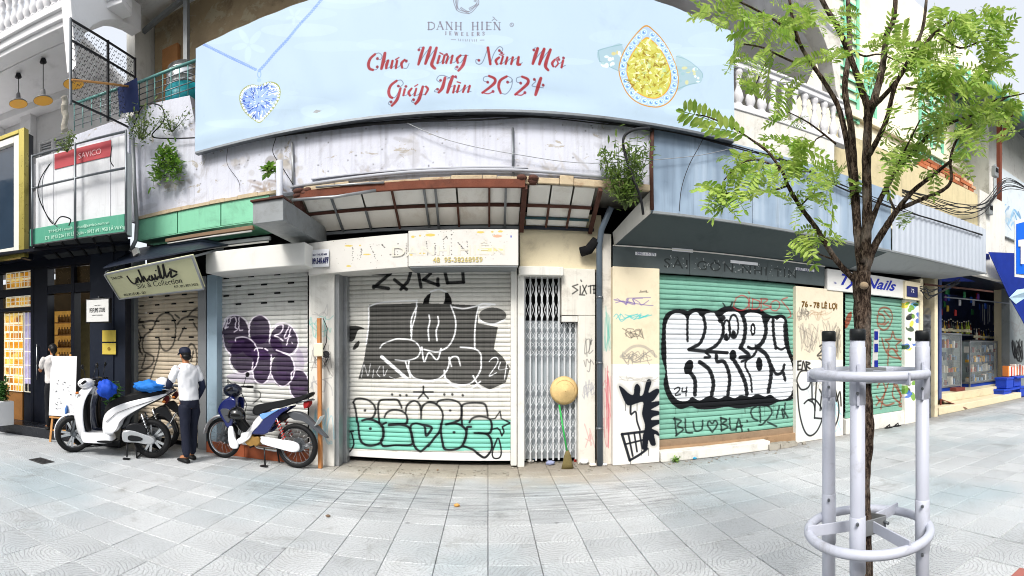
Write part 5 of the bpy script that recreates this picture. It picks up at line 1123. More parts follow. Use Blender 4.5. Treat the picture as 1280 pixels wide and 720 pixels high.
# dado, doorway and interior
lb_part('dado', 7, 32, off-.12, off-.02, .18, .75, mat('oak_panel','8a5f32',.5,var=.3,vscale=8)); lb_part('door', 34, 47, off-.14, off-.04, .18, .9, pf, .004)
MB().tube([LP(46,430,off+.05), LP(46,475,off+.05)], .012, 8).build('door_handle', M['chrome'], lb)
inn = mat('shop_interior_wall','5a4a30',.7,var=.4,vscale=4); 
lb_part('inner_wall', -20, 140, -3.0, -2.9, .18, 3.3, inn); 
ish = mat('lit_shelf','c99a4a',.5,var=.4,vscale=11,emit=.25)
for pa, pb, z0, z1 in ((70,96,1.2,2.35),(101,119,.4,2.5)): lb_part('display_niche', pa, pb, -1.25, -1.2, z0, z1, ish if pa == 70 else mat('olive_backdrop','5d5636',.6,var=.5,vscale=10), 0)
for zz in (1.35,1.6,1.85,2.1):
    lb_part('shelf', 72, 95, -1.2, -1.05, zz, zz+.02, M['wood'], 0)
    for i in range(6):
        p = LP(74+i*3.5, 400, -1.1); MB().lathe([(.03,0),(.03,.1),(.012,.12),(.012,.15)], (p.x,p.y,zz+.02), 8).build('jar', mat('amber_jar','a87a3c',.3,var=.3), lb)
MB().lathe([(.0,0),(.05,.02),(.05,.22),(.02,.28),(.02,.34)], tuple(LP(38,400,off-.3).xy)+(2.42,), 10).build('bottle_ornament', mat('brown_bottle','5b3a1c',.2,var=.2), lb)
# perfume shop hanging sign
ps = thing('perfume_store_sign', 'small white hanging sign on a black bracket by the perfume shop door', 'sign', (-6, 5.3, 2))
a, b = LP(107,390,-.1), LP(137,390,-.1); a2, b2 = LP(107,374,-.1).z, LP(107,404,-.1).z
q = Vector((a.x,a.y,0)); q2 = Vector((b.x,b.y,0))
MB().slab([q+Vector((0,0,b2)), q2+Vector((0,0,b2)), q2+Vector((0,0,a2)), q+Vector((0,0,a2))], -LN*.08).build('frame', M['blackpl'], ps, bevel=.006)
dxy = (q2-q).normalized(); e = .02
MB().slab([q+dxy*e+LN*.003+Vector((0,0,b2+e)), q2-dxy*e+LN*.003+Vector((0,0,b2+e)), q2-dxy*e+LN*.003+Vector((0,0,a2-e)), q+dxy*e+LN*.003+Vector((0,0,a2-e))], -LN*.002).build('face', mat('sign_white','d6d6d4'), ps)
lrot = (PI/2, 0, LROT)
mid = (q+q2)/2+LN*.006
text('PERFUME STORE', w=.30, h=.075, at=mid+Vector((0,0,(a2+b2)/2+.01)), mat=ink, parent=ps, rot=lrot); text('— since 1998 —', w=.14, at=mid+Vector((0,0,(a2+b2)/2+.09)), mat=ink, parent=ps, rot=lrot); text('LUXURY FRAGRANCE', w=.2, at=mid+Vector((0,0,(a2+b2)/2-.075)), mat=ink, parent=ps, rot=lrot)
MB().bar(mid+Vector((0,0,a2+.03))-LN*.04, mid+Vector((-.0,0,a2+.03))-LN*.35, .02,.02).build('bracket', M['steel'], ps)
ym = mat('yellow_poster','d2bb52',.5,var=.05)
for (x0,y0,x1,y1,lab) in ((128,413,145,427,'upper of two small yellow notices on the navy wall'),(128,429,145,443,'lower of two small yellow notices on the navy wall, with an emblem')):
    a, b = LP(x0,y0,off+.01), LP(x1,y1,off+.01); o = thing('wall_notice', lab, 'notice', tuple(a), group='yellow notices on the navy wall')
    MB().slab([Vector((a.x,a.y,b.z)),Vector((b.x,b.y,b.z)),Vector((b.x,b.y,a.z)),a], LN*.006).build('sheet', ym, o)
    if y0 > 420: MB().lathe([(.03,0),(.03,.004)], (a+b)/2+LN*.008, 12, axis=LN).build('emblem', mat('gold_ink','8f7526'), o)
# glass pilaster, yellow framed dark sign at the far left
gs = thing('gold_framed_sign', 'dark glass shop sign in a yellow and white frame at the left edge', 'sign', (-7.5, 4.9, 3.2))
o3 = .2
def lslab(nm, x0,x1,z0,z1,o0,o1,m,par,bv=.006): return lbox(MB(), x0, x1, o0, o1, z0, z1).build(nm, m, par, bevel=bv)
ymt = mat('yellow_metal','a0944a',.3,.5,var=.2,vscale=4)
zt_, zb_ = LP(33,160,o3).z, LP(33,321,o3).z
lslab('dark_glass', -60, 22, zb_+.22, zt_-.22, o3-.06, o3-.03, mat('dark_blue_glass','27384a',.08,var=.3,vscale=1.5), gs, 0)
lslab('frame', 29, 36, zb_, zt_, o3-.08, o3+.05, ymt, gs); lslab('frame', -60, 29, zb_, zb_+.07, o3-.08, o3+.05, ymt, gs); lslab('frame', -60, 29, zt_-.07, zt_, o3-.08, o3+.05, ymt, gs)
wm = mat('white_frame','e0dfd6',.4,var=.03); lslab('inner_frame', 22, 28.8, zb_+.09, zt_-.08, o3-.08, o3+.03, wm, gs); lslab('inner_frame', -60, 22, zb_+.09, zb_+.2, o3-.08, o3+.03, wm, gs); lslab('inner_frame', -60, 22, zt_-.2, zt_-.08, o3-.08, o3+.03, wm, gs)
lslab('side', 36.5, 42, zb_-.02, zt_-.05, o3-.25, o3, pf, gs)
# boxed balcony front with the red-topped panel and green address strip
sv = thing('boxed_sign', 'pipe-framed white sign panel with red top and green address strip', 'sign', (-5.9, 5.1, 3.4))
o4 = .38
zb0, z1_, z2_ = 3.36, 3.65, 4.88
whp = mat('streaked_white_panel','d8dade',.6,var=.05,streak=.5,streak_col='8b8d90',dirt='7e7d78',dirt_amt=.3)
for pa, pb in ((46,68),(69,93.3),(94.7,139),(140,157)): lslab('panel', pa, pb, z1_+.02, z2_-.0, o4-.12, o4-.09, whp, sv, 0)
rm_ = mat('faded_red_band','b3434b',.55,var=.08)
lslab('red_band', 68.5, 139, 4.60, 4.85, o4-.088, o4-.078, rm_, sv, 0)
rp = [LP(x,y,o4-.05) for x,y in ((110,194),)]
text('SAVICO', w=.42, h=.09, at=Vector((LP(112,0,o4-.07).x,LP(112,0,o4-.07).y,4.71)), mat=mat('pinkish_print','d9a8ac',.5), parent=sv, rot=(PI/2,0,LROT))
gr_m = mat('green_address_strip','4d9a80',.5,var=.08,streak=.25,streak_col='86bba7')
lslab('address_strip', 39, 157, zb0, z1_, o4-.05, o4-.01, gr_m, sv)
gt = mat('pale_green_print','b9dccb',.5)
text('TP.HCM / email: savico@savico.com.vn', w=1.15, h=.06, at=LP(97,284,o4+.0), mat=gt, parent=sv, rot=(PI/2,0,LROT)); text('ĐT: 0913 226 170 LÊ Quân - 0913 691 950 LÂ Vương', w=1.5, h=.09, at=LP(104,290.5,o4+.0), mat=gt, parent=sv, rot=(PI/2,0,LROT))
pip = M['steel']
for px in (40, 94, 157.5): p = LP(px,300,o4+.02); MB().cyl((p.x,p.y,zb0),(p.x,p.y,z2_+.02),.02,8).build('pipe', pip, sv)
for zz in (z2_, 4.33): a, b = LP(40,0,o4+.02), LP(157.5,0,o4+.02); MB().cyl((a.x,a.y,zz),(b.x,b.y,zz),.02,8).build('pipe', pip, sv)
lslab('side_panel', 158.2, 165, zb0+.05, z2_-.15, o4-.5, o4-.1, whp, sv)
a = [LP(40,0,o4), LP(158,0,o4), LP(163,0,-.45), LP(60,0,-.45)]
MB().slab([Vector((p.x,p.y,z)) for p, z in zip(a,(zb0,zb0,3.27,3.27))], (0,0,.02)).build('soffit', mat('dark_ribbed_soffit','35383a',.6,.2,var=.2,dirt='17191b',dirt_amt=.6), sv)
for i in range(5):
    u = (i+1)/6; p0 = a[0].lerp(a[1],u); p1 = a[3].lerp(a[2],u); MB().bar((p0.x,p0.y,zb0-.01),(p1.x,p1.y,3.255),.03,.02).build('rib', M['black'], sv)
# cctv-like flood lamp on the bracket
fl_ = thing('flood_lamp', 'small white flood lamp under the boxed sign corner', 'lamp', tuple(PT(169,315,5.6))); MB().obox(PT(170,315,5.6),(.05,0,.02),(0,.03,0),(-.02,0,.05)).build('head', M['white'], fl_, bevel=.005); MB().bar(PT(165,308,5.7),PT(169,314,5.62),.015,.015).build('bracket', M['steel'], fl_)

# upper floors of the left building
WC = mat('white_stucco','ececee',.8,var=.04,bump=.1,dirt='a5a6a6',dirt_amt=.3)
def lslab2(nm, x0,x1,z0,z1,o0,o1,m=WC,bv=.01): return lbox(MB(), x0, x1, o0, o1, z0, z1).build(nm, m, lb, bevel=bv)
e0, e1 = -80, 165
lslab2('cornice', e0, e1, 7.12, 7.22, -.3, .06); lslab2('cornice', e0, e1, 7.22, 7.36, -.3, .12); lslab2('cornice', e0, e1, 7.36, 7.42, -.3, .18)
lslab2('loggia_wall', e0, 158, 3.3, 7.1, -2.2, -2.0); lslab2('loggia_ceiling', e0, 160, 7.1, 7.2, -2.2, -.3)
lslab2('floor_slab', e0, 60, 3.3, 4.9, -2.0, -.2); lslab2('fascia_band', -60, 80, 4.55, 4.95, -.3, -.05)
lslab2('loggia_pier', 33, 46, 4.9, 7.1, -1.99, -1.75); lslab2('loggia_pier', -6, 6, 4.9, 7.1, -1.99, -1.7); lslab2('loggia_beam', e0, 158, 6.95, 7.1, -1.99, -1.6)
# louvre shutters of the loggia, mouldings
lm = mat('louvre_white','c9cacc',.6,var=.05)
for (xa_, xb_) in ((50,66),(68,84),(14,29)):
    f = lslab2('louvre_window', xa_, xb_, 5.1, 6.25, -1.99, -1.93, mat('louvre_gap_grey','6f7478',.7), .0)
    a, b = LP(xa_,0,-1.92), LP(xb_,0,-1.92)
    for i in range(19):
        zz = 5.14+i*.058; o = MB().slab([Vector((a.x,a.y,zz)),Vector((b.x,b.y,zz)),Vector((b.x,b.y,zz+.035))+LN*-.02,Vector((a.x,a.y,zz+.035))+LN*-.02], LN*.01).build('slat', lm, None); o.parent = f
    for p in (a, b): o = MB().bar((p.x,p.y,5.08),(p.x,p.y,6.27),.07,.05,(0,1,0)).build('frame', lm, None); o.parent = f
    for zz in (5.08,5.68,6.27): o = MB().bar((a.x,a.y,zz),(b.x,b.y,zz),.05,.06).build('frame', lm, None); o.parent = f
bl2 = thing('upper_balustrade', 'white turned-baluster parapet high at the left above the loggia lamps', 'balustrade', (-7.5, 5, 7.4))
P0, P1 = LP(-60,0,.06), LP(150,0,.06); balustrade(bl2, (P0.x,P0.y,0), (P1.x,P1.y,0), 7.43, 8.25, WP, 26, rad=1.35)
# arch bracket between the loggia and the brown wall
ar = MB(); ap = []
for a_ in np.linspace(0, PI/2, 10): ap.append((-5.55, 6.3-1.5*math.cos(a_)*1.0, 5.9+1.25*math.sin(a_)))
ap += [(-5.55,6.3,7.6),(-5.55,4.6,7.6)]
ar.slab(ap, (-.22,0,0)).build('arch', WC, lb, bevel=.01)
for p in ((128,8,6.0),(120,20,6.0)): q = PR(p[0],p[1],8.3); MB().obox(q,(.07,0,0),(0,.07,0),(0,0,.09)).build('capital_block', WC, lb, bevel=.01)
for i, (px, py, pc) in enumerate(((23,128,94),(54,124,79),(92,103,60))):
    r_ = 9.6-.5*i; p = PR(px, py, r_); l = thing('pendant_lamp', ('ochre pendant shade at the left edge','middle ochre pendant shade in the loggia','ochre pendant shade seen through the iron lattice')[i], 'lamp', tuple(p), group='pendant lamps in the loggia')
    MB().lathe([(.19,-.03),(.185,-.015),(.13,.03),(.05,.07),(.04,.17),(.03,.19)], p, 20).build('shade', mat('lamp_grey','77787a',.4,.3), l); MB().lathe([(.183,-.034),(.10,-.030),(.01,-.028)], p, 20).build('inner_shade', mat('lamp_ochre','d09a35',.4,emit=.15), l)
    top = 7.08; MB().cyl((p.x,p.y,p.z+.17),(p.x,p.y,top),.008,6).build('cord', M['cable'], l); MB().lathe([(.0,0),(.05,0),(.07,-.06),(.0,-.07)],(p.x,p.y,top-.3+.3),10).build('ceiling_cup', M['cable'], l)

# balcony rail, lattice screen, tank
rl = thing('balcony_railing', 'teal and grey metal railing sloping past the water tank', 'railing', (-5.4, 5.9, 5.5))
teal = mat('worn_teal_paint','5f9693',.5,.2,var=.2,dirt='6b5a48',dirt_amt=.6); ra, rb, rc = Vector((-6.6,5.66,0)), Vector((-5.3,5.97,0)), Vector((-4.2,6.05,0))
def seg(a, b, n0, n):
    for i in range(n+1):
        p = a.lerp(b, i/n); MB().cyl((p.x,p.y,5.54),(p.x,p.y,6.02),.009,6).build('baluster_bar', teal, rl)
    MB().cyl((a.x,a.y,6.03),(b.x,b.y,6.03),.026,8).build('top_rail', teal, rl)
    for zz in (5.62,5.72,5.82,5.92): MB().cyl((a.x,a.y,zz),(b.x,b.y,zz),.009,6).build('rail', M['steel'], rl)
seg(ra, rb, 0, 7); seg(rb, rc, 0, 7)
par2 = MB().slab([(-6.75,5.62,4.85),(-5.5,5.93,4.85),(-5.5,5.93,5.52),(-6.75,5.62,5.45)], (0,.12,0)); par2.build('parapet', M['parapet'], bld, bevel=.01)
sl = thing('lattice_screen', 'black iron lattice security screen beside the loggia lamps', 'screen', (-5.5, 5.2, 5.3))
y0_, y1_, xS = 4.66, 6.1, -5.52
ir = mat('black_iron','25262a',.5,.4,var=.1)
for y_ in (y0_, 5.45, y1_): MB().bar((xS,y_,5.28),(xS,y_,6.58),.035,.035,(0,1,0)).build('post', ir if y_ > 5 else M['steel'], sl)
for z_ in (6.56, 6.25, 5.34): MB().bar((xS,y0_,z_),(xS,y1_,z_),.025,.025).build('rail', ir, sl)
z = 5.42; row = 0
while z < 6.5:
    y = y0_+.06+(row%2)*.05
    while y < y1_-.05:
        MB().tube([(xS,y-.04,z),(xS,y-.02,z+.045),(xS,y+.02,z+.03),(xS,y+.04,z+.075)], .005, 4, cap=False).build('scroll', ir, sl); y += .1
    z += .085; row += 1
cp = MB(); pr = PR(81,150,7.15)
cp.tube([(pr.x+random.uniform(-.02,.02), pr.y+random.uniform(-.02,.02), 4.84+i*.075) for i in range(8)], [random.uniform(.05,.075) for i in range(8)], 7)
cpo = cp.build('concrete_post', M['concrete'], bevel=.02); cpo.location = (0,0,0); cpo.data.polygons.foreach_set('use_smooth',[False]*len(cpo.data.polygons)); tag(cpo, 'chipped pale concrete stump holding the lattice screen', 'post')
wt = thing('water_tank', 'stainless water tank with teal base on the balcony left of the banner', 'tank', (-4.72, 6.42, 5.45))
MB().lathe([(.0,0),(.31,0),(.31,.38)], (-4.72,6.42,5.5), 24).build('base_drum', mat('teal_plastic','1f8a96',.4,var=.1), wt); MB().lathe([(.28,0),(.29,.05),(.29,.12),(.30,.13),(.29,.14),(.29,.26),(.30,.27),(.29,.28),(.27,.36),(.15,.42),(0,.43)], (-4.72,6.42,5.885), 24).build('drum', M['chrome'], wt)
MB().box(-5.1,-4.3,6.1,6.8,3.9,5.5).build('tank_stand', M['concrete'], wt)
st_ = thing('blue_cloth', 'dark blue cloth hanging over the balcony rail', 'cloth', (-5.4,5.9,5.8)); sheet('fabric', -5.65,-5.2,5.8,5.86,lambda u,v: 6.0-.42*v-.1*u*v,8,8,mat('navy_cloth','1b2a55',.8,var=.2),st_)
pw = thing('wooden_pole', 'bare wooden pole lying across the lattice screen to the railing', 'pole', (-5.3,5.5,5.9)); MB().tube([PR(90,100,7.2),PR(160,108,7.9)], .018, 8).build('shaft', M['wood'], pw)
# ---------------------------------------------------------------- motorbikes (local x forward, z up, rear axle over x = 0)
def profile(pts, w, name, m, parent, bevel=.02, taper=None, y=0, seg=3, smooth_pts=True, sub=0):
    q = smooth([(a, b) for a, b in pts], 3, True) if smooth_pts else pts
    cx = sum(p[0] for p in q)/len(q); cz = sum(p[1] for p in q)/len(q); k = len(q)
    rings = []
    for f, s in ((-1,.88),(-.8,.97),(-.35,1.0),(.35,1.0),(.8,.97),(1,.88)):
        rings.append([(cx+(p[0]-cx)*s, y+f*w/2, cz+(p[1]-cz)*s) for p in q])
    return MB().loft(rings).build(name, m, parent, sub=sub)
def wheel(parent, x, r, wd, alloy, tyre_r=.045):
    w_ = _link('wheel', None); w_.parent = parent; w_.location = (x, 0, r)
    def p(mb, nm, m): o = mb.build(nm, m, None); o.parent = w_; return o
    n = 36
    pf_ = [(r-tyre_r*1.5,-wd*.42),(r-tyre_r*.6,-wd*.5),(r-.012,-wd*.38),(r,-wd*.15),(r,wd*.15),(r-.012,wd*.38),(r-tyre_r*.6,wd*.5),(r-tyre_r*1.5,wd*.42),(r-tyre_r*1.5,-wd*.42)]
    p(MB().lathe([(a,b) for a,b in pf_], n=n, axis=(0,1,0)), 'tyre', M['black'])
    ri = r-tyre_r*1.4
    p(MB().lathe([(ri,-wd*.4),(ri+.006,-wd*.44),(ri-.008,-wd*.3),(ri-.02,0),(ri-.008,wd*.3),(ri+.006,wd*.44),(ri,wd*.4),(ri+.004,0),(ri,-wd*.4)], n=n, axis=(0,1,0)), 'rim', M['chrome'])
    p(MB().lathe([(.02,-.06),(.045,-.05),(.045,.05),(.02,.06)], n=14, axis=(0,1,0)), 'hub', M['steel'])
    p(MB().lathe([(.095,-.062),(.1,-.056),(.095,-.05)], n=20, axis=(0,1,0)), 'brake_disc', M['steel'])
    if alloy:
        for i in range(5):
            mb = MB()
            for da in (-.13,.13):
                a = i*2*PI/5+da; mb.bar((.04*math.cos(a),0,.04*math.sin(a)),((ri-.01)*math.cos(a+da*.5),0,(ri-.01)*math.sin(a+da*.5)),.035,.018,(0,1,0))
            p(mb, 'spoke', M['chrome'])
    else:
        for i in range(20):
            a = i*2*PI/20; b = a+(.35 if i%2 else -.35); s = .03 if (i//2)%2 else -.03
            p(MB().cyl((.042*math.cos(b),s,.042*math.sin(b)),((ri-.005)*math.cos(a),0,(ri-.005)*math.sin(a)),.0022,4), 'spoke', M['chrome'])
    return w_
def spring(parent, a, b, rad, turns, m, name='shock_spring'):
    a, b = Vector(a), Vector(b); d = b-a; u = d.orthogonal().normalized(); v = d.normalized().cross(u); n = turns*10
    MB().tube([a+d*i/n+(u*math.cos(2*PI*turns*i/n)+v*math.sin(2*PI*turns*i/n))*rad for i in range(n+1)], .007, 5).build(name, m, parent)
    MB().cyl(a-d*.12, b+d*.12, .012, 8).build('shock_rod', M['chrome'], parent)
def mirror(parent, x, y, z, s):
    MB().tube([(x,y*.6,z-.16),(x-.01,y*.8,z-.05),(x,y,z)], .006, 6).build('mirror_stalk', M['blackpl'], parent); MB().ball((x-.01,y+.02*s,z+.02), .018, .055, .038, 12, 8).build('mirror', M['blackpl'], parent)
def scooter(body, name, label, loc, rz, accent=None, blk=None):
    t = thing(name, label, 'scooter', loc, rz, local=True)
    r = .285
    wheel(t, 0, r, .11, True, .055); fw = wheel(t, 1.24, r, .095, True, .05); fw.rotation_euler = (0,0,.55)
    for s in (-1, 1):
        profile([(.72,.36),(.71,.58),(.62,.70),(.44,.79),(.2,.86),(-.2,.955),(-.22,.93),(0,.82),(.22,.70),(.38,.6),(.48,.50),(.52,.40),(.6,.33)], .05, 'side_panel', body, t, y=s*.115)
    profile([(.66,.62),(.6,.76),(.4,.84),(.1,.91),(-.16,.93),(.0,.8),(.3,.66),(.5,.54)], .19, 'under_seat_body', M['blackpl'], t)
    profile([(.72,.60),(.70,.72),(.64,.80),(.53,.87),(.38,.91),(.12,.965),(-.12,1.0),(-.2,.98),(-.17,.94),(.15,.88),(.42,.80),(.6,.70),(.66,.60)], .26, 'seat', M['black'], t)
    MB().tube([(-.05,.1,1.0),(-.22,.1,1.02),(-.3,.06,1.0),(-.3,-.06,1.0),(-.22,-.1,1.02),(-.05,-.1,1.0)], .012, 8).build('grab_rail', M['chrome'] if body is not M.get('dkbody') else M['steel'], t)
    # floor and skirt
    profile([(1.08,.27),(1.05,.36),(.95,.34),(.66,.34),(.58,.27),(.62,.20),(.98,.18),(1.05,.2)], .30, 'floorboard', body, t)
    profile([(.80,.235),(.62,.25),(.56,.225),(.62,.205),(.8,.21)], .312, 'skirt_vent', M['black'], t)
    # leg shield: wide, wrapped shell
    rings = []
    for (x, z, hw, dpt) in ((1.10,.22,.10,.03),(1.12,.32,.15,.05),(1.14,.45,.18,.07),(1.15,.6,.185,.09),(1.14,.75,.19,.10),(1.10,.88,.17,.10),(1.04,.98,.13,.09),(1.0,1.04,.08,.06)):
        ring = []
        for i in range(13):
            a = -1+2*i/12; ring.append((x+dpt*(1-a*a)-.11*abs(a)**2, hw*a, z))
        for i in range(12, -1, -1):
            a = -1+2*i/12; ring.append((x+dpt*(1-a*a)-.11*abs(a)**2-.035, hw*a*.93, z))
        rings.append(ring)
    MB().loft(rings).build('leg_shield', body, t, sub=1)
    rings = [[(x+.03*math.cos(a)-.04, hw*math.sin(a), z) for a in np.linspace(0,2*PI,12,endpoint=False)] for x, z, hw in ((1.02,.30,.09),(1.06,.5,.13),(1.06,.75,.13),(1.02,.9,.10))]
    MB().loft(rings).build('inner_shield', M['blackpl'], t)
    # front fender, fork, headlight
    fd = []
    for a in np.linspace(-.5, 1.9, 12): fd.append([(1.24+(.31+.015*math.cos(b*PI/6*0))*math.cos(a), .06*math.sin(c_), r+.31*math.sin(a)+.0*b) for b, c_ in enumerate(np.linspace(-1.4,1.4,7))])
    rg = []
    for a in np.linspace(-.35, 2.1, 14):
        ring = []
        for c_ in np.linspace(-PI/2, PI/2, 8): rr = .30+.025*math.cos(c_); ring.append((1.24+rr*math.cos(a), .062*math.sin(c_), r+rr*math.sin(a)))
        for c_ in np.linspace(PI/2, -PI/2, 8): rr = .292+.025*math.cos(c_); ring.append((1.24+rr*math.cos(a), .055*math.sin(c_), r+rr*math.sin(a)))
        rg.append(ring)
    MB().loft(rg).build('front_fender', body, t)
    for s in (-1,1): MB().cyl((1.24,.07*s,r),(1.13,.06*s,.72),.018,8).build('fork', M['steel'], t)
    MB().ball((1.10,0,.86),.10,.10,.08,14,8).build('headlight', mat('lamp_glass','c9d3da',.08,.1,var=.1), t)
    MB().ball((1.03,0,1.07),.13,.16,.085,16,10).build('handlebar_cowl', body, t)
    MB().tube([(.96,-.36,1.10),(.98,-.2,1.12),(1.02,0,1.10),(.98,.2,1.12),(.96,.36,1.10)], .014, 8).build('handlebar', M['blackpl'], t)
    for s in (-1,1):
        MB().cyl((.96,.24*s,1.115),(.95,.38*s,1.10),.02,8).build('grip', M['black'], t); MB().tube([(1.0,.2*s,1.09),(1.03,.3*s,1.075),(1.0,.37*s,1.07)],.006,5).build('brake_lever', M['chrome'], t); mirror(t, .98, .30*s, 1.32, s)
    # engine, case, shocks, exhaust side
    for s in (1,):
        profile([(.42,.30),(.40,.40),(.25,.42),(.05,.36),(-.06,.32),(-.08,.26),(0,.22),(.2,.24),(.38,.24)], .10, 'engine_case', mat('cast_alloy','b4b7ba',.35,.5,var=.12), t, y=.12)
        profile([(.36,.40),(.32,.50),(.18,.52),(.06,.46),(.05,.38),(.2,.38)], .09, 'air_box', M['blackpl'], t, y=.12)
        profile([(.32,.29),(.3,.345),(.18,.34),(.1,.31),(.13,.275),(.26,.265)], .02, 'case_cover', M['blackpl'], t, y=.175, smooth_pts=True)
        profile([(.42,.30),(.40,.40),(.25,.42),(.05,.36),(0,.26),(.2,.24)], .10, 'muffler', M['blackpl'], t, y=-.13)
    for s in (-1,1): spring(t, (.02,.11*s,.33), (.12,.11*s,.62), .024, 7, M['chrome'])
    profile([(-.02,.70),(-.2,.78),(-.3,.62),(-.38,.42),(-.36,.40),(-.26,.56),(-.12,.66)], .12, 'rear_fender', M['blackpl'], t)
    profile([(-.17,.86),(-.24,.93),(-.28,.88),(-.22,.80)], .16, 'tail_light', mat('dark_red_lens','4c0d10',.15,var=.1), t)
    for s in (-1,1): MB().ball((-.2,.11*s,.84),.03,.018,.02,8,6).build('indicator', mat('amber_lens','b5651a',.2), t); MB().ball((1.13,.13*s,.93),.03,.035,.02,8,6).build('indicator', mat('amber_lens','b5651a',.2), t)
    for s in (-1,1): MB().tube([(.66,s*.148,.52),(.5,s*.148,.66),(.25,s*.148,.76),(-.05,s*.142,.86)], .0035, 5).build('panel_seam', M['blackpl'], t)
    MB().tube([(1.0,.05,1.08),(1.12,.1,.95),(1.16,.08,.7),(1.2,.06,.5)], .006, 5).build('brake_cable', M['cable'], t)
    MB().obox((-.325,0,.60),(.004,0,.0),(0,.085,0),(-.035,0,.065)).build('number_plate', mat('plate_white','d5d8da',.4,var=.02), t, bevel=.003)
    text('59-P2', h=.045, at=(-.335,0,.635), mat=ink, parent=t, name='plate_lettering', rot=(PI/2-.45,0,-PI/2)); text('618.47', h=.045, at=(-.355,0,.58), mat=ink, parent=t, name='plate_lettering', rot=(PI/2-.45,0,-PI/2))
    MB().tube([(.34,.14,.22),(.33,.19,.03)], .012, 6).obox((.33,.21,.012),(.05,0,0),(0,.03,0),(0,0,.008)).build('side_stand', M['blackpl'], t)
    MB().tube([(.22,.1,.2),(.2,.12,.015),(.2,-.12,.015),(.22,-.1,.2)],.013,6).build('centre_stand', M['blackpl'], t)
    return t
wb = mat('pearl_white_paint','e2e3e6',.18,var=.02,coat=.6)
M['dkbody'] = mat('dark_blue_paint','141a2a',.22,var=.06,coat=.5)
def rear_front(rp, fp):
    return math.atan2(fp.y-rp.y, fp.x-rp.x)
r_, f_ = PG(190,572), PG(92,565)
sc1 = scooter(wb, 'white_scooter', 'white step-through scooter with a blue cloth stuffed behind its handlebar', tuple(r_), rear_front(r_, f_))
sc2 = scooter(M['dkbody'], 'dark_scooter', 'dark scooter with a white plate parked against the tailor shutter behind the white one', (-4.80, 5.93, 0), rear_front(r_, f_)+.12)
def crumple(name, label, c, sx, sy, sz, m, seedv, n=24, mm=14):
    rg = np.random.default_rng(seedv); mb = MB(); mb.ball((0,0,0), 1,1,1, n, mm)
    ph = rg.random(12)*6; vs = []
    for v in mb.v:
        v = Vector(v); f = 1+.16*math.sin(5*v.x+ph[0])*math.sin(6*v.y+ph[1])+.10*math.sin(11*v.z+9*v.x+ph[2])+.05*math.sin(19*v.y+ph[3]+7*v.z)
        vs.append((c[0]+v.x*f*sx, c[1]+v.y*f*sy, c[2]+v.z*f*sz))
    mb.v = vs; o = mb.build(name, m); tag(o, label, 'cloth'); return o
p = PR(133,486,7.05); crumple('blue_cloth', 'bright blue cloth bundled behind the white scooter handlebar', p, .15, .12, .13, M['blue'], 3)
p = PR(186,483,7.0); crumple('rain_cover', 'blue rain cover folded on the dark scooter seat beside the man', p, .24, .16, .085, mat('azure_cloth','1f6fc4',.7,var=.2,vscale=20,bump=.5,bscale=40), 5)
def helmet(name, label, c, r, m, tilt=0):
    t = thing(name, label, 'helmet', tuple(c)); MB().lathe([(r*.98,-r*.35),(r*1.02,-.1*r),(r,.2*r),(r*.86,.55*r),(r*.55,.85*r),(.01,r)], c, 18, sx=1.1).build('shell', m, t)
    MB().obox(c+Vector((-r*.95,0,-.15*r)),(r*.35,0,-.05*r),(0,r*.6,0),(0,0,.03*r)).build('peak', m, t, bevel=.004); MB().tube([c+Vector((0,-r,-.3*r)),c+Vector((0,-.4*r,-1.1*r)),c+Vector((0,r*.5,-1*r)),c+Vector((0,r,-.3*r))],.006,5).build('strap', M['black'], t); return t
helmet('helmet', 'white open helmet perched on the dark scooter by the man', PR(203,480,7.0), .105, wb)

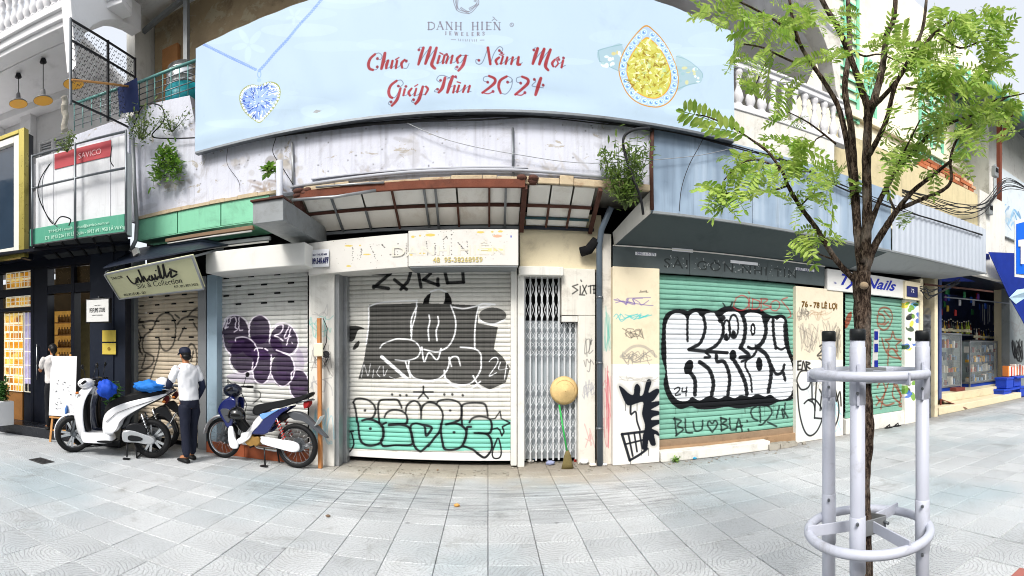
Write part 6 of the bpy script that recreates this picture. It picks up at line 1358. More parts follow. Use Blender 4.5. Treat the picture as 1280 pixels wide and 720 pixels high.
# underbone motorbike
def underbone():
    r_, f_ = PG(374,583), PG(289,571)
    r_.y -= 0; t = thing('motorbike', 'blue and white underbone motorbike leaning before the purple-tagged shutter', 'motorbike', (r_.x, 5.98, 0), rear_front(Vector((r_.x,5.98,0)), Vector((-3.67,6.02,0))), local=True)
    bl = mat('blue_bike_paint','111c58',.2,var=.05,coat=.5); wh = wb; al = mat('cast_alloy','8f9396'); 
    wheel(t, 0, .30, .075, False, .04); wheel(t, 1.19, .295, .065, False, .036)
    profile([(.66,.72),(.63,.80),(.55,.835),(.38,.87),(.15,.92),(-.1,.98),(-.22,1.03),(-.24,1.0),(-.15,.94),(.17,.82),(.4,.76),(.54,.69),(.62,.68)], .21, 'seat', M['black'], t)
    for s in (-1,1):
        profile([(.52,.70),(.3,.76),(.13,.82),(.06,.82),(.2,.72),(.3,.58),(.40,.45),(.52,.42),(.68,.42),(.60,.5),(.52,.60)], .045, 'side_panel', bl, t, y=s*.10)
        profile([(.60,.60),(.50,.69),(.44,.66),(.55,.52),(.66,.46),(.80,.42),(.82,.36),(.9,.30),(.9,.24),(.78,.28),(.66,.37),(.62,.5)], .03, 'lower_cover', wh, t, y=s*.115)
        profile([(.50,.705),(.36,.745),(.2,.80),(.33,.72),(.46,.64)], .012, 'stripe', mat('light_blue_decal','6f9ed8',.3,var=.1), t, y=s*.128)
        profile([(1.0,.48),(.93,.50),(.90,.36),(.84,.26),(.86,.20),(.96,.20),(1.0,.30)], .03, 'leg_guard', wh, t, y=s*.15)
        profile([(1.20,.73),(1.12,.85),(1.0,.90),(.9,.87),(.92,.70),(.96,.52),(1.04,.47),(1.1,.56),(1.17,.64)], .035, 'front_cowl', bl, t, y=s*.12)
        profile([(1.15,.72),(1.0,.74),(.97,.62),(1.03,.55)], .01, 'cowl_inset', mat('grey_plastic','4a4d52',.4,var=.05), t, y=s*.142)
    profile([(1.22,.76),(1.1,.88),(.98,.92),(.95,.75),(1.02,.6),(1.12,.65)], .20, 'front_nose', bl, t)
    profile([(.98,.85),(.9,.62),(.72,.45),(.55,.5),(.4,.6),(.1,.75),(.1,.68),(.4,.5),(.6,.38),(.78,.36),(.94,.5),(1.02,.8)], .10, 'frame_spine', M['blackpl'], t)
    rg = []
    for a in np.linspace(.1, 2.3, 12):
        rg.append([(1.19+(.325+.02*math.cos(c_))*math.cos(a), .055*math.sin(c_), .295+(.325+.02*math.cos(c_))*math.sin(a)) for c_ in np.linspace(-PI/2,PI/2,7)]+[(1.19+(.315+.02*math.cos(c_))*math.cos(a), .048*math.sin(c_), .295+(.315+.02*math.cos(c_))*math.sin(a)) for c_ in np.linspace(PI/2,-PI/2,7)])
    MB().loft(rg).build('front_fender', wh, t)
    for s in (-1,1): MB().cyl((1.19,.06*s,.295),(1.06,.055*s,.78),.02,8).build('fork', M['steel'], t)
    MB().ball((1.03,0,1.0),.15,.13,.10,16,10).build('headlight_cowl', M['dkbody'], t); MB().ball((1.13,0,.99),.06,.08,.055,12,8).build('headlight', mat('lamp_glass','c9d3da'), t)
    MB().tube([(.9,-.34,1.03),(.96,-.15,1.05),(1.0,0,1.03),(.96,.15,1.05),(.9,.34,1.03)], .012, 8).build('handlebar', M['blackpl'], t)
    for s in (-1,1): MB().cyl((.92,.23*s,1.04),(.9,.36*s,1.03),.019,8).build('grip', M['black'], t)
    mirror(t, .93, -.22, 1.2, -1)
    profile([(.50,.37),(.48,.40),(.2,.385),(.02,.375),(-.07,.34),(-.08,.27),(0,.23),(.2,.255),(.48,.30)], .05, 'chain_case', wh, t, y=.10)
    MB().lathe([(.03,-.035),(.034,-.03),(.02,-.028)], (0,.145,.305), 12, axis=(0,1,0)).build('axle_nut', M['steel'], t)
    profile([(.80,.36),(.76,.43),(.68,.43),(.62,.38),(.54,.39),(.52,.30),(.60,.24),(.74,.25)], .20, 'engine', mat('bronze_engine','a98347',.4,.6,var=.25,vscale=14), t)
    for i in range(5): MB().lathe([(.055,0),(.06,.006),(.055,.012)], (.78+.028*i,0,.37+.012*i), 12, axis=(1,0,.35)).build('cooling_fin', al, t)
    MB().tube([(.8,-.1,.32),(.7,-.14,.18),(.4,-.15,.17),(.1,-.15,.24),(-.2,-.15,.30)], [.018,.02,.03,.045,.04], 10).build('exhaust', M['chrome'], t)
    for s in (-1,1): spring(t, (.14,.11*s,.40), (.24,.11*s,.64), .026, 6, mat('red_spring','b5332a',.35,.2,var=.05))
    rgx = profile([(.12,.74),(-.05,.76),(-.22,.66),(-.42,.47),(-.44,.44),(-.30,.52),(-.12,.64),(.05,.66)], .11, 'rear_fender', mat('grey_plastic','4a4d52'), t)
    profile([(-.12,.90),(-.20,.91),(-.19,.85),(-.13,.81)], .13, 'tail_light', mat('red_lens','8c1418'), t)
    MB().obox((-.33,0,.66),(.003,0,0),(0,.085,0),(-.04,0,.065)).build('number_plate', mat('plate_white','d5d8da'), t, bevel=.003)
    MB().tube([(-.02,.08,.88),(-.2,.08,.93),(-.25,0,.93),(-.2,-.08,.93),(-.02,-.08,.88)], .01, 8).build('grab_rail', M['steel'], t)
    MB().tube([(.45,.1,.24),(.42,.13,.01)],.013,6).obox((.42,.16,.012),(.05,0,0),(0,.03,0),(0,0,.007)).build('side_stand', M['blackpl'], t); MB().tube([(.36,-.1,.24),(.33,-.12,.01)],.013,6).build('centre_stand', M['blackpl'], t)
    MB().tube([(.6,.12,.26),(.62,.2,.25)],.012,6).build('foot_peg', M['black'], t)
    MB().tube([(.92,-.05,.98),(.84,-.08,.8),(.86,-.06,.66),(.98,-.03,.62)],.006,5).build('brake_cable', M['cable'], t)
    return t
ub = underbone()
ang = ub.rotation_euler.z; hp_ = ub.location+Vector((.82*math.cos(ang)+.12*math.sin(ang)*-1*-1, .82*math.sin(ang)-.12*math.cos(ang)*-1*-1, .68))
hp_ = ub.location+Matrix.Rotation(ang,3,'Z')@Vector((.83,.20,.68)); helmet('helmet', 'black glossy helmet hanging by the leg guard of the blue motorbike', hp_, .12, mat('gloss_black','0d0e10',.12,var=.02,coat=.5))

# ---------------------------------------------------------------- people
def skinned(name, pts, edges, m, parent, sub=2, root=0):
    """pts: dict key -> (x,y,z,rx,ry)"""
    keys = list(pts); idx = {k_: i for i, k_ in enumerate(keys)}
    me = bpy.data.meshes.new(name); me.from_pydata([pts[k_][:3] for k_ in keys], [(idx[a], idx[b]) for a, b in edges], []); me.materials.append(m)
    o = _link(name, me); o.parent = parent
    sk = o.modifiers.new('skin', 'SKIN'); sk.use_smooth_shade = True
    lay = me.skin_vertices[0].data if me.skin_vertices else None
    if lay is None:
        bm = bmesh.new(); bm.from_mesh(me); bm.verts.layers.skin.verify(); bm.to_mesh(me); bm.free(); lay = me.skin_vertices[0].data
    for k_ in keys: lay[idx[k_]].radius = (pts[k_][3], pts[k_][4] if len(pts[k_]) > 4 else pts[k_][3])
    lay[root].use_root = True
    s = o.modifiers.new('subsurf', 'SUBSURF'); s.levels = s.render_levels = sub
    return o
skin_m = mat('skin','a87453',.55,var=.05)
def limb(mb, pts, n=12):    # loft of ellipses: (x,y,z,rx,ry) following a path
    rings = []
    P = [Vector(p[:3]) for p in pts]
    for i, p in enumerate(pts):
        d = (P[min(i+1,len(P)-1)]-P[max(i-1,0)]).normalized(); X = Vector((1,0,0)); X = (X-d*X.dot(d)).normalized() if abs(d.x) < .9 else Vector((0,0,1)); Yv = d.cross(X)
        rings.append([P[i]+X*p[3]*math.cos(2*PI*k/n)+Yv*p[4]*math.sin(2*PI*k/n) for k in range(n)])
    mb.loft(rings); return mb
def person(label, loc, rz, H, shirt, trou, hair_m, arms, cap=None, long_hair=False, sleeve=None, stance=(.11,.02), lean=0):
    """local: faces +y, x to his right; heights as fractions of H. arms: [(elbow),(wrist)] for right(+x), left(-x)"""
    t = thing('person', label, 'person', loc, rz, local=True); h = H
    sw = .118*h; st0, st1 = stance
    pts = {'pelvis':(0,0,.53*h,.075*h,.055*h),'waist':(0,.005,.61*h,.068*h,.05*h),'chest':(0,.0,.72*h,.08*h,.055*h),'upper':(0,-.005,.79*h,.052*h,.036*h),'neck':(0,0,.855*h,.030*h),'nape':(0,.008*h,.88*h,.030*h),'skull':(0,.012*h,.925*h,.042*h,.048*h),'crown':(0,.006*h,.965*h,.036*h,.042*h)}
    ed = [('pelvis','waist'),('waist','chest'),('chest','upper'),('upper','neck'),('neck','nape'),('nape','skull'),('skull','crown')]
    for s, nm in ((1,'r'),(-1,'l')):
        el, wr = arms[nm]; sh = Vector((s*sw,0,.805*h))
        pts['sh'+nm] = (*sh,.024*h); pts['el'+nm] = (*el,.023*h); w_ = Vector(wr); pts['wr'+nm] = (*w_,.015*h)
        d = (w_-Vector(el)).normalized(); pm_ = w_+d*.045*h; pts['pa'+nm] = (*pm_,.020*h,.012*h)
        ed += [('upper','sh'+nm),('sh'+nm,'el'+nm),('el'+nm,'wr'+nm),('wr'+nm,'pa'+nm)]
        side = d.cross(Vector((0,0,1))); side = side.normalized() if side.length > .1 else Vector((1,0,0)); dn = side.cross(d).normalized()
        for fi in range(4):
            o_ = (fi-1.5)*.0095*h; L = (.026,.031,.029,.022)[fi]*h; a_ = pm_+side*o_+d*.012*h; b1 = a_+d*L; b2 = b1+(d*.6-dn*.6).normalized()*L*.7
            pts[f'f{fi}a'+nm] = (*a_,.0052*h); pts[f'f{fi}b'+nm] = (*b1,.0048*h); pts[f'f{fi}c'+nm] = (*b2,.0042*h)
            ed += [('pa'+nm,f'f{fi}a'+nm),(f'f{fi}a'+nm,f'f{fi}b'+nm),(f'f{fi}b'+nm,f'f{fi}c'+nm)]
        tb = w_+d*.02*h+side*.022*h*s; te = tb+(d+side*.5*s).normalized()*.03*h; pts['ta'+nm] = (*tb,.006*h); pts['tb'+nm] = (*te,.005*h); ed += [('wr'+nm,'ta'+nm),('ta'+nm,'tb'+nm)]
        fx, fy = s*.055*h+ (st0-.055*h)*0, (st1 if s > 0 else -st1)
        pts['hip'+nm] = (s*.05*h,0,.50*h,.055*h); pts['kn'+nm] = (s*.055*h,fy*.5+.008*h,.28*h,.034*h); pts['an'+nm] = (s*.055*h,fy,.05*h,.024*h); pts['to'+nm] = (s*.06*h,fy+.09*h,.022*h,.024*h,.016*h)
        ed += [('pelvis','hip'+nm),('hip'+nm,'kn'+nm),('kn'+nm,'an'+nm),('an'+nm,'to'+nm)]
    body = skinned('body', pts, ed, skin_m, t)
    # nose, ears, eyes
    MB().ball((0,.062*h,.925*h),.007*h,.012*h,.012*h,8,6).build('nose', skin_m, t)
    for s in (-1,1):
        MB().ball((s*.043*h,.008*h,.922*h),.006*h,.013*h,.019*h,8,6).build('ear', skin_m, t); MB().ball((s*.017*h,.053*h,.935*h),.006*h,.005*h,.004*h,8,6).build('eye', M['dark'], t)
    MB().ball((0,.054*h,.900*h),.012*h,.006*h,.003*h,8,6).build('mouth', mat('lips','7d3f38',.5), t)
    # hair
    mb = MB(); mb.ball((0,-.002*h,.947*h),.049*h,.056*h,.045*h,16,10)
    if long_hair: mb.ball((0,-.045*h,.92*h),.042*h,.035*h,.05*h,14,8); mb.ball((0,-.06*h,.88*h),.02*h,.02*h,.04*h,10,6)
    else: mb.ball((0,-.022*h,.915*h),.044*h,.036*h,.035*h,14,8)
    mb.build('hair', hair_m, t)
    if cap:
        c_ = _link('cap', None); c_.parent = t
        o = MB().lathe([(.053*h,0),(.055*h,.012*h),(.052*h,.03*h),(.04*h,.048*h),(.018*h,.057*h),(.0,.058*h)], (0,.002*h,.944*h), 20, sx=.94, sy=1.08).build('cap_crown', cap, None); o.parent = c_
        rg = [[(.045*h*math.cos(a), .045*h+q*.05*h*max(0,math.sin(a))+.0, (.948-.012*q)*h-(.008*h*math.cos(a)**2)*q) for a in np.linspace(0,PI,9)]+[(.045*h*math.cos(a), .04*h+q*.05*h*max(0,math.sin(a)), (.943-.012*q)*h-(.008*h*math.cos(a)**2)*q) for a in np.linspace(PI,0,9)] for q in (0,.5,1)]
        o = MB().loft(rg).build('cap_peak', cap, None); o.parent = c_
    # shirt
    mb = MB(); limb(mb, [(0,0,.515*h,.093*h,.07*h),(0,0,.55*h,.097*h,.075*h),(0,0,.60*h,.088*h,.066*h),(0,0,.68*h,.098*h,.066*h),(0,-.003*h,.75*h,.11*h,.068*h),(0,-.004*h,.795*h,.122*h,.058*h),(0,0,.828*h,.100*h,.050*h),(0,0,.845*h,.06*h,.042*h),(0,0,.862*h,.036*h,.036*h)], 20)
    for s, nm in ((1,'r'),(-1,'l')):
        el = Vector(arms[nm][0]); sh = Vector((s*sw*.92,0,.805*h)); e2 = sh.lerp(el, .80)
        m1 = sh.lerp(el,.4); limb(mb, [(*sh.lerp(el,-.18),.030*h,.034*h),(*sh.lerp(el,.04),.038*h,.041*h),(*m1,.036*h,.038*h),(*e2,.037*h,.039*h)], 12)
    o = mb.build('shirt', shirt, t)
    if sleeve:
        for s, nm in ((1,'r'),(-1,'l')):
            mb = MB(); el = Vector(arms[nm][0]); wr = Vector(arms[nm][1]); sh = Vector((s*sw,0,.805*h)); limb(mb, [(*sh.lerp(el,.6),.034*h,.034*h),(*el,.030*h,.030*h),(*el.lerp(wr,.5),.027*h,.027*h),(*el.lerp(wr,.98),.021*h,.021*h)], 10); mb.build('arm_sleeve', sleeve, t)
    # trousers
    mb = MB(); limb(mb, [(0,0,.60*h,.078*h,.06*h),(0,0,.56*h,.088*h,.068*h),(0,-.004*h,.50*h,.098*h,.075*h),(0,-.002*h,.455*h,.10*h,.07*h)], 18)
    for s in (1,-1):
        fy = st1 if s > 0 else -st1
        limb(mb, [(s*.045*h,0,.52*h,.058*h,.068*h),(s*.05*h,0,.44*h,.055*h,.06*h),(s*.053*h,fy*.5+.006*h,.28*h,.042*h,.046*h),(s*.055*h,fy*.8,.16*h,.037*h,.042*h),(s*.055*h,fy,.035*h,.036*h,.044*h)], 14)
    mb.build('trousers', trou, t)
    MB().lathe([(.082*h,0),(.084*h,.006*h),(.084*h,.018*h),(.08*h,.022*h)], (0,0,.575*h), 20, sx=1.0, sy=.77).build('belt', M['black'], t)
    for s in (1,-1):
        fy = st1 if s > 0 else -st1; rg = []
        for y_, w_, z_ in ((-.035,.018,.022),(-.02,.028,.03),(.01,.030,.042),(.05,.032,.034),(.09,.032,.026),(.115,.022,.02),(.125,.008,.012)):
            rg.append([(s*.058*h+w_*h*math.cos(a), fy+y_*h, max(.003, z_*h*.5+z_*h*.55*math.sin(a))) for a in np.linspace(0,2*PI,12,endpoint=False)])
        MB().loft(rg).build('shoe', M['black'], t)
    if lean:
        for o in t.children_recursive:
            if o.type == 'MESH':
                for v in o.data.vertices:
                    if v.co.z > .52*h: v.co.y += lean*(v.co.z-.52*h); v.co.z -= lean*.08*(v.co.z-.52*h)
    for o in t.children:
        if o.name.startswith(('shirt','trousers')):
            s_ = o.modifiers.new('subsurf','SUBSURF'); s_.levels = s_.render_levels = 2
            tx = bpy.data.textures.get('cloth_folds') or bpy.data.textures.new('cloth_folds','CLOUDS'); tx.noise_scale = .085; tx.noise_depth = 3
            dm = o.modifiers.new('folds','DISPLACE'); dm.texture = tx; dm.strength = .034; dm.mid_level = .5; dm.texture_coords = 'LOCAL'
    return t
h = 1.64
dkh = mat('black_hair','0e0d0e',.5,var=.1)
man = person('man in a white short-sleeved shirt, dark trousers and navy cap leaning over the scooters', (-4.0,5.58,0), math.radians(70), h,
    mat('white_shirt','d9dbe0',.75,var=.04,bump=.3,bscale=12), mat('navy_trousers','151a2b',.8,var=.15,vscale=12,bump=.2,bscale=20), dkh,
    {'l':((-.225,.16,1.08),(-.17,.40,1.00)),'r':((.235,-.03,1.05),(.20,.10,.86))}, cap=mat('navy_cap','161c30',.7,var=.1), sleeve=mat('navy_sleeves','1a2138',.8,var=.15), stance=(.1,.06), lean=.16)
p = LP(66,500,.0)
wom = person('woman with tied dark hair in a white blouse at the perfume shop door', (p.x, p.y, .18), math.radians(65), 1.52,
    mat('white_blouse','cfcbc8',.75,var=.05), mat('black_trousers','121318',.8,var=.1), dkh,
    {'l':((-.20,.12,1.02),(-.14,.33,1.03)),'r':((.2,.02,1.0),(.14,.16,.88))}, long_hair=True, stance=(.1,.02))

# ---------------------------------------------------------------- easel, plants by the shop, pole, hat, broom
ea = thing('easel', 'pale wooden easel standing before the perfume shop step', 'easel', tuple(PG(78,557)))
c0 = PG(77,553); ex = Vector((.88,.47,0)).normalized(); ey = Vector((-.47,.88,0))
def E_(u, v, z): return c0+ex*u+ey*v+Vector((0,0,z))
for a, b in (((-.20,-.03,0),(-.10,.10,1.5)),((.25,-.03,0),(.12,.10,1.5)),((0,.45,0),(0,.12,1.4))): MB().bar(E_(*a), E_(*b), .035, .025, ey).build('leg', M['wood'], ea)
MB().bar(E_(-.22,-.0,.42), E_(.26,-.0,.42), .05, .025, (0,0,1)).build('shelf', M['wood'], ea); MB().bar(E_(-.19,0,.2), E_(.22,0,.2), .02, .03).build('stretcher', M['wood'], ea)
eb = thing('white_board', 'white paper-covered board with small black notes on the easel', 'board', tuple(E_(0,0,.45)))
MB().slab([E_(-.23,-.02,.45),E_(.25,-.02,.45),E_(.25,.075,1.47),E_(-.23,.075,1.47)], ey*.015).build('panel', mat('bright_white_card','e4e5e8',.6,var=.02), eb)
mb = MB()
for i in range(26):
    u, z_ = random.uniform(-.16,.2), random.uniform(.55,1.05); s_ = random.uniform(.004,.010); q = E_(u, -.022+(z_-.45)*.093-.004, z_); mb.obox(q, ex*s_, ey*.002, (0,0,s_*.7))
mb.build('notes', ink, eb, kind='stuff')
bt = thing('water_bottle', 'clear-blue bottle standing on the easel shelf', 'bottle', tuple(E_(.1,-.03,.445))); MB().lathe([(.03,0),(.032,.1),(.028,.14),(.012,.17),(.012,.19)], E_(.1,-.02,.45), 12).build('body', mat('blue_bottle','4a76b8',.15,var=.2), bt)

def leaf_quad(mb, p, d, L, w_, up=None, fold=.15):
    d = d.normalized(); s = d.cross(up or Vector((0,0,1)));
    if s.length < .1: s = d.cross(Vector((1,0,0)))
    s.normalize(); n_ = s.cross(d)
    f = n_*fold*w_; mb.add([p, p+d*L*.28+s*w_*.46+f, p+d*L*.72+s*w_*.46+f, p+d*L, p+d*L*.72-s*w_*.46+f, p+d*L*.28-s*w_*.46+f], [(0,1,2,3),(0,3,4,5)])
def shrub(name, label, c, rad, hgt, n, lm, L=.06, W=.025, cat='plant', droop=.3, stems=7, group=None, hang=False, trunk=None):
    t = thing(name, label, cat, tuple(c), group=group); c = Vector(c); tips = []
    sm_ = trunk or mat('green_stem','4c5a34',.7,var=.2)
    st = MB()
    for i in range(stems):
        a = random.uniform(0,2*PI); q = Vector((math.cos(a),math.sin(a)*.6,0))*rad*random.uniform(.2,1); e_ = c+q+Vector((0,0,-hgt if hang else hgt))*random.uniform(.6,1)
        mid_ = c.lerp(e_,.5)+q*.25; pts = [c.lerp(mid_,u)*(1-u)+mid_.lerp(e_,u)*u for u in np.linspace(0,1,7)]; st.tube(pts, [.008*(1-u*.7) for u in np.linspace(0,1,7)], 5); tips.append(pts)
    st.build('stem', sm_, t)
    cl = MB()
    for i in range(n):
        pts = random.choice(tips); u = random.uniform(.15,1)*6; k_ = min(int(u),5); p = pts[k_].lerp(pts[k_+1],u-k_)+Vector([random.gauss(0,rad*.13) for _ in range(3)])
        d = Vector((random.gauss(0,1),random.gauss(-.3,1),random.uniform(-droop*2,.8))); leaf_quad(cl, p, d, L*random.uniform(.6,1.3), W*random.uniform(.7,1.2))
    cl.build('leaves', lm, t, kind='stuff'); return t
def leafmat(name, c1, c2, trans=.3):
    if name in MATS: return MATS[name]
    m = bpy.data.materials.new(name); m.use_nodes = True; MATS[name] = m; k = N(m); b = k.n['Principled BSDF']
    P = k.pos(); col = k.mix(k.ramp(k.noise(P, 14, 3, .6), .35, .68), C(c1), C(c2)); k.l.new(col, b.inputs['Base Color']); b.inputs['Roughness'].default_value = .5
    tr = k.new('BsdfTranslucent', {'Color': col}); mx = k.new('MixShader', {0: trans}); k.l.new(b.outputs[0], mx.inputs[1]); k.l.new(tr.outputs[0], mx.inputs[2]); k.l.new(mx.outputs[0], k.n['Material Output'].inputs[0]); return m
lgreen = leafmat('fresh_green_leaf','5d8a2e','8fb347'); dgreen = leafmat('dark_green_leaf','2c5226','4d7a38'); olive = leafmat('dusty_green_leaf','5a7340','94a468')
pt = PG(-4,548); pt = LP(2,520,.15); pt.z = .18
MB().slab([(pt.x-.17,pt.y-.17,.18),(pt.x+.17,pt.y-.17,.18),(pt.x+.17,pt.y+.17,.18),(pt.x-.17,pt.y+.17,.18)], (0,0,.44)).build('planter', mat('white_planter','dddedf',.4,var=.03), bevel=.012)
tag(bpy.data.objects['planter'], 'square white planter holding a bush at the left edge', 'planter')
shrub('potted_bush', 'dark green bush growing in the white planter at the left edge', (pt.x,pt.y,.6), .24, .38, 420, dgreen, .09, .04)
p = LP(140,500,.25); p.z = .18
shrub('potted_bush', 'dark green bush peeping out behind the white scooter handlebar', (p.x,p.y,.45), .26, .62, 380, dgreen, .10, .04)
MB().lathe([(.12,0),(.16,.3),(.17,.3)], (p.x,p.y,.18), 16).build('flower_pot', M['concrete']); tag(bpy.data.objects['flower_pot'], 'round pot of the bush behind the white scooter', 'pot')
wp = thing('wooden_post', 'square wooden post with a white switch box before the scribbled pier', 'post', (PX(400,6.08), 6.08, 0))
MB().bar((PX(400.5,6.08),6.08,0),(PX(399,6.08),6.08,2.02),.062,.05).build('post', mat('orange_pine','b87b48',.6,var=.2,vscale=8,dirt='8c7a60',dirt_amt=.3), wp, bevel=.004)
a = PT(399,437,6.04); box('switch_box', (a.x-.065,a.x+.065,6.0,6.05,a.z-.09,a.z+.09), mat('ivory_plastic','d5d0bc',.4,var=.04), wp, .01)
MB().tube([PT(404,398,6.05),PT(409,410,6.0),PT(408,428,6.0),PT(404,437,6.02)], .006, 6).build('wire', M['cable'], wp); MB().lathe([(.045,-.02),(.05,0),(.045,.02)], PT(407.5,443,6.05), 14, axis=(0,1,0)).tube([PT(404,440,6.02),PT(411,446,6.0),PT(407,453,6.0)], .008, 6).build('cable_coil', M['cable'], wp)
# conical hat
hat = thing('conical_hat', 'woven straw conical hat hung on the scissor gate', 'hat', tuple(PT(705,488,6.55)))
c_ = PT(705,488,6.58); MB().lathe([(.195,.0),(.198,.004),(.16,.032),(.107,.068),(.053,.10),(.02,.118),(.0,.122)], c_, 32, axis=(0.05,-1,.12)).build('straw_cone', mat('straw','cfb27c',.8,var=.2,vscale=30,bump=.5,bscale=120), hat)
for q in (.035,.065,.095,.12): MB().tube([c_+Vector((math.cos(a)*(.2-q*1.62), -q-.004, math.sin(a)*(.2-q*1.62))) for a in np.linspace(0,2*PI,28,endpoint=False)], .0018, 4, closed=True).build('hoop', mat('straw_dark','8d6a38',.8), hat)
bm2 = thing('broom', 'green-handled broom standing below the straw hat', 'broom', tuple(PG(711,580)))
a, b = PT(699,506,6.5), PT(709,566,6.36); MB().cyl(a, b, .013, 8).build('handle', mat('green_plastic','2f9c4c',.4,var=.05), bm2)
rg = [[(b.x+.004+w_*math.cos(t_), 6.36+.03*math.sin(t_), z_) for t_ in np.linspace(0,2*PI,12,endpoint=False)] for w_, z_ in ((.02,b.z+.03),(.045,b.z-.03),(.07,.06),(.085,.0))]
MB().loft(rg).build('bristles', mat('broom_straw','6f6440',.9,var=.4,vscale=60,bump=.6,bscale=90), bm2)
# litter along the foot of the wall
def wad(label, px, py, s, col, name='litter_scrap', cat='litter'):
    p = PG(px, py); p.z = s*.45; o = crumple(name, label, p, s, s*.8, s*.5, mat('litter_'+col, col, .7, var=.2), int(px)); o['category'] = cat
for px, py, s, col, lab in ((663,578,.05,'d9d6d0','white paper wad at the foot of the scissor gate'),(668,575,.03,'3b6fb0','blue scrap among the litter by the gate'),(688,581,.06,'8c93b0','grey-blue plastic wad under the gate'),(722,577,.05,'c2443c','red wrapper beside the broom'),(730,580,.07,'dcdcdc','large white plastic bag left of the drainpipe'),(741,583,.05,'cfc9c0','pale paper scrap under the drainpipe'),(752,576,.06,'7a4a2e','brown leafy debris right of the drainpipe'),(756,582,.035,'e4e4e4','small white scrap below the narrow pier'),(868,574,.035,'2f8fb5','blue wrapper by the green shutter sill'),(571,633,.03,'c99a56','curled orange dry leaf lying on the middle tiles'),(410,646,.022,'6d5a4a','brown dry leaf on the tiles below the post'),(547,588,.014,'8c6a4a','tiny brown leaf before the widest shutter')):
    wad(lab, px, py, s, col)
for i in range(60):
    pass
db = MB()
for i in range(150):
    px = random.uniform(430,1010); yb_ = PG(px,560); x = 6.2*math.tan(th(px)); y = random.uniform(6.05,6.35) if px < 640 or px > 770 else random.uniform(6.1,6.5)
    s_ = random.uniform(.004,.014); db.obox((x,y,s_*.4),(s_,s_*.3,0),(-s_*.3,s_,0),(0,0,s_*.4))
tag(db.build('wall_foot_crumbs', M['concrete']), 'plaster crumbs scattered along the foot of the shutters', 'crumbs', kind='stuff')
shrub('weed', 'small green weed at the foot of the green shutter sill', tuple(PG(844,578)), .07, .07, 60, lgreen, .05, .02)
p = PG(52,576); dc = thing('drain_cover', 'dark drain cover set in the tiles at the left', 'drain cover', (p.x,p.y,.0)); box('plate', (p.x-.17,p.x+.17,p.y-.11,p.y+.11,-.002,.004), mat('iron_cover','3c3d3e',.6,.4,var=.2), dc, .002)
for i in range(7): box('slot', (p.x-.14+i*.042,p.x-.125+i*.042,p.y-.08,p.y+.08,.0042,.006), M['dark'], dc, 0)
p = PG(1115,534)
for i, (dx, lab) in enumerate(((-.0,'left black sandal on the pavement before the nail shop'),(.26,'right black sandal on the pavement before the nail shop'))):
    s_ = thing('sandal', lab, 'sandal', (p.x+dx-.1,p.y,0), group='black sandals before the nail shop'); q = p+Vector((dx-.1,0,.012)); MB().lathe([(.0,-.012),(.05,-.012),(.055,0),(.0,.006)], q, 14, sx=2.2).build('sole', M['black'], s_); MB().tube([q+Vector((-.02,-.05,0)),q+Vector((.03,0,.05)),q+Vector((-.02,.05,0))],.012,6).build('strap', M['black'], s_)
# ---------------------------------------------------------------- street tree and its steel guard
RT = 2.2
bark = mat('brown_fissured_bark', '54453d', .95, var=.5, vscale=45, bump=1.0, bscale=70, dirt='84776c', dirt_amt=.7, dirt_scale=14)
def bark_mat():
    m = bpy.data.materials.new('fissured_bark_ridges'); m.use_nodes = True; k = N(m); b = k.n['Principled BSDF']
    P = k.pos((1,1,.32)); f = k.noise(P, 95, 6, .75, .8); g_ = k.noise(k.pos(), 9, 4, .6)
    c1 = k.mix(k.ramp(f, .42, .66), C('241b17'), C('7a695c')); c1 = k.mix(k.math('MULTIPLY', k.ramp(g_, .5, .7), .45), c1, C('9a9086'))
    k.l.new(c1, b.inputs['Base Color']); b.inputs['Roughness'].default_value = .95; b.inputs['Specular IOR Level'].default_value = .1
    k.l.new(k.new('Bump', {'Height': f, 'Strength': 1.0, 'Distance': .012}).outputs[0], b.inputs['Normal']); return m
bark = bark_mat()
tree = thing('street_tree', 'young street tree with feathery light green leaves inside the steel guard', 'tree', tuple(PR(1085,720,RT).xy)+(0,))
def br(name, pts, r0, r1, m=bark, n=8):     # pts: (px, py, r)
    P = [PR(a, b, c) for a, b, c in pts]
    Q = [Vector(q) for q in smooth([tuple(p) for p in P], 5)]
    r0 *= .78; r1 *= .75; k_ = len(Q); R = [r0+(r1-r0)*(i/(k_-1))**.8 for i in range(k_)]
    R = [r*(1+.07*math.sin(i*1.7+px_)) for i, (r, px_) in enumerate(zip(R, range(k_)))]
    MB().tube(Q, R, n).build(name, m, tree); return Q
base = PR(1083,730,RT); g0 = Vector((base.x, base.y, -.02))
Pm = [g0, g0+Vector((.0,.0,.35))]+[PR(*q) for q in ((1080,660,RT),(1078,600,RT),(1083,540,RT),(1079,480,RT),(1078,400,RT),(1077,340,RT))]
Q = [Vector(q) for q in smooth([tuple(p) for p in Pm], 6)]; R = np.interp(np.linspace(0,1,len(Q)), [0,.25,.55,.8,1], [.042,.035,.036,.040,.043])
R = [r*(1+.06*math.sin(i*2.1)) for i, r in enumerate(R)]; MB().tube(Q, R, 14).build('trunk', bark, tree)
MB().ball(PR(1080,357,RT-.05), .022,.02,.018,10,6).build('knot', mat('pale_knot','a08c74',.8,var=.2,bump=.5), tree)
tw = {}
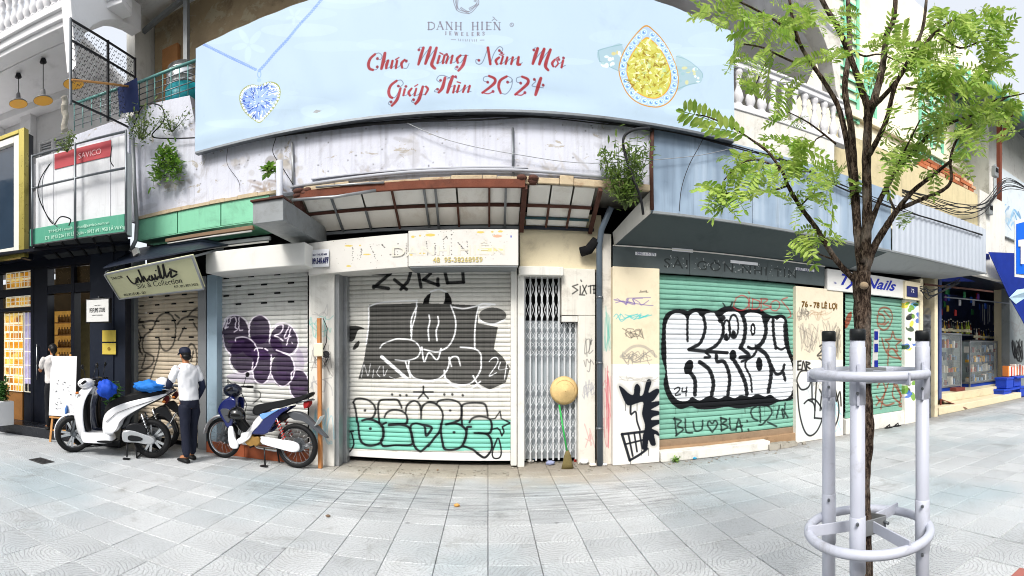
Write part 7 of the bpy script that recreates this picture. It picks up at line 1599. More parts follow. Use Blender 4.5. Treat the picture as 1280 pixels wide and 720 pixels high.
B = [  # limbs traced in the photograph with guessed distances
 ('limb', [(1078,345,RT),(1072,290,RT+.03),(1068,220,RT+.06),(1064,160,RT+.1),(1056,110,RT+.12),(1062,60,RT+.15),(1060,0,RT+.2),(1058,-60,RT+.25)], .030,.014),
 ('limb', [(1080,330,RT),(1084,270,RT),(1083,200,RT-.03),(1085,140,RT-.05),(1078,115,RT-.02),(1068,85,RT-.05),(1050,40,RT-.1),(1030,5,RT-.15),(1010,-40,RT-.2)], .034,.012),
 ('limb', [(1084,150,RT-.05),(1094,120,RT),(1103,85,RT+.02),(1108,45,RT+.05),(1118,20,RT+.08),(1120,-40,RT+.1)], .026,.014),
 ('limb', [(1082,200,RT-.03),(1094,180,RT-.1),(1108,150,RT-.15),(1118,110,RT-.2),(1132,82,RT-.22),(1152,40,RT-.25),(1158,0,RT-.28)], .018,.008),
 ('limb', [(1088,135,RT-.05),(1100,125,RT-.1),(1118,105,RT-.15),(1140,75,RT-.18),(1170,40,RT-.1),(1200,20,RT)], .016,.006),
 ('limb', [(1080,345,RT),(1092,310,RT-.02),(1110,280,RT-.05),(1120,265,RT-.06),(1140,240,RT-.08),(1165,220,RT-.1),(1190,200,RT-.12)], .028,.008),
 ('limb', [(1122,262,RT-.06),(1150,250,RT-.1),(1178,238,RT-.12),(1189,225,RT-.14),(1188,200,RT-.15),(1196,175,RT-.17),(1215,155,RT-.2)], .014,.006),
 ('limb', [(1085,290,RT),(1100,250,RT+.03),(1120,215,RT+.05),(1138,195,RT+.05),(1160,170,RT+.06),(1185,155,RT+.1),(1225,140,RT+.15),(1262,120,RT+.2)], .018,.006),
 ('limb', [(1068,350,RT),(1045,325,RT-.05),(1020,285,RT-.1),(1000,258,RT-.13),(985,232,RT-.15),(978,215,RT-.16),(960,190,RT-.18),(940,175,RT-.2)], .020,.006),
 ('limb', [(1072,300,RT+.05),(1062,200,RT+.1),(1050,140,RT+.15),(1035,110,RT+.15),(1015,80,RT+.12),(1000,55,RT+.1),(990,20,RT+.08),(985,-20,RT+.05)], .022,.009),
 ('limb', [(1010,75,RT+.12),(995,78,RT+.1),(975,70,RT+.05),(955,60,RT),(930,55,RT-.05)], .008,.004),
 ('limb', [(1000,55,RT+.1),(975,30,RT+.05),(950,15,RT),(920,0,RT-.05),(895,-10,RT-.1)], .009,.004),
 ('limb', [(978,215,RT-.16),(950,200,RT-.2),(925,205,RT-.22),(905,225,RT-.25)], .007,.003),
 ('limb', [(985,232,RT-.15),(965,238,RT-.2),(930,240,RT-.25),(900,243,RT-.28)], .006,.003),
 ('limb', [(960,190,RT-.18),(925,165,RT-.25),(890,148,RT-.3),(870,143,RT-.32)], .006,.003),
 ('limb', [(1045,180,RT+.1),(1020,160,RT+.05),(1005,150,RT),(985,140,RT-.05)], .007,.003),
 ('limb', [(1120,265,RT-.06),(1110,240,RT-.1),(1118,215,RT-.12),(1135,180,RT-.15),(1150,150,RT-.15)], .009,.004),
 ('limb', [(1060,60,RT+.15),(1080,70,RT+.1),(1100,68,RT+.05),(1130,80,RT+.0)], .008,.003),
 ('limb', [(1170,40,RT-.1),(1200,60,RT-.1),(1235,50,RT-.08),(1260,70,RT)], .007,.003),
 ('limb', [(1132,110,RT-.2),(1160,112,RT-.2),(1200,105,RT-.2),(1240,110,RT-.15)], .008,.003),
 ('limb', [(1225,140,RT+.15),(1245,125,RT+.15),(1275,118,RT+.15),(1295,112,RT+.15)], .006,.003),
 ('limb', [(1045,325,RT-.05),(1025,318,RT-.1),(1010,305,RT-.12),(995,300,RT-.15)], .006,.003)]
paths = [br(*b) for b in B]
# compound leaves: rachis with paired leaflets
def compound(L, n, w_, seedv):
    rg = random.Random(seedv); mb = MB(); 
    bend = rg.uniform(-.25,.25); pts = []
    for i in range(n+1): u = i/n; pts.append(Vector((L*u, bend*L*u*u*.6, -.35*L*u*u)))
    mb.tube(pts, [.0012]*len(pts), 3, cap=False)
    for i in range(1, n+1):
        for s in (-1,1):
            ll = w_*(.75+.35*math.sin(PI*i/(n+1)))*rg.uniform(.85,1.1)
            d = Vector((.45, s*1.0, rg.uniform(-.35,.25))); leaf_quad(mb, pts[i], d, ll, ll*.36, up=Vector((rg.uniform(-.3,.3),0,1)), fold=.12)
    leaf_quad(mb, pts[-1], Vector((1,bend,-.6)), w_*.9, w_*.32); return mb
tl_ = leafmat('feathery_leaf','7fa53a','bccf6c', .4)
vl = [compound(random.uniform(.10,.16), random.randint(6,9), random.uniform(.036,.046), i) for i in range(10)]
vm = [m_.mesh('leaf', tl_) for m_ in vl]
rndl = random.Random(11); leaves = []
def add_leaf(p, out, sc_l=1.0):
    out = out.normalized(); 
    rot = out.to_track_quat('X','Z').to_matrix().to_4x4() @ Matrix.Rotation(rndl.uniform(-.7,.7),4,'X')
    leaves.append((Matrix.Translation(p) @ rot @ Matrix.Scale(sc_l,4), rndl.randrange(10)))
clus = [(905,15,40,22,14),(955,35,50,28,26),(925,70,25,18,6),(975,75,45,26,16),(945,105,25,20,8),(985,120,22,16,7),(1000,20,40,24,14),(1045,20,40,20,12),(1040,65,24,18,7),(1035,100,18,14,4),
        (985,150,25,12,5),(1010,190,26,20,9),(985,185,34,22,14),(960,215,40,24,18),(1010,215,34,24,14),(920,205,34,22,9),(905,237,26,10,9),(1000,250,30,24,10),(1030,240,28,22,9),(1045,215,24,20,7),(1020,285,26,18,6),(1060,230,18,20,5),(1010,305,24,12,7),(1045,290,18,12,3),
        (1090,90,24,20,7),(1100,50,30,20,8),(1115,80,18,16,4),(1140,60,45,28,26),(1190,30,50,28,34),(1170,75,45,28,24),(1225,30,40,26,22),(1150,110,34,24,14),(1200,100,45,24,26),(1240,80,30,24,16),(1180,140,40,20,16),(1225,140,42,22,24),(1255,130,28,18,12),(1265,165,16,14,4),
        (1165,165,34,16,12),(1130,165,22,20,6),(1120,200,28,22,11),(1148,190,26,20,10),(1205,165,34,20,15),(1205,200,20,14,6),(1160,220,18,12,3),(1128,270,24,8,4),(1240,55,26,20,10),(1260,110,20,12,6),(1110,130,14,12,3)]
pth_all = [(q, i) for i, P_ in enumerate(paths) for q in P_[3:]]
for cx_, cy_, rx, ry, n_ in clus:
    cen = None
    best = min(pth_all, key=lambda q: (lambda v: (math.atan2(v.x,v.y)*FR+UC-cx_)**2+((HZ-(v.z-EYE)/math.hypot(v.x,v.y)*FR)-cy_)**2)(q[0]))
    rb_ = math.hypot(best[0].x, best[0].y); cp_ = PR(cx_, cy_, rb_)
    if (cp_-best[0]).length > .08:
        mdp = best[0].lerp(cp_,.5)+Vector((0,0,.02)); MB().tube([best[0], mdp, cp_], [.004,.003,.002], 5).build('twig', bark, tree)
    for i in range(int(n_*.86)):
        while True:
            a, b = rndl.uniform(-1,1), rndl.uniform(-1,1)
            if a*a+b*b < 1: break
        dr = rndl.gauss(0,.13); p = PR(cx_+a*rx*.66, cy_+b*ry*.66, rb_+dr)
        o_ = Vector((p.x-cp_.x, p.y-cp_.y, (p.z-cp_.z)))*3+Vector((rndl.gauss(0,.35), rndl.gauss(0,.35), rndl.gauss(.05,.2)))
        if o_.length < .05: o_ = Vector((1,0,0))
        add_leaf(p-o_.normalized()*.05, o_, rndl.uniform(.65,1.1))
# the two long sprays hanging to the left
for (x0,y0,x1,y1,n_) in ((935,172,872,142,1),(925,205,895,240,2),(960,240,905,244,3)):
    for i in range(n_+1):
        u = i/(n_+1); p = PR(x0+(x1-x0)*u, y0+(y1-y0)*u, RT-.25); q = PR(x1, y1, RT-.3); add_leaf(p, q-p, 1.5 if n_ == 1 else 1.1)
leaves.sort(key=lambda L_: L_[0].translation.length)
for Mx, v_ in leaves[:285]:
    o = _link('leaf', vm[v_]); o.parent = tree; o.matrix_local = Matrix.Translation(-OFF[tree.name]) @ Mx
mb = MB()
for Mx, v_ in leaves[285:]:
    src = vl[v_]; mb.add([Mx @ Vector(p) for p in src.v], src.f)
mb.build('foliage', tl_, tree, kind='stuff')
print('leaves', len(leaves))

# guard: three posts, two rings, clamping arms
gd = thing('tree_guard', 'pale lilac-grey steel tree guard of three posts, two rings and dark caps', 'tree guard', tuple(PR(1090,720,2.2).xy)+(0,))
gpt = mat('lilac_grey_powder_coat','b7bbc8',.5,.05,var=.07,vscale=4,dirt='6f6a66',dirt_amt=.6,dirt_scale=7,bump=.08,bscale=120,streak=.18,streak_col='8d8fa0'); cap_m = mat('black_cap','1b1e20',.5,var=.1)
cen = PR(1092,432,2.24); cen.z = 0; zl, zu = .82, 1.525; RR = .298
postp = []
for px, r_ in ((1072,2.0),(1036,2.31),(1153,2.22)):
    q = PR(px,432,r_); ps_ = Vector((q.x,q.y,0)); postp.append(ps_)
    MB().lathe([(.032,0),(.032,1.685)], ps_, 20).build('post', gpt, gd); MB().lathe([(.0345,1.672),(.0345,1.713),(.03,1.72),(0,1.72)], ps_, 20).build('cap', cap_m, gd)
    for z_ in (zu, zl):
        MB().lathe([(.0325,z_-.12),(.0345,z_-.118),(.0345,z_+.118),(.0325,z_+.12)], ps_, 20).build('sleeve', gpt, gd)
    to = (Vector((0,0,0))-ps_).normalized()
    MB().bar(ps_+to*.04+Vector((.004,0,zu-.12)), ps_+to*.04+Vector((.004,0,zu+.05)), .010,.014,to).build('weld_strip', gpt, gd)
    for z_ in (zu-.07, zl+.1, zl-.12): MB().cyl(ps_+to*.036+Vector((0,0,z_)), ps_+to*.05+Vector((0,0,z_)), .007, 6).build('bolt', M['steel'], gd)
cen = sum(postp, Vector())/3
for z_, rad in ((zu, .258), (zl, .275)):
    MB().tube([cen+Vector((rad*math.cos(a), rad*math.sin(a), z_)) for a in np.linspace(0,2*PI,48,endpoint=False)], .021, 12, closed=True).build('ring', gpt, gd)
tc_ = Vector((PR(1084,600,RT).x, PR(1084,600,RT).y, 0))
for z_ in (zl+.015, zu-.01):
    for k_ in range(3):
        a = math.atan2(postp[k_].y-cen.y, postp[k_].x-cen.x)+.9; o_ = cen+Vector((.285*math.cos(a),.285*math.sin(a),z_)); i_ = tc_+Vector((.05*math.cos(a),.05*math.sin(a),z_))
        MB().bar(o_, i_, .008, .05).build('clamp_arm', gpt, gd, bevel=.002)
        MB().bar(i_+Vector((-math.sin(a)*.07,math.cos(a)*.07,0)), i_-Vector((-math.sin(a)*.07,math.cos(a)*.07,0)), .006,.07).build('clamp_plate', M['alu'], gd, bevel=.002)
        MB().cyl(i_+Vector((-math.sin(a)*.06,math.cos(a)*.06,.01)), i_+Vector((-math.sin(a)*.06,math.cos(a)*.06,.01))+Vector((math.cos(a)*.03,math.sin(a)*.03,0)), .008, 6).build('bolt', M['steel'], gd)
tg = thing('paper_tag', 'white and blue paper tag strapped behind the tree trunk', 'tag', tuple(PR(1093,440,2.3))); q = PR(1094,440,2.32)
MB().obox(q+Vector((0,0,-.02)),(.018,0,0),(0,.001,0),(.012,0,.13)).build('strip', mat('sign_white','d6d6d4'), tg)
for dz in (.08,.02,-.06): MB().obox(q+Vector((.004,-.003,dz)),(.012,0,0),(0,.001,0),(0,0,.02)).build('print', nb_, tg)
# tree pit
pit = thing('tree_pit', 'soil pit round the foot of the street tree', 'tree pit', (tree.location.x, tree.location.y, 0)); MB().box(tree.location.x-.4,tree.location.x+.4,tree.location.y-.4,tree.location.y+.4,-.02,.006).build('soil', mat('soil','4a3d30',.95,var=.3,bump=.6), pit)

# ---------------------------------------------------------------- plants on the wall
shrub('wall_creeper', 'leafy creeper hanging over the left parapet beside the drainpipe', tuple(PR(208,180,7.5)), .34, .78, 420, leafmat('creeper_leaf','4f7d2c','86a944'), .10, .04, hang=True, stems=9)
shrub('wall_creeper', 'thin sprays of creeper climbing along the left parapet top', tuple(PR(178,175,7.6)), .55, .50, 230, olive, .07, .03, stems=10)
shrub('wall_creeper', 'sparse flowering creeper below the left end of the banner', tuple(PR(215,165,7.5)), .40, .30, 120, olive, .06, .025, stems=8)
shrub('wall_fern', 'small bright fern growing from the wall by the white pipe', tuple(PR(337,216,6.4)), .12, .10, 60, lgreen, .12, .05, stems=5)
shrub('wall_bush', 'upright bush of narrow leaves rooted in the parapet corner', tuple(PR(782,262,6.0)), .34, .92, 950, leafmat('narrow_leaf','56742f','8da357'), .095, .026, stems=26)
shrub('balcony_plant', 'wispy plant by the lattice screen stump', tuple(PR(84,190,7.4)), .28, .30, 110, olive, .07, .03, stems=7)

# ---------------------------------------------------------------- cables
def cable(label, pts, r=.008, name='cable', m=None):
    q = smooth([tuple(PR(*p)) for p in pts], 6); o = MB().tube(q, r, 6).build(name, m or M['cable']); tag(o, label, 'cable'); return o
def wallpt(px, py, Y=5.93): return (px, py, Y/math.cos(th(px)))
for i in range(6):
    pts = [wallpt(px, y_+random.uniform(-2.5,3.5)) for px, y_ in ((248,190),(330,172),(430,157),(520,149),(600,147),(690,147),(760,152),(815,160))]
    cable('black cable bunched along the banner foot', pts, random.uniform(.007,.013))['group'] = 'cables along the banner foot'
for i in range(4):
    pts = [wallpt(px, y_+random.uniform(-3,3)) for px, y_ in ((815,158),(870,172),(930,186),(990,205),(1050,232),(1110,256),(1160,272),(1228,292))]
    cable('black cable sagging above the silver fascia', pts, .008)['group'] = 'cables above the silver fascia'
cable('long thin pale wire across the parapet face', [wallpt(500,150),wallpt(560,175),wallpt(640,192),wallpt(740,204),wallpt(860,196),wallpt(925,183)], .005, m=M['alu'])
cable('black loop of cable on the silver fascia left part', [wallpt(884,148),wallpt(878,175),wallpt(862,205),wallpt(852,235),wallpt(849,264)], .005)
cable('thick black hose arching over the wall bush', [wallpt(812,160,5.8),wallpt(790,163,5.6),wallpt(779,175,5.6),wallpt(785,205,5.6),wallpt(800,245,5.6),wallpt(804,268,5.7)], .018)
cable('black cable looped at the left parapet', [wallpt(165,165),wallpt(178,133,5.8),wallpt(200,132,5.8),wallpt(205,150,5.8),wallpt(190,170,5.8),wallpt(215,173,5.9),wallpt(248,172)], .011)
cable('thin wires dangling below the banner left end', [wallpt(285,184),wallpt(284,205),wallpt(298,226),wallpt(300,240)], .004)
cable('black cable curling round the fern pipe', [wallpt(345,172),wallpt(341,190),wallpt(352,208),wallpt(366,230)], .006)
cable('black wires hanging inside the boxed sign frame', [(62,205,7.6),(50,225,7.6),(48,245,7.6),(60,272,7.6),(66,280,7.6)], .009)
cable('thin wires bundled inside the boxed sign frame beside the black ones', [(64,203,7.62),(54,222,7.62),(53,250,7.62),(58,268,7.62),(72,284,7.62)], .007, m=M['steel'])
cable('cable loop at the address strip', [(68,281,7.5),(76,271,7.5),(88,274,7.5),(86,282,7.5)], .010)
cable('thin dark cord down the sign panel', [(140,182,7.3),(138,200,7.3),(142,208,7.3)], .008)
for i in range(9):
    y0_ = random.uniform(240,256); cable('dark cable in the messy bundle along the yellowed wall', [wallpt(1128,y0_-8,6.4),wallpt(1160,y0_+2+random.uniform(-4,8),6.4),wallpt(1200,y0_+12+random.uniform(-6,8),6.4),wallpt(1232,y0_+8+random.uniform(-8,8),6.4),wallpt(1258,230+random.uniform(-8,8),6.5),wallpt(1290,240,6.6)], .010)['group'] = 'cable bundle on the yellowed wall'
for i in range(5): cable('tangled wire hanging over the scissor gate of the bottle shop', [wallpt(1150,358+random.uniform(-6,6),6.3),wallpt(1158,366+random.uniform(-6,10),6.3),wallpt(1166,360+random.uniform(-8,12),6.3),wallpt(1200,350+random.uniform(-2,4),6.3)], .010)['group'] = 'tangled wires by the bottle shop'
# ---------------------------------------------------------------- the open shop at the right
YR = 6.75
rs = thing('corner_shop', 'open-fronted shop with two cream steps right of the nail shop', 'building', (12, YR, 0))
x0, x1 = PX(1170,YR), PX(1262,YR)
stp = mat('cream_step','d3c8aa',.7,var=.08,bump=.1,dirt='8f866e',dirt_amt=.5)
box('step', (PX(1172,6.75), PX(1275,6.75), 6.70, 7.3, 0, .18), stp, rs, .015); box('step', (PX(1166,7.2), PX(1264,7.2), 7.2, 7.6, .18, .40), stp, rs, .015); box('floor', (x0-1, x1+3, 7.6, 11.5, .3, .4), stp, rs, .0)
box('rubble_kerb', (PX(1165,6.75)-.1, PX(1172,6.75)-.02, 6.72, 7.2, 0, .16), M['concrete'], rs, .02)
intw = mat('dim_blue_interior','4a5684',.8,var=.5,vscale=3); box('back_wall', (x0-2, x1+6, 9.9, 10.1, .4, 4.2), intw, rs, 0)
box('side_wall', (PX(1168,7.6)-.6, PX(1168,7.6)-.5, 7.0, 11.2, .3, 4.2), intw, rs, 0)
box('jamb', (PX(1249,7.7), PX(1257,7.7), 7.5, 7.9, .4, 3.6), M['cream'], rs, .006); box('pier', (PX(1166,6.7)-.06, PX(1168,6.7), 6.6, 7.1, 0, 3.4), M['cream'], rs, .006)
box('ceiling', (x0-2, x1+6, 6.9, 11.4, 3.5, 3.6), M['navy'], rs, 0)
for i in range(7): # folded scissor gate
    x = PX(1154,6.6)+.045*i; MB().box(x-.012, x+.012, 6.6, 6.64, .0, 2.35).build('gate_bar', M['steel'], rs)
for i in range(6):
    for z_ in np.arange(.1,2.2,.3): x = PX(1154,6.6)+.045*i; MB().bar((x,6.59,z_),(x+.045,6.59,z_+.15),.004,.014,(0,1,0)).bar((x+.045,6.59,z_+.15),(x,6.59,z_+.3),.004,.014,(0,1,0)).build('gate_lattice', M['alu'], rs)
MB().bar((PX(1160,6.4),6.5,3.0),(PX(1245,6.4),6.5,3.12),.04,.04).build('awning_rail', M['rust'], rs); MB().bar((PX(1180,6.9),6.9,2.85),(PX(1262,6.9),6.9,2.95),.03,.03).build('awning_rail', M['steel'], rs)
rp_ = thing('red_ramp', 'small rust-red steel ramp on the shop steps', 'ramp', (PX(1190,6.9),6.8,0)); a = PX(1180,6.85); b = PX(1206,6.6)
MB().slab([(a,6.95,.32),(a+.75,6.65,.03),(a+.95,7.0,.03),(a+.15,7.3,.36)], (0,0,.02)).build('plate', mat('red_oxide','7a3a33',.7,.2,var=.2), rp_)
for q in ((a,6.95),(a+.12,7.25)): MB().bar((q[0],q[1],.18),(q[0],q[1],.33),.03,.03).build('leg', mat('red_oxide','7a3a33'), rp_)
def case(label, px0, px1, Y, z0, z1, dp):
    t = thing('display_case', label, 'display case', (PX((px0+px1)/2,Y), Y, z0)); xa, xb = PX(px0,Y), PX(px1,Y)
    for (x, y) in ((xa,Y),(xb,Y),(xa,Y+dp),(xb,Y+dp)): MB().box(x-.02,x+.02,y-.02,y+.02,z0,z1).build('frame_post', M['alu'], t)
    for z in (z0+.12, z1): MB().box(xa-.02,xb+.02,Y-.021,Y+.021,z-.02,z+.02).box(xa-.02,xa+.02,Y,Y+dp,z-.02,z+.02).box(xb-.02,xb+.02,Y,Y+dp,z-.02,z+.02).build('frame_rail', M['alu'], t)
    box('plinth', (xa,xb,Y+.01,Y+dp,z0,z0+.1), mat('blue_lacquer','1a3fa0',.4,var=.1), t, 0)
    MB().box(xa,xb,Y-.003,Y+.0,z0+.14,z1-.02).build('front_pane', M['glass'], t); MB().box(xb-.003,xb,Y,Y+dp,z0+.14,z1-.02).build('side_pane', M['glass'], t)
    MB().box(xa,xb,Y+dp-.01,Y+dp,z0+.1,z1).build('back_panel', mat('pale_case_back','9aa8a8',.5,var=.3,vscale=8), t)
    n_ = 4
    for i in range(n_):
        zz = z0+.14+(z1-z0-.2)*i/n_; box('shelf', (xa+.02,xb-.02,Y+.03,Y+dp-.02,zz,zz+.012), M['glass'] if i else M['alu'], t, 0)
        mb = {}
        for j in range(int((xb-xa)/.075)):
            x = xa+.05+j*.075; c_ = random.choice(['c9c2b0','a8a8a4','b0512f','6f8fb0','d0a040','5a5f62','e8e6e0','2c3036','3a4a6a','7a2a24']); hh = random.uniform(.07,.24)
            mb.setdefault(c_, MB()).box(x, x+random.uniform(.03,.06), Y+.05+random.uniform(0,.1), Y+.16+random.uniform(0,.08), zz+.013, zz+.013+hh)
        for c_, q in mb.items(): q.build('goods', mat('goods_'+c_, c_, .5, var=.25, vscale=20), t, kind='stuff')
    return t
case('tall glass display case with steel frame left of the counter shop', 1171, 1201, 7.62, .40, 1.98, .5)
case('lower glass display case on a blue plinth at the shop centre', 1212, 1246, 7.72, .40, 1.78, .6)
bc = [ '1d3a22','6a2a16','c9a63a','24375f','8c1f1f','d8d5c8','3c2a18','9fb03c','111318']
kk = 0
desc = {'1d3a22':'dark green','6a2a16':'brown','c9a63a':'golden','24375f':'navy','8c1f1f':'dark red','d8d5c8':'pale','3c2a18':'dark brown','9fb03c':'lime','111318':'black'}
box('bottle_shelf', (PX(1171,8.1), PX(1215,8.1), 8.05, 8.35, 1.96, 2.0), M['steel'], rs, 0); box('bottle_shelf', (PX(1214,8.2), PX(1246,8.2), 8.15, 8.45, 1.80, 1.84), M['steel'], rs, 0)
def bottle(x, y, z, s, c_):
    t = thing('bottle', desc[c_]+' bottle in the shelf row above the display cases', 'bottle', (x,y,z), group='bottles above the display cases')
    MB().lathe([(.035*s,0),(.037*s,.01),(.037*s,.15*s),(.014*s,.2*s),(.013*s,.26*s)], (x,y,z), 10).build('glass_body', mat('bottle_'+c_, c_, .15, var=.1), t); MB().lathe([(.016*s,.262*s),(.016*s,.285*s),(0,.286*s)], (x,y,z), 8).build('cap', mat('cap_white','c9c5b8',.4), t); MB().lathe([(.0385*s,.045*s),(.0385*s,.11*s)], (x,y,z), 10).build('label', mat('label_'+random.choice(['d9d2b0','c43a2a','e2e0d8','d8b23c']), random.choice(['d9d2b0']), .5), t)
for i in range(15): bottle(PX(1173+i*2.75,8.2), 8.15, 2.0, random.uniform(1.2,1.6), random.choice(bc))
for i in range(10): bottle(PX(1216+i*3,8.3), 8.25, 1.84, random.uniform(1.0,1.45), random.choice(bc))
for i in range(44):
    px = random.uniform(1172,1245); py = random.uniform(338,392); Y = random.uniform(8.0,9.0); p = PT(px,py,Y); c_ = random.choice(['c23a3a','2d56b0','d8b43c','d0d0d4','3f8f5a','14254f','d8d8dc','7a4a9c','1f4da0'])
    t = thing('hanging_pack', {'c23a3a':'red','2d56b0':'blue','d8b43c':'yellow','d0d0d4':'silver','3f8f5a':'green','14254f':'navy','d8d8dc':'white','7a4a9c':'purple','1f4da0':'royal blue'}[c_]+' packet hanging in the dim shop, '+('low just above the bottles' if py > 370 else 'high under the shop ceiling')+(' at its left' if px < 1205 else ' at its right'), 'packet', tuple(p), group='packets hanging in the dim shop'); MB().slab([(p.x-.06,Y,p.z-.1),(p.x+.06,Y,p.z-.09),(p.x+.05,Y,p.z+.08),(p.x-.05,Y,p.z+.09)], (0,.03,0)).build('packet', mat('pack_'+c_, c_, .5, var=.15), t); MB().cyl((p.x,Y,p.z+.08),(p.x,Y,3.5),.003,4).build('string', M['cable'], t)
for i in range(8):
    x = PX(1226+i*2.2,8.3); t = thing('belt_strap', 'pale strap hanging in a row under the shop ceiling', 'strap', (x,8.3,2.6), group='straps hanging under the shop ceiling'); MB().box(x-.02,x+.02,8.29,8.3,2.35+random.uniform(0,.25),3.05).build('strap', mat(['navy_strap','grey_strap','white_strap'][i%3],['26325c','8a8f98','c4c8d0'][i%3],.6), t)
for j, (px, py) in enumerate(((1189,350),(1201,350),(1213,348))):
    t = thing('blue_banner_strip', ('left','middle','right')[j]+' of three blue printed strips at the back of the shop', 'poster', tuple(PT(px,py,9.6)), group='blue strips in the shop'); p = PT(px,py,9.6); MB().box(p.x-.19,p.x+.19,9.6,9.62,p.z-.18,p.z+.14).build('sheet', mat('bright_blue_print','2e55b8',.5,var=.4,vscale=9), t)
rb2 = thing('red_step_stool', 'small red wooden block on the shop floor edge', 'block', (PX(1199,7.4),7.3,.40)); box('block', (PX(1193,7.35),PX(1204,7.35),7.28,7.5,.402,.50), mat('red_oxide','7a3a33'), rb2, .008)
# blue crates and books at the edge
for i, (px, z_, w_) in enumerate(((1256,0,.5),(1266,0,.5),(1259,.34,.45),(1272,.34,.5),(1276,0,.5))):
    x = PX(px,6.95); t = thing('blue_crate', ['blue crate low against the shop steps','blue crate second along the pavement at the right edge','upper blue crate nearest the display case','upper blue crate at the right edge','blue crate half out of frame at the right edge'][i], 'crate', (x,7.0,z_), group='blue crates at the right edge')
    bcm = mat('blue_crate_plastic','1b3fae',.45,var=.1); MB().box(x-w_/2,x+w_/2,6.85+.1*i%.2,7.25,z_+.001,z_+.33).build('tub', bcm, t, bevel=.015); MB().box(x-w_/2-.015,x+w_/2+.015,6.83,7.27,z_+.27,z_+.325).build('lip', bcm, t, bevel=.006)
for i in range(12):
    x = PX(1253,7.2)+i*.10; c_ = ['d9803c','e8e4dc','c23a2a','d8d4c8','e07a5a','f0ece4'][i%6]; t = thing('folder', {'d9803c':'orange','e8e4dc':'ivory','c23a2a':'red','d8d4c8':'grey-white','e07a5a':'salmon','f0ece4':'white'}[c_]+' book standing in the row on the blue crates', 'book', (x,7.05,.7), group='books standing on the blue crates')
    MB().box(x,x+.085,7.0,7.2,.685,.685+random.uniform(.28,.38)).build('cover', mat('book_'+c_, c_, .5, var=.06), t, bevel=.006)
# far neighbour: dark wall with scrawls, awning, blue sign
nb = thing('neighbour_building', 'white rendered neighbour beyond the bottle shop with grey slatted panel', 'building', (16,7,0))
Yn = 7.2
cv = Canvas(PX(1262,Yn), PX(1300,Yn), .5, 3.2, Yn, 60); scribble(cv, 1264, 425, 1280, 452, 8, rgb('141416'), 1.6, .9); scribble(cv,1264,400,1280,420,4,rgb('77787a'),1,.8)
MB().box(PX(1262,Yn), 30, Yn, 7.5, 0, 4).build('wall', mat('neighbour_wall_paint','7f8688',.8,var=.15,dirt='44474a',dirt_amt=.6,canvas=cv.spec('paint_neighbour')), nb)
MB().box(PX(1236,7.4), 30, 7.4, 12, 4.0, 9.2).build('wall', M['white'], nb)
sd_ = mat('grey_slat','82868c',.6,var=.1); a, b = PX(1214,7.2), PX(1249,7.2)
for i in range(11): MB().box(a,b,7.15,7.2,4.75+i*.105,4.75+i*.105+.09).build('slat', sd_, nb)
rf = MB(); n_ = 30; vs = []; fc = []
for i in range(n_+1):
    x = PX(1236,6.6)+(30-PX(1236,6.6))*i/n_; dz = .04 if i%2 else 0
    vs += [(x,6.4,8.6+dz),(x,10,9.8+dz)]
    if i: a_ = 2*i-2; fc.append((a_,a_+2,a_+3,a_+1))
rf.add(vs, fc).build('roof', mat('grey_corrugated_roof','7b8087',.5,.3,var=.15), nb); MB().tube([(PX(1236,6.35),6.35,8.55),(30,6.35,8.55)], .12, 8).build('gutter', mat('green_gutter','5f9a80',.6,var=.1), nb)
MB().bar((PX(1249,6.9),6.9,5.9),(PX(1249,6.9),6.9,8.3),.12,.12,(0,1,0)).build('timber_post', mat('red_timber','6f3a2a',.8,var=.2), nb); MB().bar((PX(1249,6.9),6.9,7.6),(PX(1262,6.6),6.5,8.6),.1,.1).build('timber_brace', mat('red_timber','6f3a2a'), nb)
at_ = thing('street_art_panel', 'pale blue and white painted panel on the wall above the blue awning', 'panel', tuple(PT(1262,255,7.3)))
cv = Canvas(PX(1243,7.3), PX(1300,7.3), 4.6, 6.2, 7.3, 70)
for i in range(26): x_, y_ = random.uniform(1246,1290), random.uniform(236,285); cv.stroke([(x_,y_),(x_+random.uniform(-6,6),y_+random.uniform(-8,8)),(x_+random.uniform(-8,8),y_+random.uniform(-10,10))], random.uniform(.8,2.5), rgb(random.choice(['5f9cc8','7fb4d8','3f7fb0','a9c9dc'])), .8)
a, b = PT(1245,290,7.3), PT(1296,240,7.3); MB().box(a.x,b.x,7.3,7.38,a.z,b.z).build('sheet', mat('art_panel_paint','c9d3da',.7,var=.08,dirt='7d8288',dirt_amt=.5,canvas=cv.spec('paint_street_art')), at_)
for i,(px_,py_) in enumerate(((1236,262),(1243,215))): q = PT(px_,py_,6.5); m_ = thing('meter_box', ('grey meter box where the cable bundle meets the white wall','upper grey junction box on the white wall')[i], 'meter box', tuple(q)); MB().box(q.x-.1,q.x+.1,6.42,6.54,q.z-.14,q.z+.14).build('casing', M['grey_metal'], m_, bevel=.01); MB().box(q.x-.07,q.x+.07,6.41,6.419,q.z-.02,q.z+.09).build('window', mat('dark_void','0c0d10'), m_)
ba = thing('blue_awning', 'deep blue shop awning with a white wave at the right edge', 'awning', (14.5,6.2,3)); 
def qd(nm, pts, m, par, th_=(0,.02,0)): return MB().slab(pts, th_).build(nm, m, par)
qd('cloth', [PT(1236,315,6.3),PT(1300,318,6.0),PT(1300,445,6.3),PT(1278,400,6.3),PT(1262,372,6.3)], mat('deep_blue_canvas','0d2a86',.6,var=.5,vscale=2), ba)
qd('wave', [PT(1262,372,6.27),PT(1272,362,6.2),PT(1300,358,5.97),PT(1300,372,6.1),PT(1282,372,6.22),PT(1270,380,6.27)], mat('pale_wave_print','b9d6e8',.6,var=.2), ba)
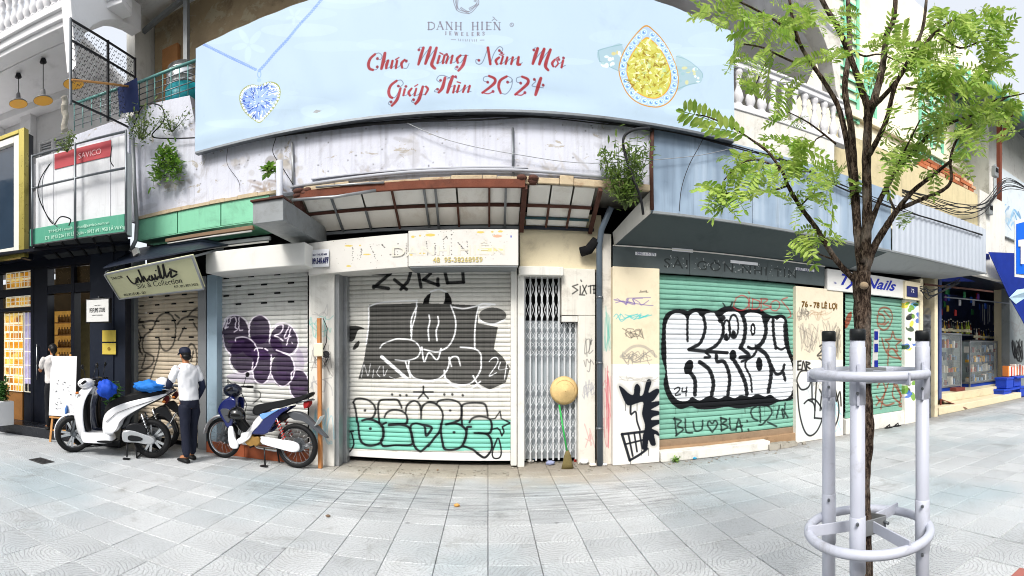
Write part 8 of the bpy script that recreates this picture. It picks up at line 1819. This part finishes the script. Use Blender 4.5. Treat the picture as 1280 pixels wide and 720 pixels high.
qd('inner_cloth', [PT(1170,352,7.3),PT(1245,352,7.3),PT(1236,318,6.4),PT(1232,318,6.4)], mat('deep_blue_canvas','1136a8'), ba, (0,0,.02))
bs = thing('blue_sign', 'blue street sign with a white letter T cut by the right edge', 'sign', tuple(PT(1280,312,5.0)))
qd('panel', [PT(1269,276,5.0),PT(1320,262,4.6),PT(1320,352,4.6),PT(1269,346,5.0)], mat('sign_white','d6d6d4'), bs); qd('face', [PT(1270.5,280,4.98),PT(1320,267,4.58),PT(1320,347,4.58),PT(1270.5,342,4.98)], mat('sign_blue','0f5fd0',.4,var=.03), bs, (0,.005,0))
qd('letter', [PT(1273,300,4.95),PT(1290,298,4.8),PT(1290,306,4.8),PT(1280,307,4.87),PT(1280,330,4.87),PT(1276,330,4.92),PT(1276,308,4.92),PT(1273,308,4.95)], mat('sign_white','d6d6d4'), bs, (0,.003,0))
MB().cyl(PT(1285,352,4.9)-Vector((0,0,0)), (PT(1285,352,4.9).x,4.9,0), .03, 8).build('pole', M['steel'], bs)
qd('art', [PT(1244,240,5.9),PT(1290,238,5.4),PT(1290,270,5.4),PT(1244,262,5.9)], mat('pale_blue_print','bcd3e2',.5,var=.35,vscale=7), bs) if False else None

# ---------------------------------------------------------------- upper right: cream facade with green louvres, yellowed parapet
cf = thing('cream_building', 'sunlit cream upper facade with pale green louvred shutters behind the tree', 'building', (9, 8.2, 4))
Yc = 8.2; cw = mat('warm_cream_render','ebe4cc',.85,var=.05,bump=.08,dirt='b9ab88',dirt_amt=.35,dirt_scale=1.2,streak=.12,streak_col='b0a68c')
MB().box(PX(985,Yc), PX(1236,Yc), Yc, Yc+.3, 3.9, 11).build('wall', cw, cf)
MB().box(PX(1040,Yc), PX(1236,Yc), Yc-.12, Yc, 7.0, 7.18).build('string_course', cw, cf, bevel=.01)
MB().box(PX(984,Yc), PX(1003,Yc), Yc-.25, Yc, 3.9, 11).build('pilaster', cw, cf, bevel=.01)
gl_ = mat('mint_louvre','7fc4a6',.6,var=.08)
def louv(px0, px1, z0, z1, Y=Yc-.03):
    f = _link('louvre_shutter', None); _attach(f, cf); a, b = PX(px0,Y), PX(px1,Y)
    o = MB().box(a,b,Y+.02,Y+.028,z0,z1).build('backing', mat('pale_louvre_back','cdd2c0',.7), None); o.parent = f
    for x in (a, (a+b)/2, b): o = MB().box(x-.04,x+.04,Y-.03,Y+.02,z0,z1).build('stile', gl_, None); o.parent = f
    n_ = int((z1-z0)/.22)
    for i in range(n_): zz = z0+.03+i*(z1-z0)/n_; o = MB().slab([(a,Y-.03,zz),(b,Y-.03,zz),(b,Y+.01,zz+.07),(a,Y+.01,zz+.07)], (0,.01,0)).build('slat', gl_, None); o.parent = f
louv(1040,1072,6.9,10.5); louv(1082,1094,7.2,8.6); louv(1150,1178,6.7,9.6); louv(1196,1226,7.4,10.4); louv(1146,1166,5.9,6.6)
wn_ = _link('window', None); _attach(wn_, cf); a, b = PX(1164,7.9), PX(1194,7.9)
for x0_, x1_ in ((a,(a+b)/2-.03),((a+b)/2+.03,b)):
    o = MB().box(x0_+.05,x1_-.05,7.93,7.94,4.98,5.5).build('pane', mat('grey_window_glass','55656e',.1,var=.2), None); o.parent = wn_
o = MB().box(a-.08,b+.08,7.95,8.19,4.86,5.62).build('frame', M['white'], None); o.parent = wn_
o = MB().box(a-.08,b+.08,7.88,7.93,4.86,4.93).box(a-.08,b+.08,7.88,7.93,5.55,5.62).box(a-.08,a,7.88,7.93,4.94,5.54).box(b,b+.08,7.88,7.93,4.94,5.54).box((a+b)/2-.04,(a+b)/2+.04,7.88,7.93,4.94,5.54).build('frame', M['white'], None); o.parent = wn_
yp = mat('yellowed_parapet','c9bd98',.9,var=.15,bump=.3,dirt='7d7462',dirt_amt=.7,dirt_scale=1.6,streak=.4,streak_col='6b6555')
pw_ = thing('old_parapet', 'yellowed crumbling parapet wall with a course of red bricks on top', 'wall', (8.5,6.6,4.5))
MB().box(PX(1043,6.6), PX(1222,6.6), 6.6, 6.8, 4.2, 5.62).build('wall', yp, pw_); MB().box(PX(1222.5,6.6), PX(1254,6.6), 6.55, 6.8, 3.5, 5.75).build('wall', M['white'], pw_)
brk = [MB().box(0,.235,0,.2,0,.075).mesh('brick', mat('old_red_brick','a3603f',.9,var=.3,vscale=9,rnd=.25)), MB().box(0,.2,0,.19,0,.07).mesh('brick', mat('pale_old_brick','c9a384',.9,var=.25,vscale=9,rnd=.2))]
x = PX(1150,6.6); xe = PX(1222,6.6)
for rw in range(3):
    xx = x+.12*rw
    while xx < xe-.25: share('brick', random.choice([brk[0],brk[0],brk[1]]), pw_, (xx, 6.59+random.uniform(-.012,.012), 5.625+rw*.088)); xx += .25
cn2 = MB().tube([PT(1003,70,7.9),PT(1006,140,7.9),PT(1006,240,7.0)], .02, 6); cn2.build('conduit', M['steel'], cf)
MB().box(-40, 40, -20, -19.7, 0, 14).build('opposite_facade', mat('opposite_render','b9b4a8',.9,var=.2)); tag(bpy.data.objects['opposite_facade'], 'plain pale facade across the street', 'building')
